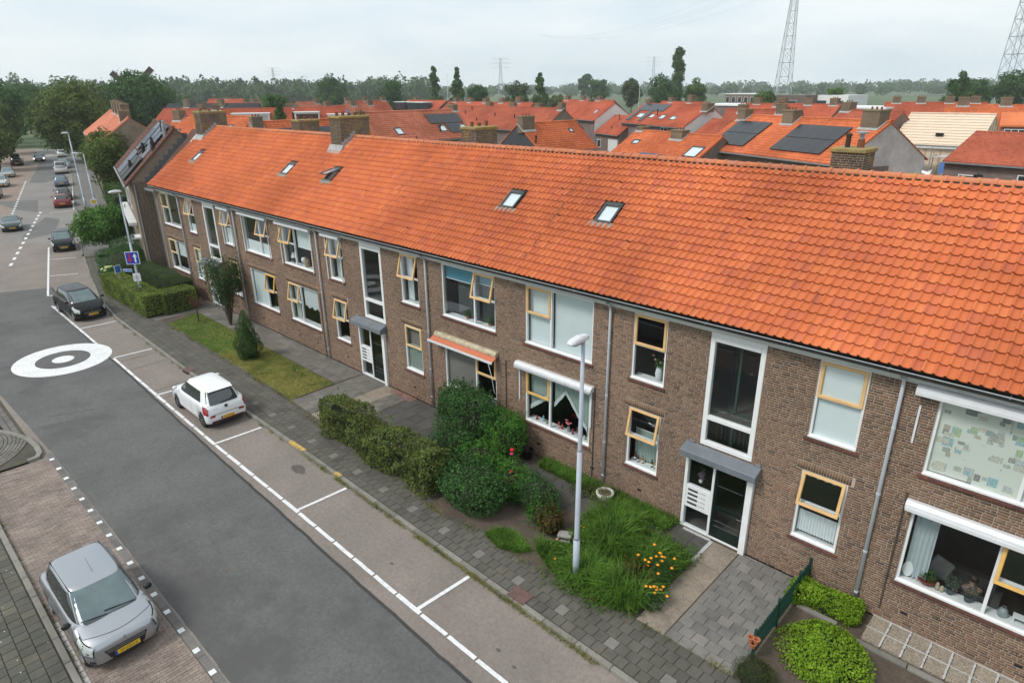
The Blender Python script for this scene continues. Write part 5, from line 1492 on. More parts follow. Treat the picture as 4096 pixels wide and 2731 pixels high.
for (nm, lb, A, B, zr, ze, hw, rm, wm, ch) in FAR:
    L_ = math.hypot(A[0]-B[0], A[1]-B[1])
    def ex(t, G, nm=nm, lb=lb):
        h2 = G['h2']
        if nm == 'dormer_house': dormer(t, G, -2.5, 2.9, 6.5, 8.6, -3.3, pale=True)
        elif nm == 'white_dormer_house':
            dormer(t, G, -3.6, .2, 6.5, 8.6, -3.4, split=()); dormer(t, G, 1.6, 4.6, 6.4, 8.2, -3.4, split=(.5,))
        elif nm == 'slate_house':
            for k in range(4): dormer(t, G, -h2+1.5+k*5.2, -h2+4.6+k*5.2, 6.3, 7.7, -4.0, wallm=W_GREY)
        elif nm == 'modern_dormer_house':
            dormer(t, G, -7.6, -3.4, 6.2, 9.0, -4.3, wallm=W_GREY, frame=M_BLACK); dormer(t, G, -1.8, 5.2, 6.2, 9.0, -4.3, wallm=W_GREY, frame=M_BLACK, split=(.2,.4,.6,.8))
        elif nm == 'dormer_terrace':
            for k in range(5):
                x0 = -h2+2.0+k*4.7
                b = MB().box(x0,-4.95,4.9,x0+3.0,-1.5,6.9).build('dormer', W_PURPLE, t)
                MB().hexa([(x0-.25,-5.2,6.75),(x0+3.25,-5.2,6.75),(x0+3.25,-1.2,8.3),(x0-.25,-1.2,8.3),(x0-.25,-5.2,6.95),(x0+3.25,-5.2,6.95),(x0+3.25,-1.2,8.5),(x0-.25,-1.2,8.5)]).build('dormer_roof', M_TILE_B, b)
                win(t, x0+.35, x0+2.65, 5.1, 6.5, -5.0, split=(.33,.66))
        elif 'panel sheet' in lb:
            for k in range(6): MB().box(0,0,0,1.05,1.75,.04).build('solar_panel', M_PANEL, t, G['fn'](-3.4+k*1.07,2.2,.1), (G['p'],0,0))
        elif 'little gable' in lb:
            MB().extrude([(-1.6,-4.2,6.2),(1.6,-4.2,6.2),(0,-4.2,8.2)], (0,2.5,0)).build('cross_gable', W_WHITE, t)
            for k in range(3): MB().box(0,0,0,1.1,1.6,.04).build('solar_panel', M_PANEL_B, t, G['fn'](-4.6+k*1.15,2.6,.1), (G['p'],0,0))
    sk = ()
    if 'skylight just' in lb: sk = ((-4.6,-3.5,1.2,2.6),(3.4,4.2,2.6,3.6))
    if 'pale skylight' in lb: sk = ((-2.5,-.6,2.2,3.8),)
    wn_ = [(x, x+1.9, 3.9, 5.3, (.5,)) for x in np.arange(-L_/2+1.2, L_/2-3, 4.2)]
    house(nm, lb, A, B, zr, ze, hw, wall=wm, roof=rm, chims=[c+(M_CHIM2,) for c in ch], skies=sk, wins=wn_, extra=ex, tiles=True, cat='house')
# white-edged flat roofs and larger buildings by the fields
def block(name, label, x, y, rz, w, d, h_, wallm, cols, rows, rim=True, cat='building', wz=1.2):
    t = thing(name, label, cat, (x, y, 0), rz)
    MB().box(-w/2,-d/2,-.3,w/2,d/2,h_).build('wall', wallm, t)
    if rim: MB().box(-w/2-.2,-d/2-.2,h_,w/2+.2,d/2+.2,h_+.3).build('roof', M_WHITE, t)
    for r_ in range(rows):
        for c in range(cols):
            x0 = -w/2+w*(c+.18)/cols; z0 = h_*(r_+.35)/rows
            win(t, x0, x0+w/cols*.6, z0, z0+h_/rows*.45, -d/2-.02)
    return t
block('flat_roofed_block', 'flat roofed white edged building with balcony beside the light green tree', -114.8, 234.9, R(-14), 14, 10, 9.0, W_BROWN, 5, 2)
block('brown_hall', 'wide dark brown windowless hall next to the flat roofed building', -100.5, 243.5, R(-14), 16, 12, 8.6, flat('brown_cladding', (.13,.10,.085), .8, .1, .5), 1, 1, rim=False)
block('white_hall', 'white industrial hall at the foot of the nearest pylon', -86, 247, R(-14), 13, 12, 8.6, W_WHITE, 2, 1, rim=False)
block('long_flat_roof', 'long low building with white roof edge behind the red roofs', -52, 118, R(-14), 40, 8, 8.2, W_PURPLE, 12, 1)
# ------------------------------------------------------------------ cars
def paint(name, col, metal=.0, rough=.3, coat=.7):
    if name in MATS: return MATS[name]
    m, nt, N, L, b = new_mat(name)
    b.inputs['Base Color'].default_value = (*col, 1); b.inputs['Metallic'].default_value = metal; b.inputs['Roughness'].default_value = rough
    b.inputs['Specular IOR Level'].default_value = .5 if coat > .5 else .22; b.inputs['Coat Weight'].default_value = coat; b.inputs['Coat Roughness'].default_value = .05
    n = noise(N, L, 3, 5, .6); r_ = ramp(N, [(rough*.85,)*3, (rough*1.25,)*3], [.3,.7]); L.new(n.outputs['Fac'], r_.inputs['Fac']); L.new(r_.outputs['Color'], b.inputs['Roughness'])
    MATS[name] = m
    return m
M_CARGLASS = flat('car_glass', (.02,.026,.028), .06, .1, 2, spec=1.0, coat=.6)
M_CARGLASS_L = flat('windscreen_glass', (.085,.13,.135), .07, .25, 2.2, spec=1.0, coat=.6)
M_TYRE = flat('tyre_rubber', (.018,.018,.018), .8, .15, 12)
M_RIM = flat('alloy_rim', (.32,.33,.34), .35, .15, 8, metal=.7)
M_RIM_D = flat('dark_alloy', (.09,.09,.095), .35, .15, 8, metal=.7)
M_LAMP = flat('headlamp', (.50,.53,.50), .10, .3, 22, spec=.9, coat=.8)
M_TAIL = flat('tail_lamp', (.32,.012,.018), .15, .2, 12, spec=.8, coat=.6)
M_PLATE = flat('number_plate', (.72,.45,.03), .4, .04, 4)
M_PLATEB = flat('plate_band', (.02,.06,.40), .4)
M_INK = flat('plate_ink', (.02,.018,.012), .6)
M_UNDER = flat('underbody', (.01,.01,.01), .9)
M_LAMPLIT = emit_mat('lit_headlamp', (.9,.95,1.0), 1.6)

SPECS = {
 # L, W, H, wheel r, wheel front x, rear x, sill, top knots (from nose to tail), cowl x, roof front x, roof rear x, tail x, belt
 'hatch': dict(L=3.52,W=1.60,H=1.47,r=.285,wf=1.16,wr=-1.20,sill=.20,top=[(1.76,.66),(1.70,.74),(1.45,.83),(1.02,.95),(.6,.965),(-.6,.985),(-1.45,1.01),(-1.70,.98),(-1.76,.86)],xc=1.16,xrf=.34,xrr=-1.22,xt=-1.62,zb=.95,wr_=.72,nose=.42,tail=.22,ne=.66,te=.80),
 'city': dict(L=3.60,W=1.60,H=1.48,r=.29,wf=1.18,wr=-1.22,sill=.19,top=[(1.80,.66),(1.73,.76),(1.5,.86),(1.05,.965),(.6,.98),(-.6,1.0),(-1.5,1.03),(-1.72,.99),(-1.80,.86)],xc=1.05,xrf=.38,xrr=-1.36,xt=-1.70,zb=.96,wr_=.69,nose=.46,tail=.20,ne=.56,te=.84),
 'mpv': dict(L=3.90,W=1.69,H=1.53,r=.30,wf=1.27,wr=-1.23,sill=.19,top=[(1.95,.62),(1.88,.72),(1.6,.84),(1.25,.97),(.8,1.0),(-.6,1.02),(-1.6,1.05),(-1.86,1.0),(-1.95,.84)],xc=1.32,xrf=.42,xrr=-1.42,xt=-1.80,zb=.98,wr_=.66,nose=.50,tail=.24,ne=.52,te=.82),
 'compact': dict(L=4.0,W=1.70,H=1.45,r=.31,wf=1.25,wr=-1.25,sill=.19,top=[(2.0,.60),(1.93,.70),(1.6,.82),(1.0,.93),(.5,.95),(-.6,.98),(-1.6,1.0),(-1.9,.96),(-2.0,.80)],xc=.98,xrf=.22,xrr=-1.35,xt=-1.82,zb=.93,wr_=.66,nose=.50,tail=.25,ne=.55,te=.82),
 'estate': dict(L=4.6,W=1.78,H=1.48,r=.32,wf=1.40,wr=-1.35,sill=.2,top=[(2.3,.58),(2.2,.70),(1.8,.82),(1.1,.93),(.5,.96),(-1.0,.98),(-2.0,1.0),(-2.22,.96),(-2.3,.8)],xc=1.05,xrf=.35,xrr=-1.75,xt=-2.12,zb=.94,wr_=.68,nose=.55,tail=.25,ne=.55,te=.82),
 'van': dict(L=4.8,W=1.90,H=1.92,r=.33,wf=1.6,wr=-1.45,sill=.22,top=[(2.4,.72),(2.3,.86),(2.0,1.0),(1.6,1.12),(1.0,1.15),(-1.0,1.15),(-2.2,1.15),(-2.36,1.1),(-2.4,.95)],xc=1.72,xrf=1.02,xrr=-2.16,xt=-2.32,zb=1.13,wr_=.80,nose=.5,tail=.16,ne=.6,te=.9),
 'roadster': dict(L=3.95,W=1.68,H=1.22,r=.30,wf=1.22,wr=-1.05,sill=.17,top=[(1.97,.50),(1.88,.60),(1.5,.74),(.8,.84),(.3,.86),(-.6,.86),(-1.5,.86),(-1.85,.80),(-1.97,.66)],xc=.62,xrf=.10,xrr=-.55,xt=-.95,zb=.85,wr_=.66,nose=.55,tail=.4,ne=.45,te=.6),
}
VS = [0,.07,.2,.38,.55,.72,.85,.94,1.0]
YF = [.90,.955,.985,1.0,1.0,.992,.975,.95,.90]
WHEEL_CACHE = {}
def car(name, label, x, y, heading, spec, pmat, plate=None, plate_rear=None, rims=None, group=None, rear_dark=True, lit=False, open_hatch=False, accent=None, mirror=None, rails=False, simple=False, white_plate=False):
    S = SPECS[spec]; L_, W, H = S['L'], S['W'], S['H']; hl, hw = L_/2, W/2
    t = thing(name, label, 'car', (x, y, ROADZ), heading, group)
    kx = np.array([k[0] for k in S['top']][::-1]); kz = np.array([k[1] for k in S['top']][::-1])
    ar = S['r']+.055
    te_ = S['te']*.86
    def ztop(X): return float(np.interp(X, kx, kz))
    def zs(X):
        z = S['sill']
        if X > hl-.35: z += .06*((X-hl+.35)/.35)
        if X < -hl+.3: z += .10*((-hl+.3-X)/.3)
        for c in (S['wf'], S['wr']):
            d = ar*ar-(X-c)**2
            if d > 0: z = max(z, S['r']*.95+math.sqrt(d))
        return z
    def wf(X):
        if X > hl-S['nose']:
            q = (X-hl+S['nose'])/S['nose']; return 1-(1-S['ne'])*(1-math.sqrt(max(0,1-q*q)))
        if X < -hl+S['tail']:
            q = (-hl+S['tail']-X)/S['tail']; return 1-(1-S['te'])*(1-math.sqrt(max(0,1-q*q)))
        return 1.0
    def bodyp(X, v, side=1, off=0.):
        a, b_ = zs(X), ztop(X); z = a+(b_-a)*v
        yy = hw*wf(X)*float(np.interp(v, VS, YF))
        e = abs(X)/hl; bend = max(0, (e-.72)/.28)
        XX = X*(1-.045*bend*((z-.50)/.40)**2)
        return Vector((XX, side*(yy+off), z))
    xs = sorted(set(np.round(np.concatenate([np.linspace(-hl,hl,46), np.linspace(S['wf']-ar,S['wf']+ar,15), np.linspace(S['wr']-ar,S['wr']+ar,15), hl-np.array([.01,.03,.06,.10,.15]), -hl+np.array([.01,.03,.06,.1])]),4)))
    if simple: xs = xs[::2] + ([xs[-1]] if (len(xs)-1) % 2 else [])
    b = MB(); m = 2*len(VS)+3
    for X in xs:
        for v in VS: b.v.append(tuple(bodyp(X, v, 1)))
        p = bodyp(X, 1.0, 1)
        cr = .035*wf(X)
        for q, f in ((.55,.75),(0,1.0),(-.55,.75)): b.v.append((p.x, p.y*q, p.z+cr*f))
        for v in reversed(VS): b.v.append(tuple(bodyp(X, v, -1)))
    for i in range(len(xs)-1):
        for k in range(m-1):
            b.f.append((i*m+k, i*m+k+1, (i+1)*m+k+1, (i+1)*m+k))
    for i, rev in ((0, False), (len(xs)-1, True)):
        for k in range(len(VS)-1):
            f = (i*m+k, i*m+m-1-k, i*m+m-2-k, i*m+k+1); b.f.append(f if not rev else f[::-1])
        k = len(VS)-1; f = tuple(i*m+q for q in range(k, k+5)); b.f.append(f[::-1] if not rev else f)
    body = b.build('body', pmat, t, smooth=True)
    MB().box(-hl+.25,-hw*.82,.16,hl-.25,hw*.82,.62).build('underbody', M_UNDER, t)
    # cabin
    zb = S['zb']-.03
    def gh(tt):
        c = 1-(1-tt)**1.6
        return dict(z=zb+(H-.035-zb)*tt, xf=S['xc']+(S['xrf']-S['xc'])*(tt*.85+.15*tt*tt), xr=S['xt']+(S['xrr']-S['xt'])*(tt**1.5), w=hw*(.90+(S['wr_']-.90)*(tt**1.35)))
    NS = 44; ex = 6.0
    def sup(th):
        c, s = math.cos(th), math.sin(th); return math.copysign(abs(c)**(2/ex), c), math.copysign(abs(s)**(2/ex), s)
    g = MB(); rings = []
    for tt in (0,.2,.4,.6,.8,.93,1.0):
        q = gh(tt); xm, a, w = (q['xf']+q['xr'])/2, (q['xf']-q['xr'])/2, q['w']
        if tt == 1.0: a *= .985; w *= .97
        n = len(g.v); rings.append(n)
        for k in range(NS):
            sx, sy = sup(2*math.pi*k/NS); g.v.append((xm+a*sx, w*sy, q['z']+(.0 if tt < 1 else .008)))
    q = gh(1.0); xm, a, w = (q['xf']+q['xr'])/2, (q['xf']-q['xr'])/2, q['w']
    for f, dz in ((.93,.016),(.75,.028),(.4,.035),(.08,.037)):
        n = len(g.v); rings.append(n)
        for k in range(NS):
            sx, sy = sup(2*math.pi*k/NS); g.v.append((xm+a*f*sx, w*f*sy, q['z']+dz))
    for r0, r1 in zip(rings, rings[1:]):
        for k in range(NS):
            k2 = (k+1) % NS; g.f.append((r0+k, r0+k2, r1+k2, r1+k))
    g.f.append(tuple(rings[-1]+k for k in range(NS)))
    cab = g.build('cabin', pmat, t, smooth=True)
    def glass(face, f0, f1, t0, t1, nm, mt, skew=0.0, parent=None):
        gm = MB(); n1, n2 = 10, 6
        for j in range(n2+1):
            tt = t0+(t1-t0)*j/n2; q = gh(tt); xm, a, w = (q['xf']+q['xr'])/2, (q['xf']-q['xr'])/2, q['w']
            for i in range(n1+1):
                f = f0+(f1-f0)*i/n1
                if face in ('F','B'):
                    s_ = 1 if face == 'F' else -1
                    gm.v.append((xm+s_*(a*(1-abs(f)**ex)**(1/ex)+.010), w*f, q['z']+.004))
                else:
                    s_ = 1 if face == 'L' else -1
                    ff = f
                    gm.v.append((xm+a*ff, s_*(w*(1-min(.999,abs(ff))**ex)**(1/ex)+.008), q['z']))
        for j in range(n2):
            for i in range(n1):
                k = j*(n1+1)+i; gm.f.append((k, k+1, k+n1+2, k+n1+1))
        return gm.build(nm, mt, parent or t, smooth=True)
    glass('F', -.90, .90, .10, .95, 'windscreen', M_CARGLASS_L)
    glass('F', -.91, .91, .01, .10, 'windscreen_band', M_CARGLASS)
    glass('B', -.90, .90, .06 if spec != 'van' else .35, .92, 'rear_window', M_CARGLASS if rear_dark else M_CARGLASS_L)
    for s_ in ('L','R'):
        if spec == 'van':
            glass(s_, .42, .86, .12, .88, 'side_window', M_CARGLASS); glass(s_, -.15, .37, .15, .85, 'side_window', M_CARGLASS); glass(s_, -.85, -.22, .15, .85, 'side_window', M_CARGLASS)
        elif spec == 'roadster':
            glass(s_, -.5, .82, .10, .88, 'side_window', M_CARGLASS)
        else:
            glass(s_, .022, .86, .06, .92, 'side_window', M_CARGLASS); glass(s_, -.62, .012, .06, .92, 'side_window', M_CARGLASS)
            if spec != 'city': glass(s_, -.84, -.66, .14, .84, 'side_window', M_CARGLASS)
    # wheels
    key = (S['r'], (rims or M_RIM).name)
    if key not in WHEEL_CACHE:
        r_ = S['r']; wd = .19
        tyre = MB().lathe([(r_*.62,-wd/2),(r_*.9,-wd/2),(r_,-wd/2+.03),(r_,wd/2-.03),(r_*.9,wd/2),(r_*.62,wd/2)], (0,0,0), 24, 'y').mesh('wheel', M_TYRE, True)
        rm = MB().lathe([(r_*.64,wd/2-.005),(r_*.60,wd/2+.004),(r_*.57,wd/2-.03),(r_*.18,wd/2-.035)], (0,0,0), 24, 'y')
        rm.lathe([(r_*.17,wd/2-.01),(0,wd/2-.004)], (0,0,0), 12, 'y')
        for k in range(5):
            a = 2*math.pi*k/5; ca, sa = math.cos(a), math.sin(a); hwid = .045
            P = lambda rr, o, yy: ((rr*ca-o*sa), yy, (rr*sa+o*ca))
            rm.hexa([P(.04,-hwid,wd/2-.03),P(r_*.6,-hwid*.8,wd/2-.03),P(r_*.6,hwid*.8,wd/2-.03),P(.04,hwid,wd/2-.03),P(.04,-hwid,wd/2),P(r_*.6,-hwid*.8,wd/2-.002),P(r_*.6,hwid*.8,wd/2-.002),P(.04,hwid,wd/2)])
        WHEEL_CACHE[key] = (tyre, rm.mesh('rim', rims or M_RIM), MB().lathe([(r_*.58,wd/2-.045),(0,wd/2-.045)], (0,0,0), 16, 'y').mesh('brake', M_UNDER))
    ty, rm, br = WHEEL_CACHE[key]
    for X in (S['wf'], S['wr']):
        for s_ in (1, -1):
            w_ = mobj('wheel', ty, t, (X, s_*(hw-.115), S['r']), (0,0,0 if s_ > 0 else math.pi))
            mobj('rim', rm, w_); mobj('brake_disc', br, w_)
    # lamps
    def patch(X0, X1, v0, v1, s_, nm, mt, off=.006, n=(8,5)):
        gm = MB()
        for j in range(n[1]+1):
            for i in range(n[0]+1):
                X = X0+(X1-X0)*i/n[0]; v = v0+(v1-v0)*j/n[1]
                p0 = bodyp(X, v, s_); dx = bodyp(min(hl,X+.01), v, s_)-bodyp(max(-hl,X-.01), v, s_); dv = bodyp(X, min(1,v+.02), s_)-bodyp(X, max(0,v-.02), s_)
                nn = dx.cross(dv); nn = nn.normalized() if nn.length > 1e-9 else Vector((0,s_,0))
                if nn.y*s_ < 0: nn = -nn
                gm.v.append(tuple(p0+nn*off))
        for j in range(n[1]):
            for i in range(n[0]):
                k = j*(n[0]+1)+i; gm.f.append((k,k+1,k+n[0]+2,k+n[0]+1))
        return gm.build(nm, mt, t, smooth=True)
    lm = M_LAMPLIT if lit else M_LAMP
    for s_ in (1, -1):
        patch(hl-.50, hl-.035, .54, 1.0, s_, 'headlight_surround', M_UNDER, .003)
        patch(hl-.47, hl-.05, .585, .97, s_, 'headlight', lm, .007)
        if not simple:
            for X_, v_, q_ in ((hl-.12,.72,.062),(hl-.26,.80,.045)):
                pc = bodyp(X_, v_, s_); o_ = MB().lathe([(0,-q_*.5),(q_*.8,-q_*.3),(q_,0),(q_*.6,q_*.35),(0,q_*.45)], (0,0,0), 12, 'x').build('lamp_reflector', M_RIM, t, (pc.x-.01, pc.y-s_*.012, pc.z), (0,R(-20),s_*R(35)), smooth=True)
        patch(-hl+.02, -hl+.24, .55, .93, s_, 'tail_light', M_TAIL)
        if not simple:
            for X in (S['xc']-.12, (S['xc']+S['xt'])/2-.1, S['xt']+.62):
                patch(X-.006, X+.006, .14, .97, s_, 'door_seam', M_UNDER, .002, (1,6))
            for X in ((S['xc']+S['xt'])/2+.12, S['xt']+.80):
                patch(X-.08, X+.08, .76, .80, s_, 'door_handle', pmat, .016, (3,1))
        # mirrors
        mx, my, mz = S['xc']-.22, s_*(hw+.06), S['zb']+.10
        mm = MB().lathe([(.0,-.055),(.06,-.05),(.085,-.01),(.08,.035),(.0,.05)], (0,0,0), 10, 'x')
        mo = mm.build('mirror', mirror or (M_BLACK if pmat.name.startswith('silver') else pmat), t, (mx, my, mz), smooth=True); mo.scale = (1.0, 1.15, .85)
    # shut lines over the bonnet and the tail
    def topp(X, q):
        p = bodyp(X, 1.0, 1); return (p.x, p.y*q, p.z+.035*wf(X)*(1-q*q)+.003)
    if not simple:
        MB().tube([topp(hl-.16-.20*q*q, q) for q in np.linspace(-.97,.97,15)], .006, 4).build('bonnet_seam', M_UNDER, t)
        for s_ in (1,-1): MB().tube([topp(X, s_*.985) for X in np.linspace(hl-.36, S['xc']+.02, 8)], .005, 4).build('bonnet_seam', M_UNDER, t)
        for z_ in (.40,): 
            pts = []
            for v_s in (1,-1):
                pass
        MB().box(-hl-.006,-hw*te_,.60,-hl+.02,hw*te_,.612).build('tailgate_seam', M_UNDER, t)
    # grille, bumper openings, plates
    zf = .30
    if not simple or True:
        MB().hexa([(hl-.05,-hw*.44,.33),(hl+.008,-hw*.44,.33),(hl+.008,hw*.44,.33),(hl-.05,hw*.44,.33),(hl-.05,-hw*.56,.56),(hl+.002,-hw*.56,.56),(hl+.002,hw*.56,.56),(hl-.05,hw*.56,.56)]).build('grille', M_BLACK, t)
        MB().box(hl-.06,-hw*.40,.22,hl+.004,hw*.40,.33).build('lower_grille', M_BLACK, t)
        for k in range(2): MB().box(hl-.02,-hw*.50,.475+k*.05,hl+.014,hw*.50,.49+k*.05).build('grille_bar', M_RIM, t)
    def put_plate(front, txt):
        s_ = 1 if front else -1; z0 = .385 if front else (.52 if spec not in ('city',) else .43)
        X = s_*(hl+.016) if front else -hl-.012
        X += 0
        pl = MB().box(-.26,-.008,-.055,.26,.008,.055).build('number_plate', M_PLATE, t, (X,0,z0), (0,0,R(90) if front else R(-90)))
        if txt and not simple:
            MB().box(-.262,-.0095,-.056,-.215,.0,.056).build('plate_band', M_PLATEB, pl)
            text_obj('plate_text', txt, .095, M_INK, pl, (.02,-.0095,0), (R(90),0,0), .0008)
    put_plate(True, plate); put_plate(False, plate_rear)
    return t, S, dict(bodyp=bodyp, patch=patch, gh=gh, hl=hl, hw=hw, ztop=ztop)

P_SILVER = paint('silver_paint', (.40,.41,.435), .75, .33)
P_WHITE = paint('white_car_paint', (.80,.81,.82), 0, .3)
P_BLACK = paint('black_car_paint', (.005,.005,.006), 0, .3, .25)
P_BLACK2 = paint('black_city_paint', (.006,.006,.007), 0, .3, .25)
P_RED = paint('dark_red_paint', (.19,.012,.022), .2, .28)
P_BLUE = paint('grey_blue_paint', (.13,.17,.24), .4, .3)
P_TEAL = paint('dark_teal_paint', (.015,.035,.037), .3, .25)
P_GREEN = paint('dark_green_paint', (.012,.03,.028), .2, .25)
P_LBLUE = paint('light_blue_paint', (.42,.52,.58), .3, .3)
P_LGREY = paint('light_grey_paint', (.52,.52,.53), .4, .33)
P_TGREY = paint('teal_grey_paint', (.14,.20,.21), .4, .3)
P_NAVY = paint('navy_paint', (.02,.022,.045), .3, .25)

# 1 silver hatchback
t, S, G = car('silver_hatchback', 'silver hatchback with black mirrors facing the camera in the brick parking lane', -15.93, -12.86, R(1.5), 'hatch', P_SILVER, '47-JGH-5', '47-JGH-5', mirror=M_BLACK)
rl = MB()
for s_ in (1,-1):
    pts = []
    for k in range(9):
        X = .34-k*.19; q = G['gh'](1.0); pts.append((X, s_*q['w']*.93, q['z']+.006))
    MB().tube(pts, .012, 6).build('roof_gutter', M_BLACK, t)
MB().tube([(.02,.05,1.475),(-.42,.05,1.62)], .004, 5).build('antenna', M_BLACK, t)
for (a, b_) in (((1.10,.50),(1.0,-.12)), ((1.11,-.08),(1.02,-.60))):
    q0, q1 = G['gh'](.04), G['gh'](.18)
    MB().tube([(a[0]-.01,a[1],q0['z']+.03),(b_[0]+.05,b_[1],q1['z']+.035)], .012, 5).build('wiper', M_BLACK, t)
text_obj('emblem', 'S', .15, M_RIM, t, (1.772,0,.655), (R(80),0,R(90)), .004)
for s_ in (1,-1): G['patch'](1.60, 1.72, .12, .26, s_, 'fog_recess', M_BLACK)
# 2 white hatchback
t, S, G = car('white_hatchback', 'white hatchback with red sill line parked with its rear to the camera', -25.27, -6.27, R(180), 'city', P_WHITE, 'SG-374-H', 'SG-374-H', rims=M_RIM_D, mirror=P_WHITE)
for s_ in (1,-1):
    G['patch'](-.85, .80, .05, .10, s_, 'red_trim', M_TAIL, .004)
    MB().box(-1.815,s_*.56-.10,.52,-1.76,s_*.56+.10,.60).build('rear_reflector', M_TAIL, t)
    pts = [(.30-k*.2, s_*G['gh'](1.0)['w']*.92, G['gh'](1.0)['z']+.006) for k in range(8)]
    MB().tube(pts, .009, 6).build('roof_gutter', M_BLACK, t)
    G['patch'](-1.795, -1.56, .60, .96, s_, 'tail_light', M_TAIL, .012)
MB().box(-1.80,-.62,.24,-1.70,.62,.36).build('diffuser', M_BLACK, t); MB().box(-1.815,-.60,.345,-1.79,.60,.362).build('red_trim', M_TAIL, t)
for yy in (.40,.50): MB().lathe([(.032,-1.83),(.032,-1.75)], (0,yy,.28), 10, 'x').build('exhaust', M_RIM, t)
MB().hexa([(-1.22,-.50,1.452),(-1.50,-.46,1.42),(-1.50,.46,1.42),(-1.22,.50,1.452),(-1.22,-.50,1.487),(-1.52,-.46,1.45),(-1.52,.46,1.45),(-1.22,.50,1.487)]).build('spoiler', P_WHITE, t)
em = MB().lathe([(.0,-1.822),(.06,-1.822),(.06,-1.79)], (0,0,.86), 14, 'x').build('emblem', M_BLACK, t)
text_obj('emblem_text', 'KIA', .045, M_RIM, t, (-1.824,0,.86), (R(90),0,R(-90)), .001)
text_obj('model_text', 'Picanto', .06, M_RIM, t, (-1.815,.42,.84), (R(90),0,R(-90)), .001)
# 3 black mpv
t, S, G = car('black_hatchback', 'black hatchback with large windscreen parked facing the camera at the hedge', -43.35, -6.02, R(3), 'mpv', P_BLACK, '9-ZLX-84', None)
text_obj('emblem', 'H', .10, M_RIM, t, (1.965,0,.62), (R(80),0,R(90)), .004)
# 4 black city car
car('small_black_car', 'small black city car with pale headlamps facing the camera in the far white bays', -63.8, -1.85, R(-13.5), 'hatch', P_BLACK2, '40-NGJ-7', None)
# 5 teal roadster
car('dark_roadster', 'low dark green roadster driving at the left edge of the picture', -77.0, -2.9, R(-10), 'roadster', P_GREEN, '62-GB-RK', None, rims=M_RIM)
# 6... right-hand row, seen from behind
sa = R(180-13.5)
car('red_hatchback', 'dark red hatchback seen from behind, nearest in the right-hand parked row', -88.6, 4.15, sa, 'compact', P_RED, None, '33-XPT-6', simple=True)
car('dark_hatchback', 'dark hatchback half hidden in front of the red hatchback', -94.3, 5.7, sa, 'compact', P_TEAL, None, '18-HK-ZT', simple=True)
car('grey_blue_hatchback', 'grey blue hatchback with red tail lamps in the right-hand row', -108.9, 9.0, sa, 'compact', P_BLUE, None, '71-TF-LD', rear_dark=False, simple=True)
t, S, G = car('silver_van', 'silver van with dark rear window in the right-hand row', -126.4, 13.25, sa, 'van', P_LGREY, None, '5-VXB-92', simple=True)
car('light_blue_car', 'light blue car parked ahead of the silver van', -134.5, 15.6, R(-13.5), 'estate', P_LBLUE, None, None, simple=True)
car('white_car', 'white car under the big street tree', -158.5, 21.2, sa, 'compact', P_WHITE, None, None, simple=True)
# left-hand row
lb_ = R(-14)
car('teal_grey_car', 'teal grey car parked nearest at the left edge of the far street', -102.6, .15, lb_, 'compact', P_TGREY, None, None, simple=True)
car('pale_grey_car', 'pale grey car with yellow plate second in the left-hand row', -114.6, 3.2, lb_, 'mpv', P_LGREY, '86-KS-NL', None, simple=True)
car('silver_compact', 'silver compact third in the left-hand row', -127.0, 6.3, lb_, 'compact', P_SILVER, None, None, simple=True)
t, S, G = car('black_estate', 'black car with its boot lid raised at the end of the left-hand row', -146.4, 11.3, sa, 'estate', P_BLACK2, None, '49-GR-XB', simple=True)
MB().hexa([(-1.75,-.70,1.50),(-2.55,-.66,2.05),(-2.55,.66,2.05),(-1.75,.70,1.50),(-1.75,-.70,1.55),(-2.55,-.66,2.11),(-2.55,.66,2.11),(-1.75,.70,1.55)]).build('boot_lid', P_BLACK2, t)
car('moving_car', 'dark blue car with lit headlamps driving towards the camera', -152.0, 15.9, lb_, 'estate', P_NAVY, '27-BD-HP', None, lit=True, simple=True)
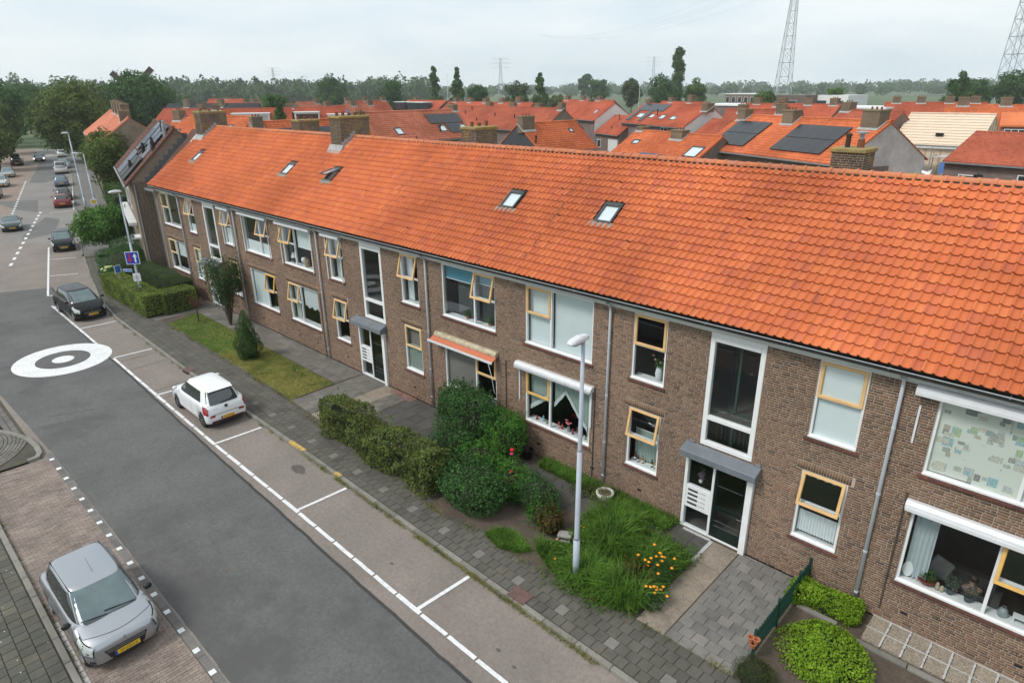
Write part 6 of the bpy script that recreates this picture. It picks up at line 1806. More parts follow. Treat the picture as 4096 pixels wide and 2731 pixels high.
# ------------------------------------------------------------------ street furniture
M_POLE = flat('lamp_post_paint', (.40,.44,.50), .5, .08, 3)
M_HEAD = flat('lamp_head', (.62,.63,.66), .5, .1, 6, dirt=((.30,.29,.22), 9, .60))
M_LENS = flat('lamp_lens', (.45,.42,.33), .3, .2, 8)
def lamp_post(label, x, y, h_, rz, z0=0., slim=1.0, arm=.0, group='street lamps'):
    t = thing('street_lamp', label, 'street lamp', (x, y, z0), rz, group)
    MB().tube([(0,0,-.1),(0,0,1.35)], .085*slim, 14).build('pole_base', M_POLE, t, smooth=True)
    MB().tube([(0,0,1.35),(0,0,1.42),(0,0,3.9)], [.085*slim,.066*slim,.062*slim], 14).build('pole', M_POLE, t, smooth=True)
    MB().tube([(0,0,3.9),(0,0,3.95),(0,0,h_-.12)], [.062*slim,.052*slim,.045*slim], 14).build('pole_top', M_POLE, t, smooth=True)
    if arm:
        MB().tube([(0,0,h_-.14),(0,-.08,h_-.04),(0,-arm,h_)], .03, 8).build('arm', M_POLE, t)
    b = MB(); pr = []
    y0 = -arm+.10
    secs = [(y0+.06,.05,.03),(y0,.09,.10),(y0-.25,.12,.13),(y0-.5,.115,.10),(y0-.62,.07,.04)]
    for (yy, w, hh_) in secs:
        b.v += [(-w,yy,h_-.06),(w,yy,h_-.06),(w*.95,yy,h_-.06+hh_*.6),(w*.62,yy,h_-.06+hh_),(-w*.62,yy,h_-.06+hh_),(-w*.95,yy,h_-.06+hh_*.6)]
    for i in range(len(secs)-1):
        for k in range(6): b.f.append((i*6+k,i*6+(k+1)%6,(i+1)*6+(k+1)%6,(i+1)*6+k))
    b.f.append(tuple(range(5,-1,-1))); b.f.append(tuple(len(b.v)-6+k for k in range(6)))
    hd = b.build('lamp_head', M_HEAD, t); bevel(hd, .015, 2)
    b = MB(); secs = [(y0-.02,.075,.01),(y0-.2,.11,.06),(y0-.45,.105,.06),(y0-.6,.05,.01)]
    for (yy, w, dp) in secs: b.v += [(-w,yy,h_-.062),(-w*.6,yy,h_-.062-dp),(w*.6,yy,h_-.062-dp),(w,yy,h_-.062)]
    for i in range(3):
        for k in range(3): b.f.append((i*4+k,i*4+k+1,(i+1)*4+k+1,(i+1)*4+k))
    b.build('lamp_lens', M_LENS, t, smooth=True)
    return t
lamp_post('grey street lamp with pale head standing in the wild garden patch', -8.22, -4.02, 6.82, R(0))
t2 = lamp_post('grey street lamp carrying the blue arrow sign above the clipped hedge', -41.6, -3.2, 6.8, R(-8))
lamp_post('shorter street lamp with curved arm on the far pavement', -82.1, 5.7, 6.0, R(-14), arm=.55, slim=1.25)
lamp_post('tall street lamp with leaning look left of the far hedge', -83.5, 5.1, 8.0, R(-14), arm=.1, slim=1.35)
# the signs on the second lamp
M_BLUE = flat('sign_blue', (.012,.045,.42), .35, .05, 3)
M_LBLUE = flat('name_sign_blue', (.02,.16,.50), .35, .05, 3)
M_SIGNW = flat('sign_white', (.78,.79,.80), .4, .03, 3)
M_SIGNR = flat('sign_red', (.55,.015,.03), .4, .05, 3)
sg = thing('arrow_sign', 'square blue sign with red down arrow and white up arrow', 'sign', (-41.52,-3.28,2.99), R(52))
MB().box(-.37,-.0,-.37,.37,.02,.37).build('border', M_SIGNW, sg)
MB().box(-.335,-.006,-.335,.335,-.001,.335).build('face', M_BLUE, sg)
def arrow(nm, mt, x, up):
    s_ = 1 if up else -1
    b = MB().extrude([(x-.045,-.012,-.26*s_),(x+.045,-.012,-.26*s_),(x+.045,-.012,.06*s_),(x-.045,-.012,.06*s_)], (0,.004,0))
    b.extrude([(x-.125,-.012,.06*s_),(x+.125,-.012,.06*s_),(x,-.012,.27*s_)], (0,.004,0))
    b.build(nm, mt, sg)
arrow('white_arrow', M_SIGNW, .15, True); arrow('red_arrow', M_SIGNR, -.15, False)
MB().box(-.04,.02,-.3,.04,.07,.3).build('bracket', M_STEEL, sg)
ns = thing('street_name_sign', 'small light blue street name sign below the arrow sign', 'sign', (-41.75,-3.42,2.24), R(40))
MB().box(-.46,-.01,-.085,.05,.01,.085).build('plate', M_SIGNW, ns); MB().box(-.445,-.014,-.07,.035,-.0105,.07).build('face', M_LBLUE, ns)
text_obj('street_name', 'Tjalkstraat', .095, M_SIGNW, ns, (-.205,-.0155,0), (R(90),0,0), .001)
ws = thing('notice_sign', 'white notice sign on the lamp post at hedge height', 'sign', (-41.5,-3.27,1.84), R(58))
MB().box(-.2,-.0,-.24,.2,.02,.24).build('plate', M_SIGNW, ws)
rg = MB()
for k in range(20):
    a, c = 2*math.pi*k/20, 2*math.pi*(k+1)/20
    rg.quad((.10*math.cos(a),-.004,.10*math.sin(a)-.02),(.115*math.cos(a),-.004,.115*math.sin(a)-.02),(.115*math.cos(c),-.004,.115*math.sin(c)-.02),(.10*math.cos(c),-.004,.10*math.sin(c)-.02))
rg.build('emblem_ring', flat('sign_grey', (.2,.2,.2), .5), ws); MB().box(-.055,-.005,-.05,.055,-.003,.02).build('emblem_mark', MATS['sign_grey'], ws); MB().box(-.06,-.005,-.18,.06,-.003,-.155).build('caption_bar', MATS['sign_grey'], ws); MB().box(-.02,-.005,.12,.02,-.003,.17).build('emblem_arrow', MATS['sign_grey'], ws)
bs = thing('blue_post_sign', 'small blue and white sign on a thin post behind the hedge', 'sign', (-43.9,-3.55,0), R(110))
MB().tube([(0,0,0),(0,0,2.1)], .025, 8).build('post', M_STEEL, bs); MB().box(-.2,-.02,1.72,.2,-.002,2.2).build('plate', M_SIGNW, bs); MB().box(-.17,-.025,1.75,.17,-.021,2.17).build('face', M_LBLUE, bs)
ys = thing('yellow_lamp_sign', 'small white and yellow notice on the curved arm lamp', 'sign', (-81.9,5.55,.9), R(70))
MB().box(-.3,-.0,-.3,.3,.02,.3).build('plate', M_SIGNW, ys); MB().box(-.22,-.005,-.2,.22,-.001,.2).build('face', flat('sign_yellow', (.65,.42,.03), .5), ys)
bo = thing('bollard', 'dark green bollard with white cap at the far driveway', 'bollard', (-71.5,4.4,0))
MB().tube([(0,0,0),(0,0,1.0)], .07, 8).build('post', flat('bollard_green', (.01,.03,.02), .5), bo); MB().tube([(0,0,1.0),(0,0,1.12)], .075, 8).build('cap', M_SIGNW, bo)
# drain covers
dr = thing('storm_drain', 'rusty square storm drain cover in the kerb near the lamp post', 'drain', (-8.93,-5.36,0))
MB().box(-.28,-.22,-.08,.28,.20,.022).build('cover', flat('rusty_iron', (.13,.075,.065), .75, .25, 8), dr); MB().box(-.22,-.235,-.08,.22,-.215,.005).build('inlet', M_DARK, dr)
dr2 = thing('storm_drain', 'storm drain cover in the kerb in front of the white hatchback', 'drain', (-29.9,-5.22,0))
MB().box(-.28,-.22,-.08,.28,.20,.022).build('cover', MATS['rusty_iron'], dr2); MB().box(-.22,-.235,-.08,.22,-.215,.005).build('inlet', M_DARK, dr2)
# green garden fence with hanging pots
gf = thing('garden_fence', 'low dark green metal garden fence with rounded loop tops', 'fence', (-3.8,-1.7,0))
M_FENCE = flat('green_fence_paint', (.006,.045,.032), .5, .15, 6)
for yy in (-1.52,-.25,1.02,1.68): MB().box(-.03,yy-.03,-.05,.03,yy+.03,.82).build('post', M_FENCE, gf)
y = -1.45
while y < 1.6:
    if abs(y+.25) > .06 and abs(y-1.02) > .06:
        MB().tube([(0,y-.035,.10),(0,y-.035,.70),(0,y-.018,.75),(0,y+.018,.75),(0,y+.035,.70),(0,y+.035,.10)], .011, 5).build('loop_bar', M_FENCE, gf)
    y += .125
for zz in (.12,.60): MB().box(-.015,-1.5,zz,.015,1.66,zz+.03).build('rail', M_FENCE, gf)
for k, (dx, dz) in enumerate(((-.06,.50),(.06,.52),(0,.36))):
    t = thing('clay_pot', ('left one of three terracotta pots on the near fence post','right one of three terracotta pots on the near fence post','lowest of three terracotta pots on the near fence post')[k], 'pot', (-3.80+dx,-3.30,dz), 0, 'terracotta pots on the fence')
    MB().lathe([(.0,0),(.05,0),(.07,.10),(.085,.105),(.085,.125),(.06,.125),(.045,.03),(0,.03)], (0,0,0), 12).build('pot_body', flat('terracotta', (.42,.14,.06), .85, .15, 8), t)
# pots, bucket, block
t = thing('stone_planter', 'round white stone planter bowl with dry plant by the downspout', 'planter', (-9.75,-.62,.10))
MB().lathe([(.0,-.12),(.17,-.12),(.26,.14),(.29,.24),(.25,.27),(.21,.22),(0,.20)], (0,0,0), 18).build('bowl', flat('white_stone', (.55,.53,.48), .9, .15, 6), t, smooth=True)
MB().lathe([(.2,.225),(0,.235)], (0,0,0), 14).build('potting_soil', M_SOIL, t)
tw = MB()
for k in range(16):
    a = random.uniform(0,6.3); q = random.uniform(.05,.25); tw.tube([(0.04*math.cos(a),.04*math.sin(a),.22),(q*.6*math.cos(a),q*.6*math.sin(a),.4),(q*math.cos(a),q*math.sin(a),random.uniform(.5,.75))], .004, 4)
tw.build('dry_stems', flat('dry_stem', (.20,.17,.07), .9), t)
t = thing('plant_bucket', 'black plastic bucket against the wall behind the round shrub', 'bucket', (-13.22,-.35,0))
MB().lathe([(.0,.02),(.14,.02),(.18,.34),(.19,.34),(.19,.36),(.165,.36),(.13,.05),(0,.05)], (0,0,0), 16).build('bucket_body', M_BLACK, t, smooth=True)
t = thing('concrete_block', 'small grey hollow concrete block lying in the weeds', 'block', (-9.45,-2.95,.06), R(25))
b = MB().ring_rect(-.19,-.0,.19,.2,.05,-.14,.14); b.build('block_shell', flat('grey_block', (.30,.29,.26), .9, .2, 10), t)
# bicycle wheel leaning at the corner house: a dark bicycle
bk = thing('bicycle', 'dark bicycle leaning against the corner house, one wheel showing', 'bicycle', (-48.35,-.95,0), R(76))
for xx in (-.52,.52):
    w_ = MB(); w_.lathe([(.33,-.015),(.345,0),(.33,.015),(.318,0),(.33,-.015)], (xx,0,.34), 22, 'y'); w_.build('wheel', M_TYRE, bk)
    w_ = MB(); w_.lathe([(.30,-.01),(.315,0),(.30,.01),(.295,0),(.30,-.01)], (xx,0,.34), 22, 'y'); w_.build('rim', M_STEEL, bk)
fr = MB(); fr.tube([(-.52,0,.34),(-.15,0,.30),(.42,0,.80),(.52,0,.34)], .018, 6); fr.tube([(-.15,0,.30),(-.25,0,.88)], .018, 6); fr.tube([(-.2,0,.75),(.40,0,.85),(.36,0,1.02)], .016, 6)
fr.build('frame', M_BLACK, bk); MB().box(-.37,-.07,.88,-.12,.07,.94).build('saddle', M_BLACK, bk); MB().tube([(.28,-.28,1.0),(.38,0,1.04),(.28,.28,1.0)], .014, 6).build('handlebar', M_BLACK, bk)
# scaffold with ladder and boards in front of the insulated house
sc = thing('scaffold', 'steel scaffold with plank decks and white sheet at the cream house', 'scaffold', (-16.8,64.4,0))
M_WOOD = flat('scaffold_plank', (.42,.33,.20), .9, .2, 4)
for xx in (-2.6,.6,3.2):
    for yy in (-1.0,.15): MB().tube([(xx,yy,-.1),(xx,yy,6.1)], .045, 6).build('standard', M_STEEL, sc)
for zz in (3.2,5.2,6.0):
    for yy in (-1.0,.15): MB().tube([(-2.7,yy,zz),(3.4,yy,zz)], .04, 6).build('ledger', M_STEEL, sc)
MB().box(-2.6,-.95,3.22,3.3,.1,3.30).build('plank_deck', M_WOOD, sc)
MB().box(-.9,-.95,5.22,.9,.1,5.3).build('plank_deck', M_WOOD, sc)
sh = MB()
for i in range(8):
    for j in range(4):
        pass
gx = np.linspace(-2.4,.9,9); gy = np.linspace(-1.35,-.1,5)
gz = [[3.72+.22*math.sin(i*1.3)*math.cos(j)+ (-.28 if j == 0 else 0)+random.uniform(-.06,.06) for j in range(5)] for i in range(9)]
for i in range(8):
    for j in range(4):
        sh.quad((gx[i],gy[j],gz[i][j]),(gx[i+1],gy[j],gz[i+1][j]),(gx[i+1],gy[j+1],gz[i+1][j+1]),(gx[i],gy[j+1],gz[i][j+1]))
sh.build('white_sheet', M_SIGNW, sc, smooth=True)
for (a, b_) in ((-.7,.15),(1.5,2.1)):
    MB().box(a,-1.08,3.6,b_,-1.02,4.7).build('blue_board', flat('blue_board', (.10,.22,.52), .6, .1, 3), sc)
ld = thing('ladder', 'aluminium ladder leaning on the scaffold deck', 'ladder', (-17.4,62.6,0))
for xx in (-.25,.25): MB().tube([(xx,-.9,-.05),(xx,.9,5.9)], .035, 5).build('rail', M_STEEL, ld)
for k in range(16):
    z = .35+k*.34; MB().tube([(-.25,-.9+1.8*(z+.05)/5.95,z),(.25,-.9+1.8*(z+.05)/5.95,z)], .022, 5).build('rung', M_STEEL, ld)
# ------------------------------------------------------------------ windmill and pylons
wm = thing('windmill', 'old windmill with dark sails rising behind the round trees', 'windmill', (-214.9,56.4,0), R(72))
MB().lathe([(4.2,0),(3.0,11.5),(2.9,12.0)], (0,0,0), 12).build('tower', flat('mill_thatch', (.13,.10,.08), .9), wm)
MB().lathe([(3.1,12.0),(2.6,13.6),(.2,15.0),(0,15.0)], (0,0,0), 12).build('cap', flat('mill_cap', (.09,.075,.06), .9), wm)
for k in range(4):
    a = R(45+90*k); ca, sa2 = math.cos(a), math.sin(a)
    def q(rr, o, y=-3.4): return (rr*ca-o*sa2, y, 12.3+rr*sa2+o*ca)
    sl = MB().hexa([q(.3,-.12,-3.5),q(7.4,-.1,-3.5),q(7.4,.1,-3.5),q(.3,.12,-3.5),q(.3,-.12,-3.3),q(7.4,-.1,-3.3),q(7.4,.1,-3.3),q(.3,.12,-3.3)]).build('sail_stock', M_WHITE, wm)
    MB().hexa([q(1.6,.1,-3.45),q(7.2,.1,-3.45),q(7.2,1.6,-3.4),q(1.6,1.6,-3.4),q(1.6,.1,-3.38),q(7.2,.1,-3.38),q(7.2,1.6,-3.33),q(1.6,1.6,-3.33)]).build('sail_lattice', flat('sail_cloth', (.10,.07,.06), .9), wm)
M_PYL = flat('pylon_steel', (.34,.38,.42), .6, .1, 1)
def pylon(label, x, y, H, base, rz, r_=.13, arms=True, top=1.6, kind='lattice'):
    t = thing('pylon', label, 'pylon', (x, y, 0), rz, 'high voltage pylons')
    n = 13
    hs = [0]; 
    for k in range(n): hs.append(H*(1-(1-(k+1)/n)**1.35))
    wid = lambda z: base*(1-z/H)**1.05 + top*(z/H)
    for sx in (-1,1):
        for sy in (-1,1):
            MB().tube([(sx*wid(z)/2, sy*wid(z)/2, z) for z in hs], r_, 4).build('leg', M_PYL, t)
    for k in range(n):
        b = MB(); z0, z1 = hs[k], hs[k+1]; w0, w1 = wid(z0)/2, wid(z1)/2
        for (ax, s_) in ((0,-1),(0,1),(1,-1),(1,1)):
            P = (lambda u, w, z: (u*w, s_*w, z)) if ax == 0 else (lambda u, w, z: (s_*w, u*w, z))
            b.tube([P(-1,w0,z0),P(1,w1,z1)], r_*.55, 4); b.tube([P(1,w0,z0),P(-1,w1,z1)], r_*.55, 4); b.tube([P(-1,w1,z1),P(1,w1,z1)], r_*.6, 4)
        o = b.build('bracing', M_PYL, t); o['kind'] = 'stuff'
    if arms:
        for zz, ln in ((H*.97,12),(H*.86,15),(H*.75,12)):
            for s_ in (-1,1):
                b = MB(); w = wid(zz)/2
                b.tube([(s_*w,-w,zz),(s_*ln,0,zz+.6)], r_*.7, 4); b.tube([(s_*w,w,zz),(s_*ln,0,zz+.6)], r_*.7, 4); b.tube([(s_*w,0,zz+2.2),(s_*ln,0,zz+.6)], r_*.7, 4)
                o = b.build('cross_arm', M_PYL, t)
    return t
pylon('tall lattice pylon standing over the white hall', -187, 441, 86, 9.5, R(40), r_=.20)
pylon('tall lattice pylon cut by the right edge of the picture', -60, 402, 84, 9.0, R(40), r_=.20)
pylon('distant lattice pylon right of the poplar', -700, 1100, 62, 8, R(40), r_=.16)
pylon('distant lattice pylon behind the middle trees', -690, 690, 50, 7, R(40), r_=.16)
pylon('very distant pylon above the left woods', -1090, 560, 46, 7, R(40), r_=.16)
# power lines
pw = thing('power_line', 'thin sagging power cables strung between the tall pylons', 'cable', (-126,418,60))
for off, z0 in ((-9,83),(9,83),(-11,74),(11,74)):
    a, b_ = Vector((-187+off*.77,441+off*.64,z0)), Vector((-60+off*.77,402+off*.64,z0+1)); pts = []
    for k in range(13):
        u = k/12; p_ = a.lerp(b_, u); p_.z -= 7*4*u*(1-u); pts.append(tuple(p_-Vector((-126,418,60))))
    MB().tube(pts, .032, 4).build('cable', M_PYL, pw)
    c_ = Vector((-560,620,70)); pts = []
    for k in range(17):
        u = k/16; p_ = a.lerp(c_, u); p_.z -= 16*4*u*(1-u); pts.append(tuple(p_-Vector((-126,418,60))))
    MB().tube(pts, .032, 4).build('cable', M_PYL, pw)
# poles in the fields
for i, (x, y, h_, lb) in enumerate(((-205,165,17,'thin white pole standing between the conical trees'), (-150,215,15,'thin white pole beside the willow'), (-96,214,16,'thin white pole behind the flat roofed building'))):
    t = thing('flag_pole', lb, 'pole', (x, y, 0)); MB().tube([(0,0,0),(0,0,h_)], .07, 6).build('pole_shaft', M_SIGNW, t); MB().box(-.25,-.08,h_,.25,.08,h_+.14).build('pole_head', M_SIGNW, t)
# water strip and dyke road in the fields
sheet('canal', [(-560,700),(-100,900),(300,980),(300,1010),(-100,935),(-560,745)], -.2, flat('canal_water', (.35,.42,.45), .08, .05, .01))
# ------------------------------------------------------------------ vegetation
M_LEAF_DK = leaf_mat('dark_shrub_leaf', [(.042,.106,.031),(.067,.164,.042),(.054,.131,.039),(.097,.202,.057)], cscale=2.2)
M_LEAF_BR = leaf_mat('bright_shrub_leaf', [(.068,.188,.027),(.098,.247,.038),(.075,.210,.030)], cscale=2.2)
M_LEAF_HG = leaf_mat('hedge_leaf', [(.094,.139,.034),(.158,.205,.052),(.121,.167,.041),(.205,.233,.065)], cscale=1.6, tip=((.17,.10,.03), 1.9, .56, .6))
M_LEAF_CL = leaf_mat('clipped_hedge_leaf', [(.151,.240,.035),(.252,.341,.055),(.202,.290,.046),(.302,.378,.074)], cscale=1.2, clump=(.6,1.2))
M_LEAF_CLD = leaf_mat('dark_hedge_leaf', [(.056,.116,.026),(.088,.162,.040),(.073,.139,.033)], cscale=1.2)
M_LEAF_GE = leaf_mat('geranium_leaf', [(.156,.286,.016),(.221,.364,.026),(.182,.325,.019),(.273,.390,.039)], cscale=3, clump=(.65,1.15), tip=((.32,.24,.05), 7, .66, .6))
M_LEAF_AC = leaf_mat('acer_leaf', [(.083,.193,.037),(.129,.258,.055),(.101,.221,.046)], cscale=1.5)
M_LEAF_CO = leaf_mat('conifer_leaf', [(.040,.094,.022),(.072,.144,.029),(.054,.118,.025)], cscale=2.5, tip=((.07,.12,.015), 3, .55, .6))
M_LEAF_BU = leaf_mat('buddleja_leaf', [(.036,.077,.022),(.066,.119,.036),(.050,.095,.026)], cscale=1.5, tip=((.10,.06,.045), 2.5, .6, .5))
M_GRASS = leaf_mat('grass_blade', [(.075,.165,.021),(.120,.225,.033),(.098,.195,.027)], cscale=1.2, clump=(.7,1.2))
M_GRASS_Y = leaf_mat('dry_grass_blade', [(.169,.195,.033),(.260,.247,.058),(.208,.221,.046),(.338,.286,.091)], cscale=.7, clump=(.7,1.15), tip=((.06,.12,.015), .9, .5, .8))
M_WEED = leaf_mat('weed_blade', [(.082,.186,.023),(.130,.259,.038),(.106,.218,.029),(.162,.276,.049)], cscale=1.6, clump=(.5,1.2))
M_BARK = flat('bark', (.085,.065,.05), .95, .3, 4, bumpy=.6)
M_TREE = [leaf_mat('oak_leaf', [(.051,.119,.032),(.081,.172,.046),(.064,.145,.039)], cscale=.35),
          leaf_mat('street_tree_leaf', [(.086,.137,.030),(.130,.186,.043),(.108,.161,.037),(.162,.174,.048)], cscale=.4),
          leaf_mat('light_tree_leaf', [(.084,.168,.028),(.119,.217,.042),(.098,.189,.034)], cscale=.4),
          leaf_mat('conical_tree_leaf', [(.072,.137,.043),(.108,.185,.058),(.091,.158,.048)], cscale=.5),
          leaf_mat('willow_leaf', [(.085,.119,.051),(.119,.153,.068),(.102,.136,.058)], cscale=.4)]
def unit(v): return v/np.maximum(np.linalg.norm(v, axis=1, keepdims=True), 1e-9)
def leaf_arrays(P, N, size, flat_=.8, asp=.55, rng=RNG):
    n = len(P)
    nr = unit(N + rng.normal(0, flat_, (n,3)))
    t = unit(np.cross(nr, rng.normal(0,1,(n,3)))); b = np.cross(nr, t)
    s = (size*rng.uniform(.65,1.3,n))[:,None]
    V = np.empty((n,4,3)); V[:,0] = P-t*s*.5; V[:,1] = P+b*s*asp*.5+nr*s*.06; V[:,2] = P+t*s*.5; V[:,3] = P-b*s*asp*.5+nr*s*.06
    return V.reshape(-1,3), np.arange(n*4).reshape(-1,4)
def lumps(D, rng, amp, k=7, fr=3.0):
    f = np.ones(len(D))
    for i in range(k):
        w = rng.normal(0,1,3)*fr; f += amp/math.sqrt(k)*np.sin(D@w + rng.uniform(0,6.3))
    return f
def blob_pts(c, rad, n, lump=.16, shell=.6, fr=3.0, rng=RNG, zmin=.02):
    D = unit(rng.normal(0,1,(n,3))); f = lumps(D, rng, lump, fr=fr)
    r_ = shell+(1-shell)*np.sqrt(rng.random(n))
    rad = np.array(rad)
    P = np.array(c)+D*rad*(f*r_)[:,None]; N = unit(D/rad)
    k = P[:,2] > zmin
    return P[k], N[k]
def box_pts(x0, x1, y0, y1, z1, n, depth=.12, wob=.05, rng=RNG, z0=.03):
    ax, ay, az = x1-x0, y1-y0, z1-z0
    areas = np.array([ax*ay, ax*az, ax*az, ay*az, ay*az]); pick = rng.choice(5, n, p=areas/areas.sum())
    u, v = rng.random(n), rng.random(n); d = rng.random(n)**1.5*depth
    P = np.empty((n,3)); N = np.zeros((n,3))
    P[:,0] = x0+u*ax; P[:,1] = y0+v*ay; P[:,2] = z0+v*az
    for k, (nx, ny, nz) in enumerate(((0,0,1),(0,-1,0),(0,1,0),(-1,0,0),(1,0,0))):
        m = pick == k
        N[m] = (nx,ny,nz)
        if k == 0: P[m,2] = z1-d[m]
        elif k in (1,2): P[m,1] = (y0+d[m]) if k == 1 else (y1-d[m]); P[m,2] = z0+v[m]*az
        else: P[m,0] = (x0+d[m]) if k == 3 else (x1-d[m]); P[m,1] = y0+u[m]*ay; P[m,2] = z0+v[m]*az
    c = np.array([(x0+x1)/2,(y0+y1)/2,z1*.5]); h_ = np.array([ax/2,ay/2,az/2])
    Q = (P-c)/h_; over = np.maximum(0, np.sort(np.abs(Q),1)[:,1]-.75)      # round the edges
    P = c+(P-c)*(1-over*.28)[:,None]
    P += N*(lumps(P*1.0, rng, wob, fr=2.0)-1)[:,None]
    P += N*(lumps(P, rng, wob*.7, fr=5.0)-1)[:,None]
    return P, N
def plant(name, label, cat, P, N, size, mat, stem=None, group=None, loc=None, flat_=.8, asp=.55, leafname='foliage'):
    loc = loc if loc is not None else (float(P[:,0].mean()), float(P[:,1].mean()), 0.)
    t = thing(name, label, cat, loc, 0, group)
    V, Q = leaf_arrays(P-np.array(loc), N, size, flat_, asp)
    mobj(leafname, np_mesh(leafname, V, Q, mat), t)
    if stem: stem(t)
    return t
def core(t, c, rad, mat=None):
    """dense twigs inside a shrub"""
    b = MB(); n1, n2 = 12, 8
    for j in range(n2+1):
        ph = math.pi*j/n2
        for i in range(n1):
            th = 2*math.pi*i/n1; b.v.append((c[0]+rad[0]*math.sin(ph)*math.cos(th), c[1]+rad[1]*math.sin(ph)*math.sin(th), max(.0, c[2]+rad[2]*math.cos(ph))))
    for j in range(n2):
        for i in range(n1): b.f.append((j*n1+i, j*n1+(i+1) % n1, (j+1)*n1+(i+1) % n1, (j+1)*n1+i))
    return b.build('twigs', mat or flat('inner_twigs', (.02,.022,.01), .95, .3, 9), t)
def stems(t, n, spread, h_, r_=.012, mat=None):
    b = MB()
    for k in range(n):
        a = random.uniform(0,6.3); q = random.uniform(.2,1)*spread
        b.tube([(q*.2*math.cos(a),q*.2*math.sin(a),-.02),(q*.7*math.cos(a),q*.7*math.sin(a),h_*.5),(q*math.cos(a),q*math.sin(a),h_)], [r_,r_*.8,r_*.4], 5)
    return b.build('stems', mat or M_BARK, t)
def cat_pts(*a): return np.concatenate([x[0] for x in a]), np.concatenate([x[1] for x in a])

# hedges
P, N = box_pts(-20.1,-13.7,-4.32,-3.38,1.50, 22000, depth=.22, wob=.13)
for k in range(90):
    x_ = random.uniform(-20.1,-13.8); y_ = random.choice((random.uniform(-4.3,-3.4), -4.32)); z_ = 1.42 if y_ > -4.3 else random.uniform(.3,1.3); m_ = random.randint(8,20); d_ = np.array([random.gauss(0,.4), -.8 if y_ < -4.3 else random.gauss(0,.3), .3 if y_ < -4.3 else 1.0])
    P = np.concatenate([P, np.array([x_,y_,z_])+d_*np.linspace(0,random.uniform(.1,.3),m_)[:,None]+RNG.normal(0,.03,(m_,3))]); N = np.concatenate([N, np.tile([0,-.5,.8],(m_,1))])
t = plant('hedge', 'overgrown olive green hedge between the pavement and the dark path', 'hedge', P, N, np.full(len(P),.075), M_LEAF_HG, asp=.65)
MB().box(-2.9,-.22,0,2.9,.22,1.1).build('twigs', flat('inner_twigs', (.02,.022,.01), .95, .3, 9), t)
Pa = box_pts(-46.6,-38.9,-4.0,-2.75,1.36, 17000, depth=.10, wob=.04); Pb = box_pts(-40.0,-38.75,-3.0,-1.1,1.34, 5000, depth=.10, wob=.04)
P, N = cat_pts(Pa, Pb)
t = plant('hedge', 'neatly clipped yellow green hedge round the corner garden by the lamp', 'hedge', P, N, np.full(len(P),.065), M_LEAF_CL)
lx, ly = t.location.x, t.location.y
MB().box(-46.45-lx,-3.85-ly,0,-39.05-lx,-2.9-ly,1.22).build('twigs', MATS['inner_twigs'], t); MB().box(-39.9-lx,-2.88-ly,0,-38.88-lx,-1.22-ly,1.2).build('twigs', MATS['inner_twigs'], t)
P, N = box_pts(-47.5,-40.2,-1.75,-.55,1.45, 11000, depth=.10, wob=.05)
t = plant('hedge', 'darker clipped hedge against the wall behind the yellow green one', 'hedge', P, N, np.full(len(P),.07), M_LEAF_CLD)
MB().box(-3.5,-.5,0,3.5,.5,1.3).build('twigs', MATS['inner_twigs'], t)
Pa = blob_pts((-49.5,-1.6,.9),(2.6,1.6,1.35),8000); Pb = blob_pts((-52.8,-.2,.8),(2.4,1.3,1.3),6000)
P, N = cat_pts(Pa, Pb); t = plant('garden_shrubs', 'dark green shrubs between the clipped hedge and the corner house', 'shrub', P, N, np.full(len(P),.09), M_LEAF_DK)
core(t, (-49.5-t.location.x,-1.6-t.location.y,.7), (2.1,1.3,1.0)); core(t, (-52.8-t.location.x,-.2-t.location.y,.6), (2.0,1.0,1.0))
# hydrangea
hy = thing('hydrangea', 'hydrangea bush with pale lime flower heads behind the clipped hedge', 'shrub', (-47.6,-3.0,0))
P, N = blob_pts((0,0,.75),(1.25,.8,.75),3500); V, Q = leaf_arrays(P, N, np.full(len(P),.10)); mobj('foliage', np_mesh('foliage', V, Q, M_LEAF_DK), hy)
M_HYD = flat('hydrangea_bloom', (.52,.58,.24), .9, .2, 14, bumpy=.8)
for k in range(22):
    a, q = random.uniform(0,6.3), random.uniform(0,1)**.5
    x_, y_ = 1.05*q*math.cos(a), .7*q*math.sin(a)
    MB().lathe([(.0,-.09),(.09,-.06),(.125,.0),(.09,.075),(0,.10)], (x_, y_, 1.38-.42*q*q), 9).build('flower_head', M_HYD, hy, smooth=True)
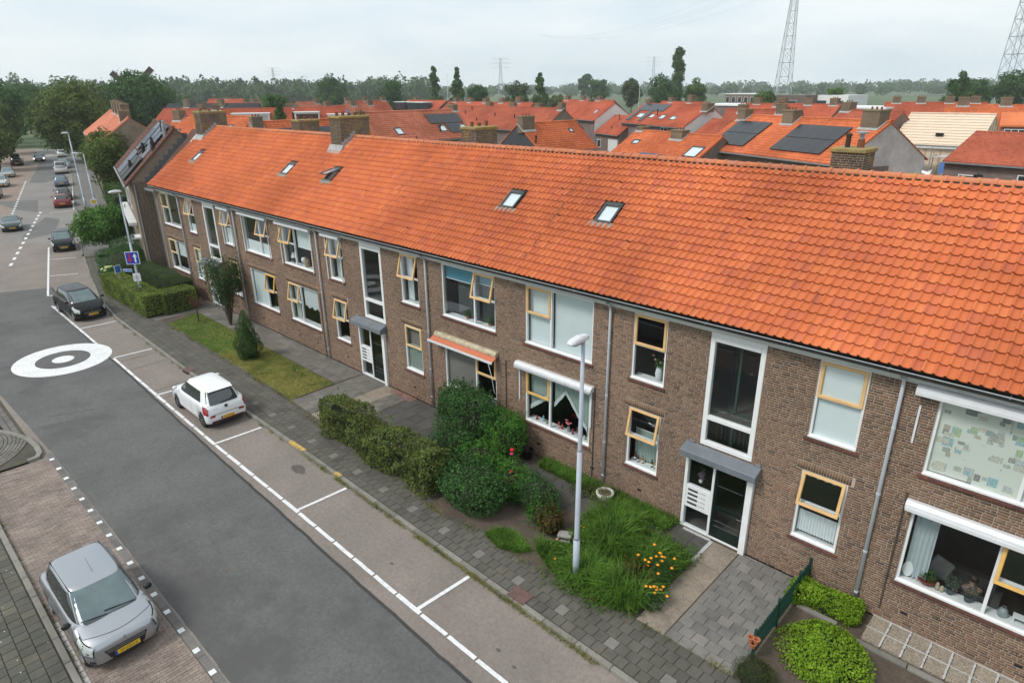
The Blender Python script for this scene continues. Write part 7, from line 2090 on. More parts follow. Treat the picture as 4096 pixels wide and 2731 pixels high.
# shrubs in front of the windows
def shrub(label, c, rad, n, size, mat, name='shrub', lump=.16, fr=3.0, **kw):
    rg_ = np.random.default_rng(int(abs(c[0])*100)); parts_ = [blob_pts(c, rad, int(n*.6), lump, fr=fr)]
    for k in range(9):
        a_ = rg_.uniform(0,6.3); e_ = rg_.uniform(-.1,.8); f_ = rg_.uniform(.26,.42)
        cc_ = (c[0]+rad[0]*.68*math.cos(a_)*math.cos(e_), c[1]+rad[1]*.68*math.sin(a_)*math.cos(e_), c[2]+rad[2]*.72*math.sin(e_))
        parts_.append(blob_pts(cc_, (rad[0]*f_,rad[1]*f_,rad[2]*f_), int(n*.045), .25, .5))
    sh_ = []
    for k in range(int(26*lump/.16)):      # shoots that stick out
        D_ = unit(rg_.normal(0,1,(1,3)))[0]; D_[2] = abs(D_[2]); p0_ = np.array(c)+D_*np.array(rad)*.92; m_ = 12
        sh_.append(p0_+(D_*.5+np.array([0,0,.7]))*np.linspace(0,rg_.uniform(.10,.30),m_)[:,None]+rg_.normal(0,.02,(m_,3)))
    if sh_:
        sp_ = np.concatenate(sh_); parts_.append((sp_, np.tile([0,0,1.],(len(sp_),1))))
    P, N = cat_pts(*parts_)
    t = plant(name, label, 'shrub', P, N, np.full(len(P), size), mat, loc=(c[0],c[1],0), **kw)
    core(t, (0,0,c[2]*.95), (rad[0]*.72,rad[1]*.72,rad[2]*.72))
    stems(t, 9, rad[0]*.5, c[2]*.8)
    return t
shrub('tall dark green shrub in front of the window with the terracotta awning', (-15.55,-1.05,1.15), (1.45,.95,1.3), 12000, .085, M_LEAF_DK, lump=.22)
shrub('round bright green clipped shrub under the lace curtain window', (-13.85,-.85,.92), (.98,.78,.98), 11000, .06, M_LEAF_BR, lump=.08)
shrub('broad dark green shrub bulging over the pavement edge', (-12.75,-3.40,.55), (1.35,.98,.85), 13000, .075, M_LEAF_DK, lump=.13)
shrub('loose mid green bush between the bright and the broad dark shrubs', (-13.55,-2.35,.55), (1.15,.75,.75), 6500, .075, M_LEAF_BR, lump=.25)
shrub('ivy green filler shrub joining the tall dark and the broad dark shrubs', (-14.75,-2.35,.62), (.95,.75,.85), 6500, .08, M_LEAF_DK, lump=.22)
shrub('low leafy filler shrub between the broad dark shrub and the soil patch', (-12.05,-2.35,.42), (.75,.6,.6), 4200, .07, M_LEAF_BR, lump=.22)
shrub('small dense dark shrub at the end of the soil patch', (-11.05,-2.25,.40), (.78,.66,.72), 6500, .05, M_LEAF_DK, lump=.10)
shrub('small green filler bush left of the soil patch beside the dark shrub', (-10.45,-2.75,.2), (.5,.42,.42), 1800, .06, M_LEAF_BR, lump=.25)
t = shrub('bronze leaved peony beside the concrete block', (-10.05,-2.85,.25), (.42,.38,.42), 900, .12, leaf_mat('bronze_leaf', [(.07,.065,.018),(.12,.09,.025),(.10,.06,.02),(.06,.08,.02)]), lump=.2, asp=.35)
t = shrub('bronze leaved clump in the weeds near the orange flowers', (-6.95,-3.15,.22), (.5,.42,.42), 900, .12, MATS['bronze_leaf'], lump=.2, asp=.35)
shrub('feathery dark green dwarf shrub at the bottom edge by the fence', (-3.52,-3.78,.12), (.50,.42,.38), 4500, .05, leaf_mat('feather_leaf', [(.035,.065,.012),(.055,.09,.02),(.09,.09,.03)]), lump=.1, asp=.2)
P, N = box_pts(-3.95,-2.35,-.90,-.16,.46, 9000, depth=.18, wob=.13, z0=.0)
t = plant('geranium_bed', 'long lime green geranium mound against the wall behind the fence', 'plant', P, N, np.full(len(P),.058), M_LEAF_GE, flat_=.75, asp=.75); core(t, (0,0,.1), (.7,.28,.26))
P, N = blob_pts((-2.62,-2.15,.10),(.86,.92,.46), 11000, .20, .7); N = unit(N+np.array([0,0,.6]))
t = plant('geranium_bed', 'round lime green geranium cushion in the bare soil by the fence', 'plant', P, N, np.full(len(P),.058), M_LEAF_GE, loc=(-2.62,-2.15,0), flat_=.75, asp=.75); core(t, (0,0,.05), (.7,.75,.33))
# roses
rs = thing('rose_bush', 'rose bush with red and pink blooms beside the broad dark shrub', 'plant', (-12.55,-1.9,0))
stems(rs, 7, .45, .95, .008); P, N = blob_pts((0,0,.55),(.5,.5,.45),700); V, Q = leaf_arrays(P, N, np.full(len(P),.06)); mobj('foliage', np_mesh('foliage', V, Q, M_LEAF_BR), rs)
for (x_, y_, z_, r_, c) in ((-.3,.38,.98,.075,(.62,.01,.02)),(-.25,.30,.88,.065,(.60,.05,.18)),(.48,-.48,.90,.06,(.55,.01,.02))):
    MB().lathe([(.0,-r_*.7),(r_*.7,-r_*.5),(r_,.0),(r_*.75,r_*.6),(r_*.4,r_*.45),(0,r_*.65)], (x_,y_,z_), 10).build('bloom', flat('rose_%d' % int(c[2]*100), c, .7, .2, 20), rs, smooth=True)
# grass helpers
def blades(P, h_, w, mat, name, parent=None, lean=.5, rng=RNG, hmod=0.):
    n = len(P); a = rng.uniform(0,2*math.pi,n); d = np.stack([np.cos(a),np.sin(a),np.zeros(n)],1); s = np.stack([-np.sin(a),np.cos(a),np.zeros(n)],1)
    H = h_*rng.uniform(.5,1.15,n)
    if hmod: H = H*np.clip(1+hmod*(lumps(P, rng, 1.0, fr=2.6)-1), .3, 1.7)
    ln = rng.uniform(.1,1,n)*lean
    V = np.empty((n,6,3)); wv = (w*rng.uniform(.7,1.3,n))[:,None]
    mid = P+d*(ln*H*.35)[:,None]+np.array([0,0,1])*(H*.62)[:,None]; tip = P+d*(ln*H)[:,None]+np.array([0,0,1])*(H*(1-.35*ln))[:,None]
    V[:,0] = P-s*wv/2; V[:,1] = P+s*wv/2; V[:,2] = mid+s*wv*.42; V[:,3] = mid-s*wv*.42; V[:,4] = tip+s*wv*.08; V[:,5] = tip-s*wv*.08
    q = np.array([(0,1,2,3),(3,2,4,5)]); Q = (q[None]+(np.arange(n)*6)[:,None,None]).reshape(-1,4)
    return mobj(name, np_mesh(name, V.reshape(-1,3), Q, mat), parent)
def poly_pts(poly, n, rng=RNG, z=0.):
    poly = np.array(poly); lo, hi = poly.min(0), poly.max(0); out = []
    while sum(len(o) for o in out) < n:
        q = rng.uniform(lo, hi, (n,2)); inside = np.zeros(n, bool); j = len(poly)-1
        for i in range(len(poly)):
            xi, yi, xj, yj = *poly[i], *poly[j]
            c = ((yi > q[:,1]) != (yj > q[:,1])) & (q[:,0] < (xj-xi)*(q[:,1]-yi)/(yj-yi+1e-12)+xi)
            inside ^= c; j = i
        out.append(q[inside])
    q = np.concatenate(out)[:n]
    return np.concatenate([q, np.full((n,1), z)], 1)
LAWN = [(-37.2,-3.42),(-37.6,-2.6),(-38.0,-1.5),(-33.4,-1.47),(-30.5,-1.47),(-23.57,-1.55),(-23.52,-3.62),(-30,-3.5)]
lawn = sheet('lawn', LAWN, .012, ground_mat('lawn_ground', [(.10,.15,.022),(.16,.19,.04)], .7, 25, patch=((.26,.23,.07), .35, .42, .85)))
P = poly_pts(LAWN, 42000, z=.01)
fx = P[:,0] > -30.6
for m_, mt, nm in ((fx, M_GRASS_Y, 'dry_grass'), (~fx, M_GRASS, 'green_grass')):
    o = blades(P[m_], .042, .016, mt, nm, None, lean=1.6); tag(o, 'short grass of the front lawn, ' + ('dry and yellowish half' if nm == 'dry_grass' else 'fresh green half'), 'grass', kind='stuff')
WEED = [(-9.84,-3.78),(-9.0,-4.15),(-8.25,-4.34),(-6.87,-4.15),(-6.42,-3.89),(-6.42,-1.3),(-7.0,-1.25),(-7.95,-1.2),(-9.0,-1.15),(-9.6,-1.7),(-9.3,-2.4)]
P = poly_pts(WEED, 11000); o = blades(P, .52, .022, M_WEED, 'weeds', None, lean=1.15, hmod=.75); tag(o, 'tall wild grass and weeds filling the garden patch round the lamp post', 'weeds', kind='stuff')
Pl = []
for k in range(85):
    c = poly_pts(WEED, 1)[0]; Pl.append(blob_pts((c[0],c[1],.10),(random.uniform(.2,.45),random.uniform(.2,.45),random.uniform(.22,.50)), 480, .25))
P, N = cat_pts(*Pl); V, Q = leaf_arrays(P, unit(N+np.array([0,0,.5])), np.full(len(P),.06)); o = mobj('leafy_weeds', np_mesh('leafy_weeds', V, Q, leaf_mat('mixed_weed_leaf', [(.07,.16,.02),(.11,.22,.03),(.09,.19,.026),(.15,.22,.04),(.06,.12,.02)], cscale=1.8, clump=(.55,1.25)))); tag(o, 'low broad leaved weeds among the wild grass', 'weeds', kind='stuff')
TUFT = [(-11.3,-4.3),(-11.2,-3.95),(-10.9,-3.7),(-10.4,-3.75),(-9.85,-3.95),(-10.1,-4.25),(-10.6,-4.45)]
o = blades(poly_pts(TUFT, 3800), .20, .014, M_WEED, 'grass_tuft', None, lean=1.0); tag(o, 'patch of grass between the bare soil and the pavement', 'grass', kind='stuff')
WALLG = [(-12.6,-.55),(-12.6,-.04),(-7.55,-.04),(-7.55,-.72),(-9.2,-.62)]
o = blades(poly_pts(WALLG, 5200), .28, .020, M_WEED, 'wall_grass', None, lean=1.1); tag(o, 'strip of long grass and plants along the foot of the brick wall', 'grass', kind='stuff')
Pl = [blob_pts((x_,-.75+random.uniform(-.15,.15),.12),(.34,.28,.30),520,.2) for x_ in np.arange(-10.6,-8.4,.36)]
P, N = cat_pts(*Pl); V, Q = leaf_arrays(P, N, np.full(len(P),.055)); o = mobj('wall_plants', np_mesh('wall_plants', V, Q, M_LEAF_HG)); tag(o, 'mixed low plants round the stone planter at the wall', 'plants', kind='stuff')
# moss and grass in the kerb joint and on the pavement edge
pts = []
for k in range(160):
    x_ = random.choice((random.uniform(-18,-6), random.uniform(-42,5)));
    for q in range(random.randint(10,34)): pts.append((x_+random.gauss(0,.12), interp(KERB, x_)-.05+random.gauss(0,.035), ROADZ if random.random() < .8 else .0))
for k in range(120):
    x_ = random.uniform(-38,-4); y_ = interp(INNER, x_)+.05
    for q in range(random.randint(8,26)): pts.append((x_+random.gauss(0,.14), y_+random.gauss(0,.06), .0))
for k in range(50):
    x_ = random.uniform(-27,-12)
    for q in range(random.randint(6,16)): pts.append((x_+random.gauss(0,.08), -13.78+random.gauss(0,.03), ROADZ))
o = blades(np.array(pts), .085, .014, M_GRASS_Y, 'kerb_grass', None, lean=1.1); tag(o, 'tufts of grass and moss growing along the kerb and paving edges', 'grass', kind='stuff')
# fallen leaves on the pavement
P = np.array([(x_ := random.uniform(-30,-5), interp(KERB, x_)+random.uniform(.1,1.3), .006) for k in range(260)]); V, Q = leaf_arrays(P, np.tile([0,0,1.],(len(P),1)), np.full(len(P),.05), .1)
o = mobj('fallen_leaves', np_mesh('fallen_leaves', V, Q, flat('dead_leaf', (.20,.13,.06), .9, .4, 3))); tag(o, 'scattered dead leaves and litter on the pavement', 'leaves', kind='stuff')
# marigolds
mg = thing('marigolds', 'clump of orange marigolds at the edge of the wild patch', 'flowers', (-6.5,-3.0,0))
P, N = cat_pts(blob_pts((-.1,.3,.34),(.38,.48,.40),1700), blob_pts((.22,-.42,.28),(.32,.32,.36),1200)); V, Q = leaf_arrays(P, N, np.full(len(P),.05)); mobj('foliage', np_mesh('foliage', V, Q, M_LEAF_DK), mg)
M_ORG = flat('marigold', (.85,.33,.012), .7, .15, 20)
for k in range(26):
    if k < 16: x_, y_, z_ = -.1+random.gauss(0,.2), .35+random.gauss(0,.25), .74+random.uniform(-.14,.08)
    else: x_, y_, z_ = .26+random.gauss(0,.12), -.42+random.gauss(0,.10), .62+random.uniform(-.08,.06)
    MB().lathe([(.0,-.012),(.034,-.008),(.042,.008),(.02,.024),(0,.026)], (x_,y_,z_), 8).build('flower', M_ORG, mg)
sm_ = thing('small_marigolds', 'few single orange flowers among the weeds left of the lamp post', 'flowers', (-9.0,-3.4,0))
for k in range(7):
    x_, y_ = random.gauss(0,.5), random.gauss(0,.35); MB().tube([(x_,y_,0),(x_,y_,.34)], .005, 4).build('stalk', M_LEAF_BR, sm_); MB().lathe([(.0,-.01),(.03,0),(.0,.02)], (x_,y_,.34), 7).build('flower', M_ORG, sm_)
# small conifer on the lawn
cf = thing('conifer', 'small dense cone shaped conifer standing on the lawn', 'tree', (-29.2,-2.65,0))
Pn = []
rgc = np.random.default_rng(4); n = 9000
zz = 2.35*(1-np.sqrt(rgc.random(n)))**1.0; zz = rgc.random(n)*2.35
rad_ = np.where(zz < .55, .46+.16*zz/.55, .62*(1-(zz-.55)/1.85)**.8)
a = rgc.uniform(0,2*math.pi,n); D = np.stack([np.cos(a),np.sin(a),np.full(n,.35)],1)
rad_ = rad_*(1+.16*np.sin(a*5+zz*4)+.10*np.sin(a*3-zz*7))*(.75+.25*np.sqrt(rgc.random(n)))
keep = rgc.random(n) < np.clip(rad_/.6,.12,1); P = np.stack([rad_*np.cos(a), rad_*np.sin(a), zz+.08],1)[keep]
V, Q = leaf_arrays(P, unit(D[keep]), np.full(keep.sum(),.075), .6, .4); mobj('foliage', np_mesh('foliage', V, Q, M_LEAF_CO), cf)
MB().tube([(0,0,-.05),(0,0,2.1)], [.05,.015], 6).build('trunk', M_BARK, cf); MB().lathe([(.34,.12),(.44,.5),(.0,2.1)], (0,0,0), 10).build('twigs', MATS['inner_twigs'], cf)
# butterfly bush
bd = thing('butterfly_bush', 'tall loose dark bush with arching twigs beside the far entrance', 'shrub', (-34.5,-1.15,0))
bs_ = MB(); Pn, Nn_ = [], []
for k in range(46):
    a = random.uniform(0,6.3); sp = random.uniform(.5,1.35); hh_ = random.uniform(2.0,3.7)
    path = [(0.05*math.cos(a),.05*math.sin(a),0),(sp*.35*math.cos(a),sp*.35*math.sin(a),hh_*.6),(sp*.8*math.cos(a),sp*.8*math.sin(a),hh_),(sp*1.15*math.cos(a),sp*1.15*math.sin(a),hh_*.88)]
    bs_.tube(path, [.022,.015,.008,.003], 5, False)
    for q in range(150):
        u = random.uniform(.25,1)*2.99; i = int(u); f = u-i; p_ = Vector(path[i]).lerp(Vector(path[i+1]), f); s_ = .14+.10*random.random()
        Pn.append((p_.x+random.gauss(0,s_), p_.y+random.gauss(0,s_), max(.1,p_.z+random.gauss(0,s_)))); Nn_.append((p_.x*.4, p_.y*.4, .8))
bs_.build('branches', M_BARK, bd); P = np.array(Pn); V, Q = leaf_arrays(P, unit(np.array(Nn_)), np.full(len(P),.13), 1.3, .3); mobj('foliage', np_mesh('foliage', V, Q, M_LEAF_BU), bd)
db = thing('dead_bush', 'small reddish brown dead bush on a thin stem at the lawn edge', 'shrub', (-36.3,-2.15,0))
MB().tube([(0,0,-.02),(0.03,0,.9)], [.05,.035], 6).build('trunk', M_BARK, db); b = MB()
for k in range(60):
    a = random.uniform(0,6.3); q = random.uniform(.1,.42); b.tube([(.03,0,.75),(q*.6*math.cos(a),q*.6*math.sin(a),1.1),(q*math.cos(a),q*math.sin(a),random.uniform(1.1,1.65))], .006, 4, False)
b.build('twigs', flat('dead_twig', (.14,.06,.045), .9), db)
# trees
def make_tree(name, label, loc, height, crown_r, crown_z, crown_h, mat, nblob=34, nleaf=150, leaf=.34, trunk_r=.28, shape='round', seed=1, group=None):
    rg = np.random.default_rng(seed); t = thing(name, label, 'tree', loc, rg.uniform(0,6.3), group)
    b = MB(); b.tube([(0,0,-.2),(.05,0,crown_z-crown_h*.35),(0,.05,crown_z+crown_h*.3)], [trunk_r,trunk_r*.7,trunk_r*.25], 8)
    Ps, Ns = [], []
    for k in range(nblob):
        D = unit(rg.normal(0,1,(1,3)))[0]; q = rg.random()**.45
        if shape == 'round': c = np.array([D[0]*crown_r*.78*q, D[1]*crown_r*.78*q, crown_z+D[2]*crown_h*.42*q]); br = crown_r*rg.uniform(.26,.42)
        elif shape == 'cone':
            u = rg.random()**1.2; rr_ = crown_r*1.15*(1-u)**.6; a_ = rg.uniform(0,6.3); c = np.array([rr_*.75*math.cos(a_)*q, rr_*.75*math.sin(a_)*q, crown_z-crown_h*.5+u*crown_h*.94]); br = crown_r*(.24+.32*(1-u))
        else:   # column
            u = rg.random(); rr_ = crown_r*(math.sin(math.pi*min(.98,u*.92+.06))**.6); a_ = rg.uniform(0,6.3); c = np.array([rr_*.6*math.cos(a_)*q, rr_*.6*math.sin(a_)*q, crown_z-crown_h*.5+u*crown_h*.97]); br = crown_r*.55
        P, N = blob_pts(c, (br,br,br*.85), nleaf, .2, .35, rng=rg, zmin=.4); Ps.append(P); Ns.append(unit(N*.7+unit(P-np.array([0,0,crown_z]))*.6))
        if k % 3 == 0: b.tube([(0,0,max(1.0,crown_z-crown_h*.45)),tuple(c*.6+np.array([0,0,crown_z*.35])),tuple(c)], [trunk_r*.4,trunk_r*.22,.03], 5, False)
    P, N = np.concatenate(Ps), np.concatenate(Ns); V, Q = leaf_arrays(P, N, np.full(len(P),leaf), .7, .7, rg)
    b.build('trunk', M_BARK, t); mobj('crown', np_mesh('crown', V, Q, mat), t)
    return t
make_tree('acer', 'low umbrella shaped green maple at the bend of the pavement', (-59.3,.3,0), 3.6, 2.35, 2.0, 3.0, M_LEAF_AC, 60, 300, .17, .09, seed=3)
make_tree('street_tree', 'big brown green street tree overhanging the far parked cars', (-143.5,21.5,0), 13.5, 7.6, 7.6, 11.6, M_TREE[1], 110, 300, .48, .38, seed=5)
make_tree('round_tree', 'broad dark round tree in front of the windmill', (-183.5,45.5,0), 15, 9.2, 9.6, 12.5, M_TREE[0], 90, 280, .6, .4, seed=6)
make_tree('garden_tree', 'bushy green tree between the street lamps and the corner house', (-84.6,8.9,0), 8.4, 2.9, 5.0, 6.4, M_TREE[1], 70, 300, .24, .16, seed=7)
for i, (x_, y_, h_, r_, lb) in enumerate(((-152,9.3,11.5,5.2,'leftmost street tree leaning over the left pavement'), (-174,15.5,13.5,6.0,'second tree of the left row with grey trunk'), (-200,19.5,14.5,6.6,'third tree of the left row further down the street'), (-232,28,14.5,7.5,'fourth tree closing the far end of the street'), (-138,7.2,8.5,3.6,'olive tree at the very left edge of the picture'), (-205,36,13.5,6.8,'tree behind the big street tree on the right of the street'), (-262,38,15,8,'far broad tree where the street disappears'), (-218,17,15,7,'tall dark tree behind the left row'))):
    make_tree('street_tree', lb, (x_,y_,0), h_, r_, h_*.60, h_*.78, M_TREE[1 if i in (0,4) else 0], 60, 240, .5, .3, seed=20+i, group='street trees')
def tz(zc, half): return zc, half
MID = [ # name, label, x, y, top, radius, crown height, material, shape
 ('oak','large dark oak left of centre in front of the far woods',-262,149.5,17.6,7.5,15,0,'round'),
 ('round_tree','dark round tree beside the white gabled cottage',-211.6,142.6,16.5,5.7,14,0,'round'),
 ('conical_tree','left one of the two tall conical trees',-184.3,140.9,19.5,3.3,17.5,3,'cone'),
 ('conical_tree','right one of the two tall conical trees',-180,147.5,19.2,3.2,17.5,3,'cone'),
 ('round_tree','small round tree right of the conical pair',-202.9,178.5,13.6,4.6,10.5,0,'round'),
 ('willow','greyish weeping tree in the middle distance',-170.7,167.7,16,4.6,14,4,'round'),
 ('conical_tree','single conical tree right of the weeping tree',-158.2,165.9,17,3.3,15,3,'cone'),
 ('round_tree','loose tree left of the poplar group',-169,238.4,16.4,4.6,13,4,'round'),
 ('round_tree','large dark tree in the poplar group',-149.1,229.8,16,7.2,14,0,'round'),
 ('poplar','tall slender poplar standing above the other trees',-155.3,251.6,27.5,3.2,25,3,'column'),
 ('round_tree','bright green round tree right of the poplar',-139.6,238.8,15,5.2,12.5,2,'round'),
 ('light_tree','light green bushy tree in front of the brown hall',-97.0,207.5,11.2,3.9,9,2,'round'),
 ('light_tree','light green bushy tree in front of the fields',-88.1,246.6,11.2,4.5,9,2,'round'),
 ('field_tree','dark tree in the fields left of the poplar group',-269.2,350.2,17.5,7.5,13,0,'round'),
 ('field_tree','tall far tree behind the field trees',-367.7,463.5,24,6.5,20,0,'round'),
 ('field_tree','olive bush tree before the far fields',-190,214,9.5,4.0,7.5,1,'round'),
 ('pine','dark layered pine at the right above the chimneys',-44.8,218.7,15.4,4.6,12,0,'cone'),
 ('wood_tree','dark tree of the wood at the right edge, left one',-50,272,13.8,5.5,11,0,'round'),
 ('wood_tree','dark tree of the wood at the right edge, middle one',-41,279,16.6,6.0,14,0,'round'),
 ('wood_tree','dark tree of the wood at the right edge, right one',-31,284,19.0,6.5,16,0,'round'),
 ('spruce','small spruce between the red roofs and white dormers',-93.2,34.4,10.6,1.9,8.5,3,'cone'),
 ('garden_tree','rounded tree behind the small spruce',-140.1,58.7,12.0,3.4,8.5,0,'round'),
 ('garden_tree','small olive tree in front of the purple brick house',-72.0,72.5,5.6,2.3,4.6,2,'round'),
 ('garden_tree','dark green tree left of the long flat roof',-128,124,11.0,3.2,8.5,0,'round'),
]
for i, (nm, lb, x_, y_, top, r_, ch, mi, shp) in enumerate(MID):
    d_ = math.hypot(x_-CAMP.x, y_-CAMP.y)
    make_tree(nm, lb, (x_,y_,0), top, r_, top-ch/2, ch, M_TREE[mi], 44 if shp != 'column' else 60, 170, max(.25,.0024*d_), .25, shp, seed=50+i, group='trees beyond the roofs')
# far hedges along the street
def rot_hedge(name, label, a, b_, w, h_, n, size, mat):
    L_ = math.hypot(b_[0]-a[0], b_[1]-a[1]); an = math.atan2(b_[1]-a[1], b_[0]-a[0])
    P, N = box_pts(-L_/2,L_/2,-w/2,w/2,h_,n,.2,.15)
    t = thing(name, label, 'hedge', ((a[0]+b_[0])/2,(a[1]+b_[1])/2,0), an); V, Q = leaf_arrays(P, N, np.full(n,size)); mobj('foliage', np_mesh('foliage', V, Q, mat), t)
    MB().box(-L_/2+.2,-w/2+.2,0,L_/2-.2,w/2-.2,h_-.2).build('twigs', MATS['inner_twigs'], t); return t
rot_hedge('hedge', 'tall rough hedge behind the two far street lamps', (-84.5,8.4), (-71.0,5.4), 1.8, 2.7, 9000, .15, M_LEAF_CLD)
rot_hedge('hedge', 'dark trimmed hedge at the driveway of the corner house', (-70.5,7.2), (-64.5,5.6), 1.4, 1.6, 4000, .15, M_LEAF_CLD)
rot_hedge('hedge', 'low clipped box hedge beside the bollard', (-70.3,4.6), (-66.8,3.7), 1.1, .95, 1800, .12, M_LEAF_CL)
rot_hedge('hedge', 'low green hedge beside the left-hand parked cars', (-165,7.5), (-120,-2.2), 3.0, .9, 8000, .2, M_LEAF_CL)
rot_hedge('hedge', 'rough hedge row further along the right pavement', (-140,22.5), (-106,15.5), 2.5, 2.6, 8000, .2, M_LEAF_CLD)
# wooden fence beside the corner house
wf_ = thing('wooden_fence', 'brown wooden garden fence behind the umbrella maple', 'fence', (-58.2,2.9,0), R(-14))
for k in range(22): MB().box(-2.2+k*.2,-.02,0,-2.2+k*.2+.18,.02,1.75+random.uniform(-.03,.03)).build('board', flat('fence_board', (.11,.06,.035), .9, .25, 5), wf_)
# far woods along the horizon: one mass
rg = np.random.default_rng(77); Ps, Ns, Ss = [], [], []
def wood(az0, az1, d0, d1, n, hmin, hmax, rad, leaf, npt=70):
    for k in range(n):
        az = rg.uniform(az0, az1); d = rg.uniform(d0, d1)
        dr_ = np.array([_h.x*math.cos(az)+_r.x*math.sin(az), _h.y*math.cos(az)+_r.y*math.sin(az)])
        x_, y_ = CAMP.x+dr_[0]*d, CAMP.y+dr_[1]*d; H = rg.uniform(hmin, hmax); r_ = rad*rg.uniform(.6,1.3)
        P, N = blob_pts((x_,y_,H*.52),(r_,r_,H*.5), npt, .25, .55, rng=rg, zmin=.2); Ps.append(P); Ns.append(N); Ss.append(np.full(len(P), leaf))
wood(R(-47), R(-6), 560, 760, 300, 12, 23, 7, 2.5, 240)
wood(R(-30), R(-12), 520, 600, 60, 10, 17, 6, 2.2, 220)
wood(R(-8), R(48), 850, 1450, 150, 7, 15, 9, 3.0, 160)
wood(R(-48), R(48), 1300, 1620, 330, 10, 20, 14, 4.6, 130)
wood(R(-47), R(-34), 300, 480, 50, 12, 18, 7, 1.7, 260)
P, N, Sz = np.concatenate(Ps), np.concatenate(Ns), np.concatenate(Ss); V, Q = leaf_arrays(P, N, Sz, .6, .8, rg)
o = mobj('far_woods', np_mesh('far_woods', V, Q, leaf_mat('far_wood_leaf', [(.053,.106,.039),(.079,.145,.053),(.106,.165,.062)], cscale=.03))); tag(o, 'continuous belt of woods along the horizon', 'woods', kind='stuff')
# ------------------------------------------------------------------ what shows behind the windows
def pleated(x0, x1, zt, zb, y, amp=.022, wl=.085, bottom=None, n=None):
    """a hanging cloth; bottom(u) lifts the hem"""
    b = MB(); n = n or max(6, int((x1-x0)/wl*6)); m = 7
    for j in range(m+1):
        for i in range(n+1):
            u = i/n; x = x0+(x1-x0)*u; lo = zb + (bottom(u) if bottom else 0)
            z = lo+(zt-lo)*j/m
            b.v.append((x, y+amp*math.sin(2*math.pi*x/wl+.4*math.sin(x*3))*(1-.35*j/m), z))
    for j in range(m):
        for i in range(n): b.f.append((j*(n+1)+i, j*(n+1)+i+1, (j+1)*(n+1)+i+1, (j+1)*(n+1)+i))
    return b
def curtain(label, x0, x1, zt, zb, y, mat, cat='curtain', name='curtain', **kw):
    t = thing(name, label, cat, ((x0+x1)/2, y, zb))
    b = pleated(x0-(x0+x1)/2, x1-(x0+x1)/2, zt-zb, 0, 0, **kw)
    b.build('cloth', mat, t, smooth=True)
    MB().tube([(-(x1-x0)/2,0,zt-zb+.01),((x1-x0)/2,0,zt-zb+.01)], .012, 6).build('rail', M_WHITE, t)
    return t
def blind(label, x0, x1, zt, zb, y, mat, name='roller_blind', slats=0):
    t = thing(name, label, 'blind', ((x0+x1)/2, y, zb)); w = (x1-x0)/2
    if slats:
        n = max(2, int((x1-x0)/slats))
        for k in range(n):
            a = -w+2*w*k/n; c = -w+2*w*(k+1)/n
            MB().hexa([(a,0,0),(c+.004,.012,0),(c+.004,.014,0),(a,.002,0),(a,0,zt-zb),(c+.004,.012,zt-zb),(c+.004,.014,zt-zb),(a,.002,zt-zb)]).build('slat', mat, t)
    else:
        MB().box(-w,0,0,w,.004,zt-zb).build('sheet', mat, t)
    MB().box(-w,-.012,-.02,w,.016,.004).build('bottom_bar', M_WHITE, t)
    return t
M_BLUEB = flat('blue_blind', (.10,.30,.42), .8, .05, 3)
M_PALEB = flat('pale_blind', (.74,.80,.81), .8, .04, 2)
M_GREYB = flat('grey_brown_blind', (.20,.185,.165), .85, .05, 2)
M_DCURT = flat('dark_curtain', (.085,.09,.095), .9, .1, 4)
M_FILM = flat('frosted_film', (.78,.83,.84), .7, .05, 1.5)
M_GCURT = flat('grey_green_curtain', (.36,.43,.40), .9, .06, 4)
M_LACE = flat('lace', (.60,.65,.64), .95, .2, 60)
M_RCURT = flat('rust_curtain', (.34,.17,.12), .9, .1, 4)
M_TERRA = MATS.get('terracotta') or flat('terracotta', (.42,.14,.06), .85, .15, 8)
U0, U1, L0, L1 = 4.17, 6.05, 1.29, 3.13
# two windows of the flat left of centre (dark curtains, blue blind)
blind('blue roller blind at the top of the large upper window', -17.76, -16.16, U1, 5.55, .19, M_BLUEB)
blind('blue roller blind behind the open casement of the same upper window', -16.08, -15.12, U1, 5.60, .30, M_BLUEB)
curtain('dark grey curtain under the blue blind in the wide pane', -17.3, -16.18, 5.56, U0, .36, M_DCURT)
curtain('dark grey curtain under the blue blind in the narrow pane', -16.06, -15.2, 5.56, U0, .40, M_DCURT)
blind('grey brown roller blind filling the wide lower pane under the terracotta awning', -17.76, -16.16, L1, L0, .16, M_GREYB)
# pale blinds of the next upper window
blind('pale vertical blinds filling the wide upper pane above the lace curtains', -12.54, -10.96, U1, U0, .20, M_PALEB, 'vertical_blind', .16)
blind('pale vertical blinds in the narrow upper pane above the lace curtains', -13.6, -12.62, U1, U0, .20, M_PALEB, 'vertical_blind', .16)
# lace curtains
def arch(u): return .35+1.05*(1-abs(u-.32)*1.9 if abs(u-.32) < .34 else max(0,.36-(u-.66)*1.5)) if u < .92 else 0
def arch2(u): return .35+.75*u
for lb, a, c, fn_ in (('grey green curtain with scalloped lace hem in the wide lower pane', -12.52, -10.97, arch), ('grey green curtain with lace hem in the narrow lower pane', -13.58, -12.62, arch2)):
    t = curtain(lb, a, c, L1, L0, .22, M_GCURT, bottom=fn_, wl=.10)
    n = 40; w = (c-a)/2; b = MB()
    for k in range(n):
        u0, u1 = k/n, (k+1)/n; sc0, sc1 = .03*abs(math.sin(u0*22)), .03*abs(math.sin(u1*22))
        b.quad((-w+2*w*u0,-.03,fn_(u0)-.03-sc0),(-w+2*w*u1,-.03,fn_(u1)-.03-sc1),(-w+2*w*u1,-.028,fn_(u1)+.13),(-w+2*w*u0,-.028,fn_(u0)+.13))
    b.build('lace_hem', M_LACE, t)
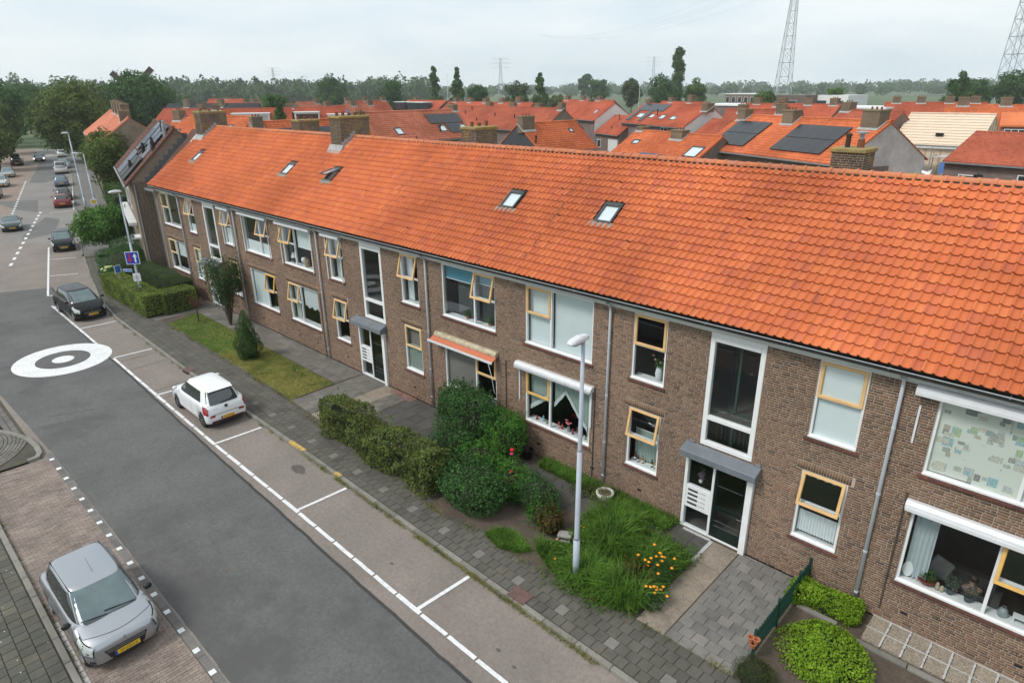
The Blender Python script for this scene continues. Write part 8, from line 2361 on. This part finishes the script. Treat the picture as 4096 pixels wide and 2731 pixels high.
def bottle(label, x, y, z, col, h_=.26, r_=.038, group=None):
    t = thing('bottle', label, 'bottle', (x, y, z), 0, group); m_ = flat('bottle_%d_%d_%d' % tuple(int(c*99) for c in col), col, .2, .1, 4, spec=.7)
    MB().lathe([(0,0),(r_,0),(r_,h_*.55),(r_*.4,h_*.75),(r_*.36,h_*.95)], (0,0,0), 10).build('glass', m_, t, smooth=True); MB().lathe([(r_*.42,h_*.93),(r_*.42,h_),(0,h_)], (0,0,0), 8).build('cap', M_BLACK, t)
    MB().lathe([(r_*1.03,h_*.18),(r_*1.03,h_*.42)], (0,0,0), 10).build('paper_label', M_WHITE, t)
    return t
ZS1, ZS2 = 1.265, 4.145
for x_, col, lb in ((-9.33,(.18,.02,.02),'dark red bottle, first from the left on the lower sill'), (-9.2,(.10,.04,.02),'brown bottle with pale label, second on the lower sill'), (-9.05,(.50,.22,.02),'amber bottle, tallest of the left three on the lower sill'), (-8.72,(.05,.05,.03),'dark squat bottle in the middle of the lower sill'), (-8.6,(.52,.24,.03),'golden bottle right of the dark squat one'), (-8.5,(.03,.09,.04),'dark green bottle last on the lower sill')):
    bottle(lb, x_, .26+random.uniform(-.03,.03), ZS1, col, random.uniform(.22,.30))
curtain('grey curtain hanging behind the row of bottles', -9.44, -8.46, 2.3, L0, .42, M_GCURT, wl=.11)
# vase with roses upstairs
vz = thing('vase', 'white ribbed vase with pink roses on the upper sill', 'vase', (-8.72,.27,ZS2))
MB().lathe([(0,0),(.065,0),(.10,.10),(.115,.22),(.095,.34),(.075,.38),(.085,.40),(.06,.39),(0,.36)], (0,0,0), 16).build('vase_body', flat('white_ceramic', (.72,.74,.74), .3, .04, 5), vz, smooth=True)
b = MB(); P_ = []
for dx, dz in ((-.22,.72),(-.15,.60),(.14,.70),(.22,.66),(.02,.55)):
    b.tube([(0,0,.35),(dx*.5,0,dz*.75),(dx,0,dz)], .006, 5)
    MB().lathe([(0,-.03),(.03,-.015),(.036,.012),(.015,.03),(0,.03)], (dx,0,dz), 8).build('rose', flat('dusty_pink', (.52,.22,.22), .8), vz)
b.build('stalks', M_LEAF_BR, vz)
PP, NN = blob_pts((0,0,.52),(.2,.08,.14),60,zmin=-9); V, Q = leaf_arrays(PP, NN, np.full(len(PP),.06)); mobj('leaves', np_mesh('leaves', V, Q, M_LEAF_BR), vz)
# ornaments in the lace window
for k, (x_, col, h_, lb) in enumerate(((-13.3,(.5,.05,.05),.16,'small red and white figurine at the left of the lace window'), (-13.05,(.25,.45,.6),.22,'blue striped bottle figurine in the lace window'), (-12.85,(.2,.3,.2),.12,'green jar in the narrow pane of the lace window'), (-12.35,(.55,.1,.08),.24,'red and white striped lighthouse figurine on the sill'), (-12.22,(.45,.08,.05),.18,'small red lantern next to the lighthouse figurine'), (-11.75,(.35,.06,.08),.2,'dark red candle jar in the wide lace pane'), (-11.25,(.6,.6,.58),.14,'white cup at the right of the lace window'), (-11.1,(.7,.4,.05),.12,'yellow figurine at the right end of the lace window'))):
    t = thing('figurine', lb, 'figurine', (x_, .25+random.uniform(-.04,.05), ZS1))
    MB().lathe([(0,0),(.045,0),(.04,h_*.5),(.025,h_*.62),(.035,h_*.75),(.02,h_*.95),(0,h_)], (0,0,0), 10).build('figure_body', flat('figurine_%d' % k, col, .4, .1, 8), t, smooth=True)
    if k in (1,3):
        for q in range(2): MB().lathe([(.0445,h_*(.12+.22*q)),(.0445,h_*(.22+.22*q))], (0,0,0), 10).build('white_band', M_WHITE, t)
fl = thing('flower_vase', 'glass vase of pink and red flowers in the middle of the lace window', 'flowers', (-11.95,.28,ZS1)); MB().lathe([(0,0),(.05,0),(.06,.12),(.04,.2)], (0,0,0), 10).build('vase_body', MATS['bottle_2_9_3'] if 'bottle_2_9_3' in MATS else M_STEEL, fl)
for k in range(11):
    a = random.uniform(0,6.3); q = random.uniform(.02,.16); MB().lathe([(0,-.03),(.04,0),(0,.035)], (q*math.cos(a),q*.5*math.sin(a),.32+random.uniform(-.06,.08)), 7).build('bloom', flat('pink_bloom', (.62,.22,.26), .8) if k % 3 else flat('red_bloom', (.45,.03,.04), .8), fl)
dg = thing('dried_bouquet', 'brown dried bouquet right of the pink flowers', 'flowers', (-11.48,.28,ZS1)); PP, NN = blob_pts((0,0,.2),(.14,.1,.18),260,zmin=-9); V, Q = leaf_arrays(PP, NN, np.full(len(PP),.05)); mobj('dry_leaves', np_mesh('dry_leaves', V, Q, flat('dry_bouquet', (.28,.17,.06), .9, .3, 9)), dg)
# frosted window upper right, net curtain below
blind('frosted film on the upper pane of the right stairwell neighbour window', -4.31, -3.42, 5.98, 5.2, .062, M_FILM, 'window_film'); blind('frosted film on the lower pane of the right stairwell neighbour window', -4.34, -3.39, 5.08, U0, .13, M_FILM, 'window_film')
curtain('white gathered half curtain at the foot of the lower right small window', -4.34, -3.39, 1.95, 1.36, .17, M_NET, wl=.075, amp=.018)
curtain('white scalloped valance at the top of the lower right small window', -4.32, -3.41, 3.1, 3.0, .17, M_NET, wl=.2, amp=.008, bottom=lambda u: -.05*abs(math.sin(u*15)))
# newspapers
def news_mat():
    m, nt, N, L, b = new_mat('newsprint')
    tc = N.new('ShaderNodeTexCoord'); rnd = N.new('ShaderNodeObjectInfo')
    mp = N.new('ShaderNodeMapping'); L.new(tc.outputs['Object'], mp.inputs['Vector']); 
    cb = N.new('ShaderNodeCombineXYZ'); L.new(math_(N, L, 'MULTIPLY', rnd.outputs['Random'], 37.), cb.inputs[0]); L.new(math_(N, L, 'MULTIPLY', rnd.outputs['Random'], 91.), cb.inputs[2]); L.new(cb.outputs[0], mp.inputs['Location'])
    v = N.new('ShaderNodeTexVoronoi'); v.distance = 'CHEBYCHEV'; v.inputs['Scale'].default_value = 7.; v.inputs['Randomness'].default_value = .6; L.new(mp.outputs[0], v.inputs['Vector'])
    w = N.new('ShaderNodeTexWave'); w.bands_direction = 'Z'; w.inputs['Scale'].default_value = 26.; w.inputs['Distortion'].default_value = 1.2; L.new(mp.outputs[0], w.inputs['Vector'])
    base = mixc(N, L, math_(N, L, 'MULTIPLY', w.outputs['Fac'], .4), (.80,.81,.72), (.42,.43,.42))
    sp = N.new('ShaderNodeSeparateColor'); L.new(v.outputs['Color'], sp.inputs[0])
    pick = ramp(N, [(0,0,0),(0,0,0),(1,1,1)], [0,.90,.92]); L.new(sp.outputs[0], pick.inputs['Fac'])
    ph = ramp(N, [(.22,.24,.22),(.46,.44,.38),(.25,.40,.42),(.52,.42,.38),(.34,.42,.28),(.38,.39,.40),(.56,.52,.42)]); L.new(sp.outputs[1], ph.inputs['Fac'])
    n = noise(N, L, 40, 3, .7, vec=mp.outputs[0])
    c2 = mixc(N, L, .5, ph.outputs['Color'], n.outputs['Color'], 'SOFT_LIGHT')
    edge = ramp(N, [(1,1,1),(0,0,0)], [.44,.46]); L.new(v.outputs['Distance'], edge.inputs['Fac'])
    c = mixc(N, L, math_(N, L, 'MULTIPLY', pick.outputs['Color'], edge.outputs['Color']), base, c2)
    L.new(c, b.inputs['Base Color']); b.inputs['Roughness'].default_value = .9; MATS['newsprint'] = m; return m
M_NEWS = news_mat()
NEWSC = [flat('print_%d' % i_, c_, .9, .5, 40) for i_, c_ in enumerate(((.34,.35,.32),(.50,.48,.42),(.58,.56,.48),(.34,.50,.52),(.62,.50,.45),(.42,.52,.34),(.28,.28,.27),(.52,.54,.54),(.40,.40,.37),(.62,.58,.48),(.48,.50,.46)))]
nw = thing('newspaper_covering', 'newspaper sheets taped over the inside of the large upper right window', 'newspaper', (-.6,.125,4.17))
x_ = -1.32; k = 0
while x_ < 1.3:
    z_ = .0
    while z_ < 1.8:
        MB().quad((-.005,0,-.01),(.425,0,-.01),(.425,0,.46),(-.005,0,.46)).build('newspaper_sheet', M_NEWS, nw, (x_+random.uniform(-.02,.02), random.uniform(0,.012), z_+random.uniform(-.015,.015)), (0,random.uniform(-.025,.025),0)); z_ += .445; k += 1
        sh_ = nw.children[-1] if False else bpy.data.objects[COL.objects[-1].name]
        for q in range(random.randint(3,5)):
            a_, c_ = random.uniform(.01,.30), random.uniform(.01,.36); w_, h_ = random.choice(((.14,.11),(.18,.09),(.11,.16),(.24,.13),(.12,.08),(.09,.09),(.20,.20))); col_ = random.choice(NEWSC)
            MB().quad((a_,-.001-q*.0004,c_),(min(.42,a_+w_),-.001-q*.0004,c_),(min(.42,a_+w_),-.001-q*.0004,min(.45,c_+h_)),(a_,-.001-q*.0004,min(.45,c_+h_))).build('printed_picture', col_, sh_)
    x_ += .405
# living room, lower right
curtain('pale grey curtain drawn to the left side of the large lower right window', -1.88, -1.42, L1, 1.30, .26, flat('pale_grey_curtain', (.48,.54,.56), .9, .05, 4), wl=.095, amp=.03)
def potted(label, x, y, z, potm, leafm, r_=.10, h_=.34, sz=.05, n=420):
    t = thing('potted_plant', label, 'plant', (x, y, z)); MB().lathe([(0,0),(r_*.7,0),(r_,r_*1.3),(r_*.92,r_*1.35),(r_*.6,.03),(0,.03)], (0,0,0), 12).build('pot', potm, t, smooth=True)
    PP, NN = blob_pts((0,0,r_*1.4+h_*.45),(r_*1.7,r_*1.3,h_*.55), n, .3, .3, zmin=-9); V, Q = leaf_arrays(PP, NN, np.full(len(PP),sz), .9, .35); mobj('leaves', np_mesh('leaves', V, Q, leafm), t)
    return t
M_SLATEPOT = flat('slate_pot', (.06,.075,.09), .5, .1, 6)
M_EUCA = leaf_mat('grey_green_leaf', [(.12,.16,.13),(.17,.21,.17),(.14,.18,.15)])
potted('grey leaved plant in a slate pot, left of the pair on the lower right sill', -.93, .29, ZS1, M_SLATEPOT, M_EUCA)
potted('grey leaved plant in a slate pot, right of the pair on the lower right sill', -.58, .29, ZS1, M_SLATEPOT, M_EUCA)
bw_ = thing('bowl', 'dark red bowl with plant on the lower right sill', 'bowl', (-1.40,.30,ZS1)); MB().lathe([(0,0),(.09,0),(.19,.10),(.20,.13),(.17,.12),(0,.05)], (0,0,0), 16).build('bowl_body', flat('red_bowl', (.22,.03,.025), .4), bw_, smooth=True)
PP, NN = blob_pts((0,0,.2),(.2,.14,.13),260,zmin=-9); V, Q = leaf_arrays(PP, NN, np.full(len(PP),.06)); mobj('leaves', np_mesh('leaves', V, Q, M_LEAF_DK), bw_)
for x_, lb in ((-1.17,'taller of two beige figurines on the lower right sill'), (-1.08,'smaller of two beige figurines on the lower right sill')):
    t = thing('figurine', lb, 'figurine', (x_,.24,ZS1)); MB().lathe([(0,0),(.045,0),(.05,.08),(.03,.14 if x_ < -1.1 else .11),(.035,.17 if x_ < -1.1 else .13),(0,.2 if x_ < -1.1 else .16)], (0,0,0), 10).build('figure_body', flat('beige_ceramic', (.45,.38,.27), .6), t, smooth=True)
t = thing('oval_plaque', 'white oval plaque with a small green plant standing in the sill corner', 'ornament', (-1.80,.24,ZS1)); MB().lathe([(0,-.012),(.2,-.01),(.2,.01),(0,.012)], (0,0,.22), 20, 'y').build('plaque', M_WHITE, t); t.scale = (.55,1,1)
t = thing('glass_jar', 'round glass jar in the narrow right pane', 'jar', (.05,.30,ZS1)); MB().lathe([(0,0),(.09,0),(.11,.09),(.07,.18),(.05,.2),(.05,.23)], (0,0,0), 14).build('jar_body', flat('jar_glass', (.25,.29,.29), .1, .1, 3, spec=.9), t, smooth=True)
t = thing('sill_stand', 'small white stand with plants at the right edge of the sill', 'stand', (.42,.30,ZS1)); MB().box(-.2,-.09,.13,.2,.09,.15).build('stand_top', M_WHITE, t)
for xx in (-.17,.17): MB().box(xx-.012,-.08,0,xx+.012,.08,.13).build('leg', M_WHITE, t)
ch = thing('sofa', 'dark sofa inside the lower right living room', 'sofa', (-1.1,1.35,.06)); b = MB(); b.box(-.9,-.45,.1,.9,.45,.45); b.build('seat', M_DCURT, ch); MB().box(-.9,.40,.45,.9,.62,.95).build('backrest', M_DCURT, ch)
for xx in (-1.05,.9): MB().box(xx,-.45,.1,xx+.15,.6,.65).build('armrest', M_DCURT, ch)
cs = thing('cushion', 'pale square cushion leaning on the dark sofa', 'cushion', (-1.32,1.45,.95), R(15)); o = MB().box(-.24,-.06,-.24,.24,.06,.24).build('cushion_cover', flat('pale_cushion', (.45,.45,.43), .9), cs, (0,0,.1), (R(-18),R(28),0)); bevel(o, .05, 3)
# the person sitting in the living room
ps = thing('person', 'person in a dark t-shirt sitting inside the lower right living room', 'person', (-.62,1.15,.06), R(200))
def skin_mesh(name, verts, edges, radii, mat, parent, sub=2, root=0):
    me = bpy.data.meshes.new(name); me.from_pydata(verts, edges, []); o = bpy.data.objects.new(name, me); link(o, parent)
    md = o.modifiers.new('skin', 'SKIN'); md.use_smooth_shade = True
    for i, r_ in enumerate(radii): me.skin_vertices[0].data[i].radius = (r_, r_)
    me.skin_vertices[0].data[root].use_root = True
    o.modifiers.new('sub', 'SUBSURF').levels = sub; o.modifiers['sub'].render_levels = sub; me.materials.append(mat); return o
M_SKIN = flat('skin', (.42,.24,.17), .6, .06, 6); M_TEE = flat('dark_tee', (.02,.02,.024), .9); M_HAIR = flat('dark_hair', (.03,.02,.014), .6)
vv = [(0,0,.52),(0,.02,.75),(0,.03,.98),(0,.02,1.08),(0,-.01,1.17),(0,-.03,1.27), (.19,.03,.97),(.25,-.08,.72),(.12,-.32,.70),(.08,-.40,.70), (-.19,.03,.97),(-.25,-.08,.72),(-.12,-.32,.70),(-.08,-.40,.70), (.10,-.02,.50),(.13,-.45,.50),(.13,-.47,.08),(.13,-.60,.05), (-.10,-.02,.50),(-.13,-.45,.50),(-.13,-.47,.08),(-.13,-.60,.05)]
ee = [(0,1),(1,2),(2,3),(3,4),(4,5),(2,6),(6,7),(7,8),(8,9),(2,10),(10,11),(11,12),(12,13),(0,14),(14,15),(15,16),(16,17),(0,18),(18,19),(19,20),(20,21)]
rr = [.14,.13,.13,.06,.085,.075,.055,.045,.036,.035,.055,.045,.036,.035,.09,.065,.045,.04,.09,.065,.045,.04]
skin_mesh('body', vv, ee, rr, M_SKIN, ps)
tv = [(0,0,.50),(0,.02,.75),(0,.03,.97),(.19,.03,.97),(.235,-.05,.82),(-.19,.03,.97),(-.235,-.05,.82)]
skin_mesh('t_shirt', tv, [(0,1),(1,2),(2,3),(3,4),(2,5),(5,6)], [.155,.15,.145,.07,.062,.07,.062], M_TEE, ps)
skin_mesh('trousers', [(0,0,.53),(.10,-.02,.50),(.13,-.45,.50),(.13,-.47,.15),(-.10,-.02,.50),(-.13,-.45,.50),(-.13,-.47,.15)], [(0,1),(1,2),(2,3),(0,4),(4,5),(5,6)], [.15,.10,.078,.06,.10,.078,.06], M_DCURT, ps)
b = MB().lathe([(.0,.115),(.06,.10),(.095,.05),(.10,.0),(.09,-.04)], (0,.015,1.25), 12); b.build('hair', M_HAIR, ps, smooth=True)
MB().lathe([(0,-.02),(.012,-.012),(.014,.008),(0,.02)], (0,-.115,1.215), 8).build('nose', M_SKIN, ps)
st_ = thing('chair', 'dark chair the person sits on in the living room', 'chair', (-.62,1.15,.06), R(200)); MB().box(-.24,-.3,.36,.24,.22,.42).build('seat', M_DCURT, st_); MB().box(-.24,.20,.42,.24,.25,.95).build('backrest', M_DCURT, st_)
for sx in (-.2,.2):
    for sy in (-.26,.18): MB().box(sx-.02,sy-.02,0,sx+.02,sy+.02,.36).build('leg', M_BLACK, st_)
# the flats on the left
blind('white roller blind half down in the wide upper pane with the table lamp', -28.45, -26.92, U1, 5.05, .20, M_PALEB); curtain('dark curtain beside the open casement left of the half blind', -29.5, -29.2, U1, U0, .3, M_DCURT)
lp = thing('table_lamp', 'small white table lamp on the upper sill', 'lamp', (-29.15,.3,ZS2)); MB().lathe([(.07,0),(.02,.04),(.02,.28)], (0,0,0), 10).build('lamp_foot', M_BLACK, lp); MB().lathe([(.16,.26),(.08,.50)], (0,0,0), 14).build('lamp_shade', M_WHITE, lp)
for x_, lb in ((-27.9,'wicker lantern on the upper sill'), (-27.2,'second wicker lantern at the right of the upper sill')):
    t = thing('lantern', lb, 'lantern', (x_,.28,ZS2)); MB().lathe([(0,0),(.12,0),(.12,.32),(.08,.36),(0,.36)], (0,0,0), 12).build('wicker_body', flat('wicker', (.33,.23,.12), .9, .3, 30), t); MB().tube([(-.1,0,.35),(0,0,.52),(.1,0,.35)], .01, 5).build('handle', MATS['wicker'], t)
t = thing('globe_lamp', 'white glass globe lamp between the lanterns', 'lamp', (-28.25,.3,ZS2)); MB().lathe([(.05,0),(.03,.1),(.10,.16),(.14,.27),(.10,.38),(0,.41)], (0,0,0), 14).build('globe', M_WHITE, t, smooth=True)
curtain('white net curtain across the top of the wide lower pane left of the downspout', -28.45, -26.9, L1, 2.1, .2, M_NET, wl=.08, bottom=lambda u: .06*math.sin(u*20)); curtain('cream curtain in the lower narrow pane with open casement', -29.5, -29.1, L1, L0, .28, M_CURTAIN)
blind('white privacy film on the lower third of the upper window left of the lamp window', -33.58, -30.97, 4.72, U0, .14, M_PALEB, 'window_film'); blind('pale blue blind filling the wide lower pane behind the butterfly bush', -33.58, -32.02, L1, L0, .16, M_PALEB)
blind('white blind in the open casement right of the lamp window', -25.38, -24.47, U1, 5.5, .3, M_PALEB); curtain('grey curtain tied back in the upper window right of the lamp window', -25.38, -25.05, U1, U0, .32, M_CURTAIN); curtain('pale curtain at the left of the lower window beside the middle entrance', -25.38, -25.0, L1, 2.2, .3, M_CURTAIN)
curtain('sheer curtain in the upper window right of the middle entrance', -20.2, -19.85, U1, U0, .3, M_NET); blind('dull grey blind in the lower window right of the middle entrance', -20.22, -19.28, L1, 2.3, .2, M_GREYB); blind('greenish pane film below the dull grey blind', -20.22, -19.28, 2.2, L0, .14, flat('green_grey_film', (.23,.28,.25), .6), 'window_film')
curtain('rust coloured curtain in the open casement right of the far entrance', -36.0, -35.12, U1, 5.2, .25, M_RCURT); blind('white blind below the rust curtain', -36.0, -35.12, 5.0, U0, .14, M_PALEB)
curtain('white curtain in the open casement left of the far entrance', -40.7, -40.3, U1, 5.1, .25, M_NET); blind('white blind in the lower part of the window left of the far entrance', -40.88, -40.05, 4.6, U0, .14, M_PALEB); blind('pale net in the ground floor window left of the far entrance', -40.88, -40.05, L1, L0, .16, M_PALEB)
blind('white roller blind half down in the far left ground floor window', -43.8, -42.36, L1, 2.2, .18, M_PALEB)
# plants with pots on the sill of the blue blind window, flowers in the entrance
potted('green plant in clay pot in the wide pane of the blue blind window', -16.75, .28, ZS2, M_TERRA, M_LEAF_BR, .07, .22)
potted('green plant in clay pot in the narrow pane of the blue blind window', -15.6, .28, ZS2, M_TERRA, M_LEAF_BR, .07, .26)
potted('pink orchid behind the entrance glass above the letterboxes', -7.1, .25, 1.45, M_WHITE, leaf_mat('orchid_petal', [(.40,.25,.38),(.5,.33,.48),(.1,.2,.06)]), .06, .38, .06, 160)
# ------------------------------------------------------------------ haze over the fields
hz = MB().box(-1700,-300,-1.4,900,1700,90).build('haze', None)
hz['kind'] = 'stuff'; hz['label'] = 'thin pale haze over the village and the fields'; hz['category'] = 'haze'
m, nt, N, L, b = new_mat('haze_air')
N.remove(b)
pv_ = N.new('ShaderNodeVolumePrincipled')
pv_.inputs['Color'].default_value = (.93,.975,1.0,1)
pv_.inputs['Density'].default_value = .00025
pv_.inputs['Anisotropy'].default_value = .2
L.new(pv_.outputs[0], N.get('Material Output').inputs['Volume'])
hz.data.materials.append(m)
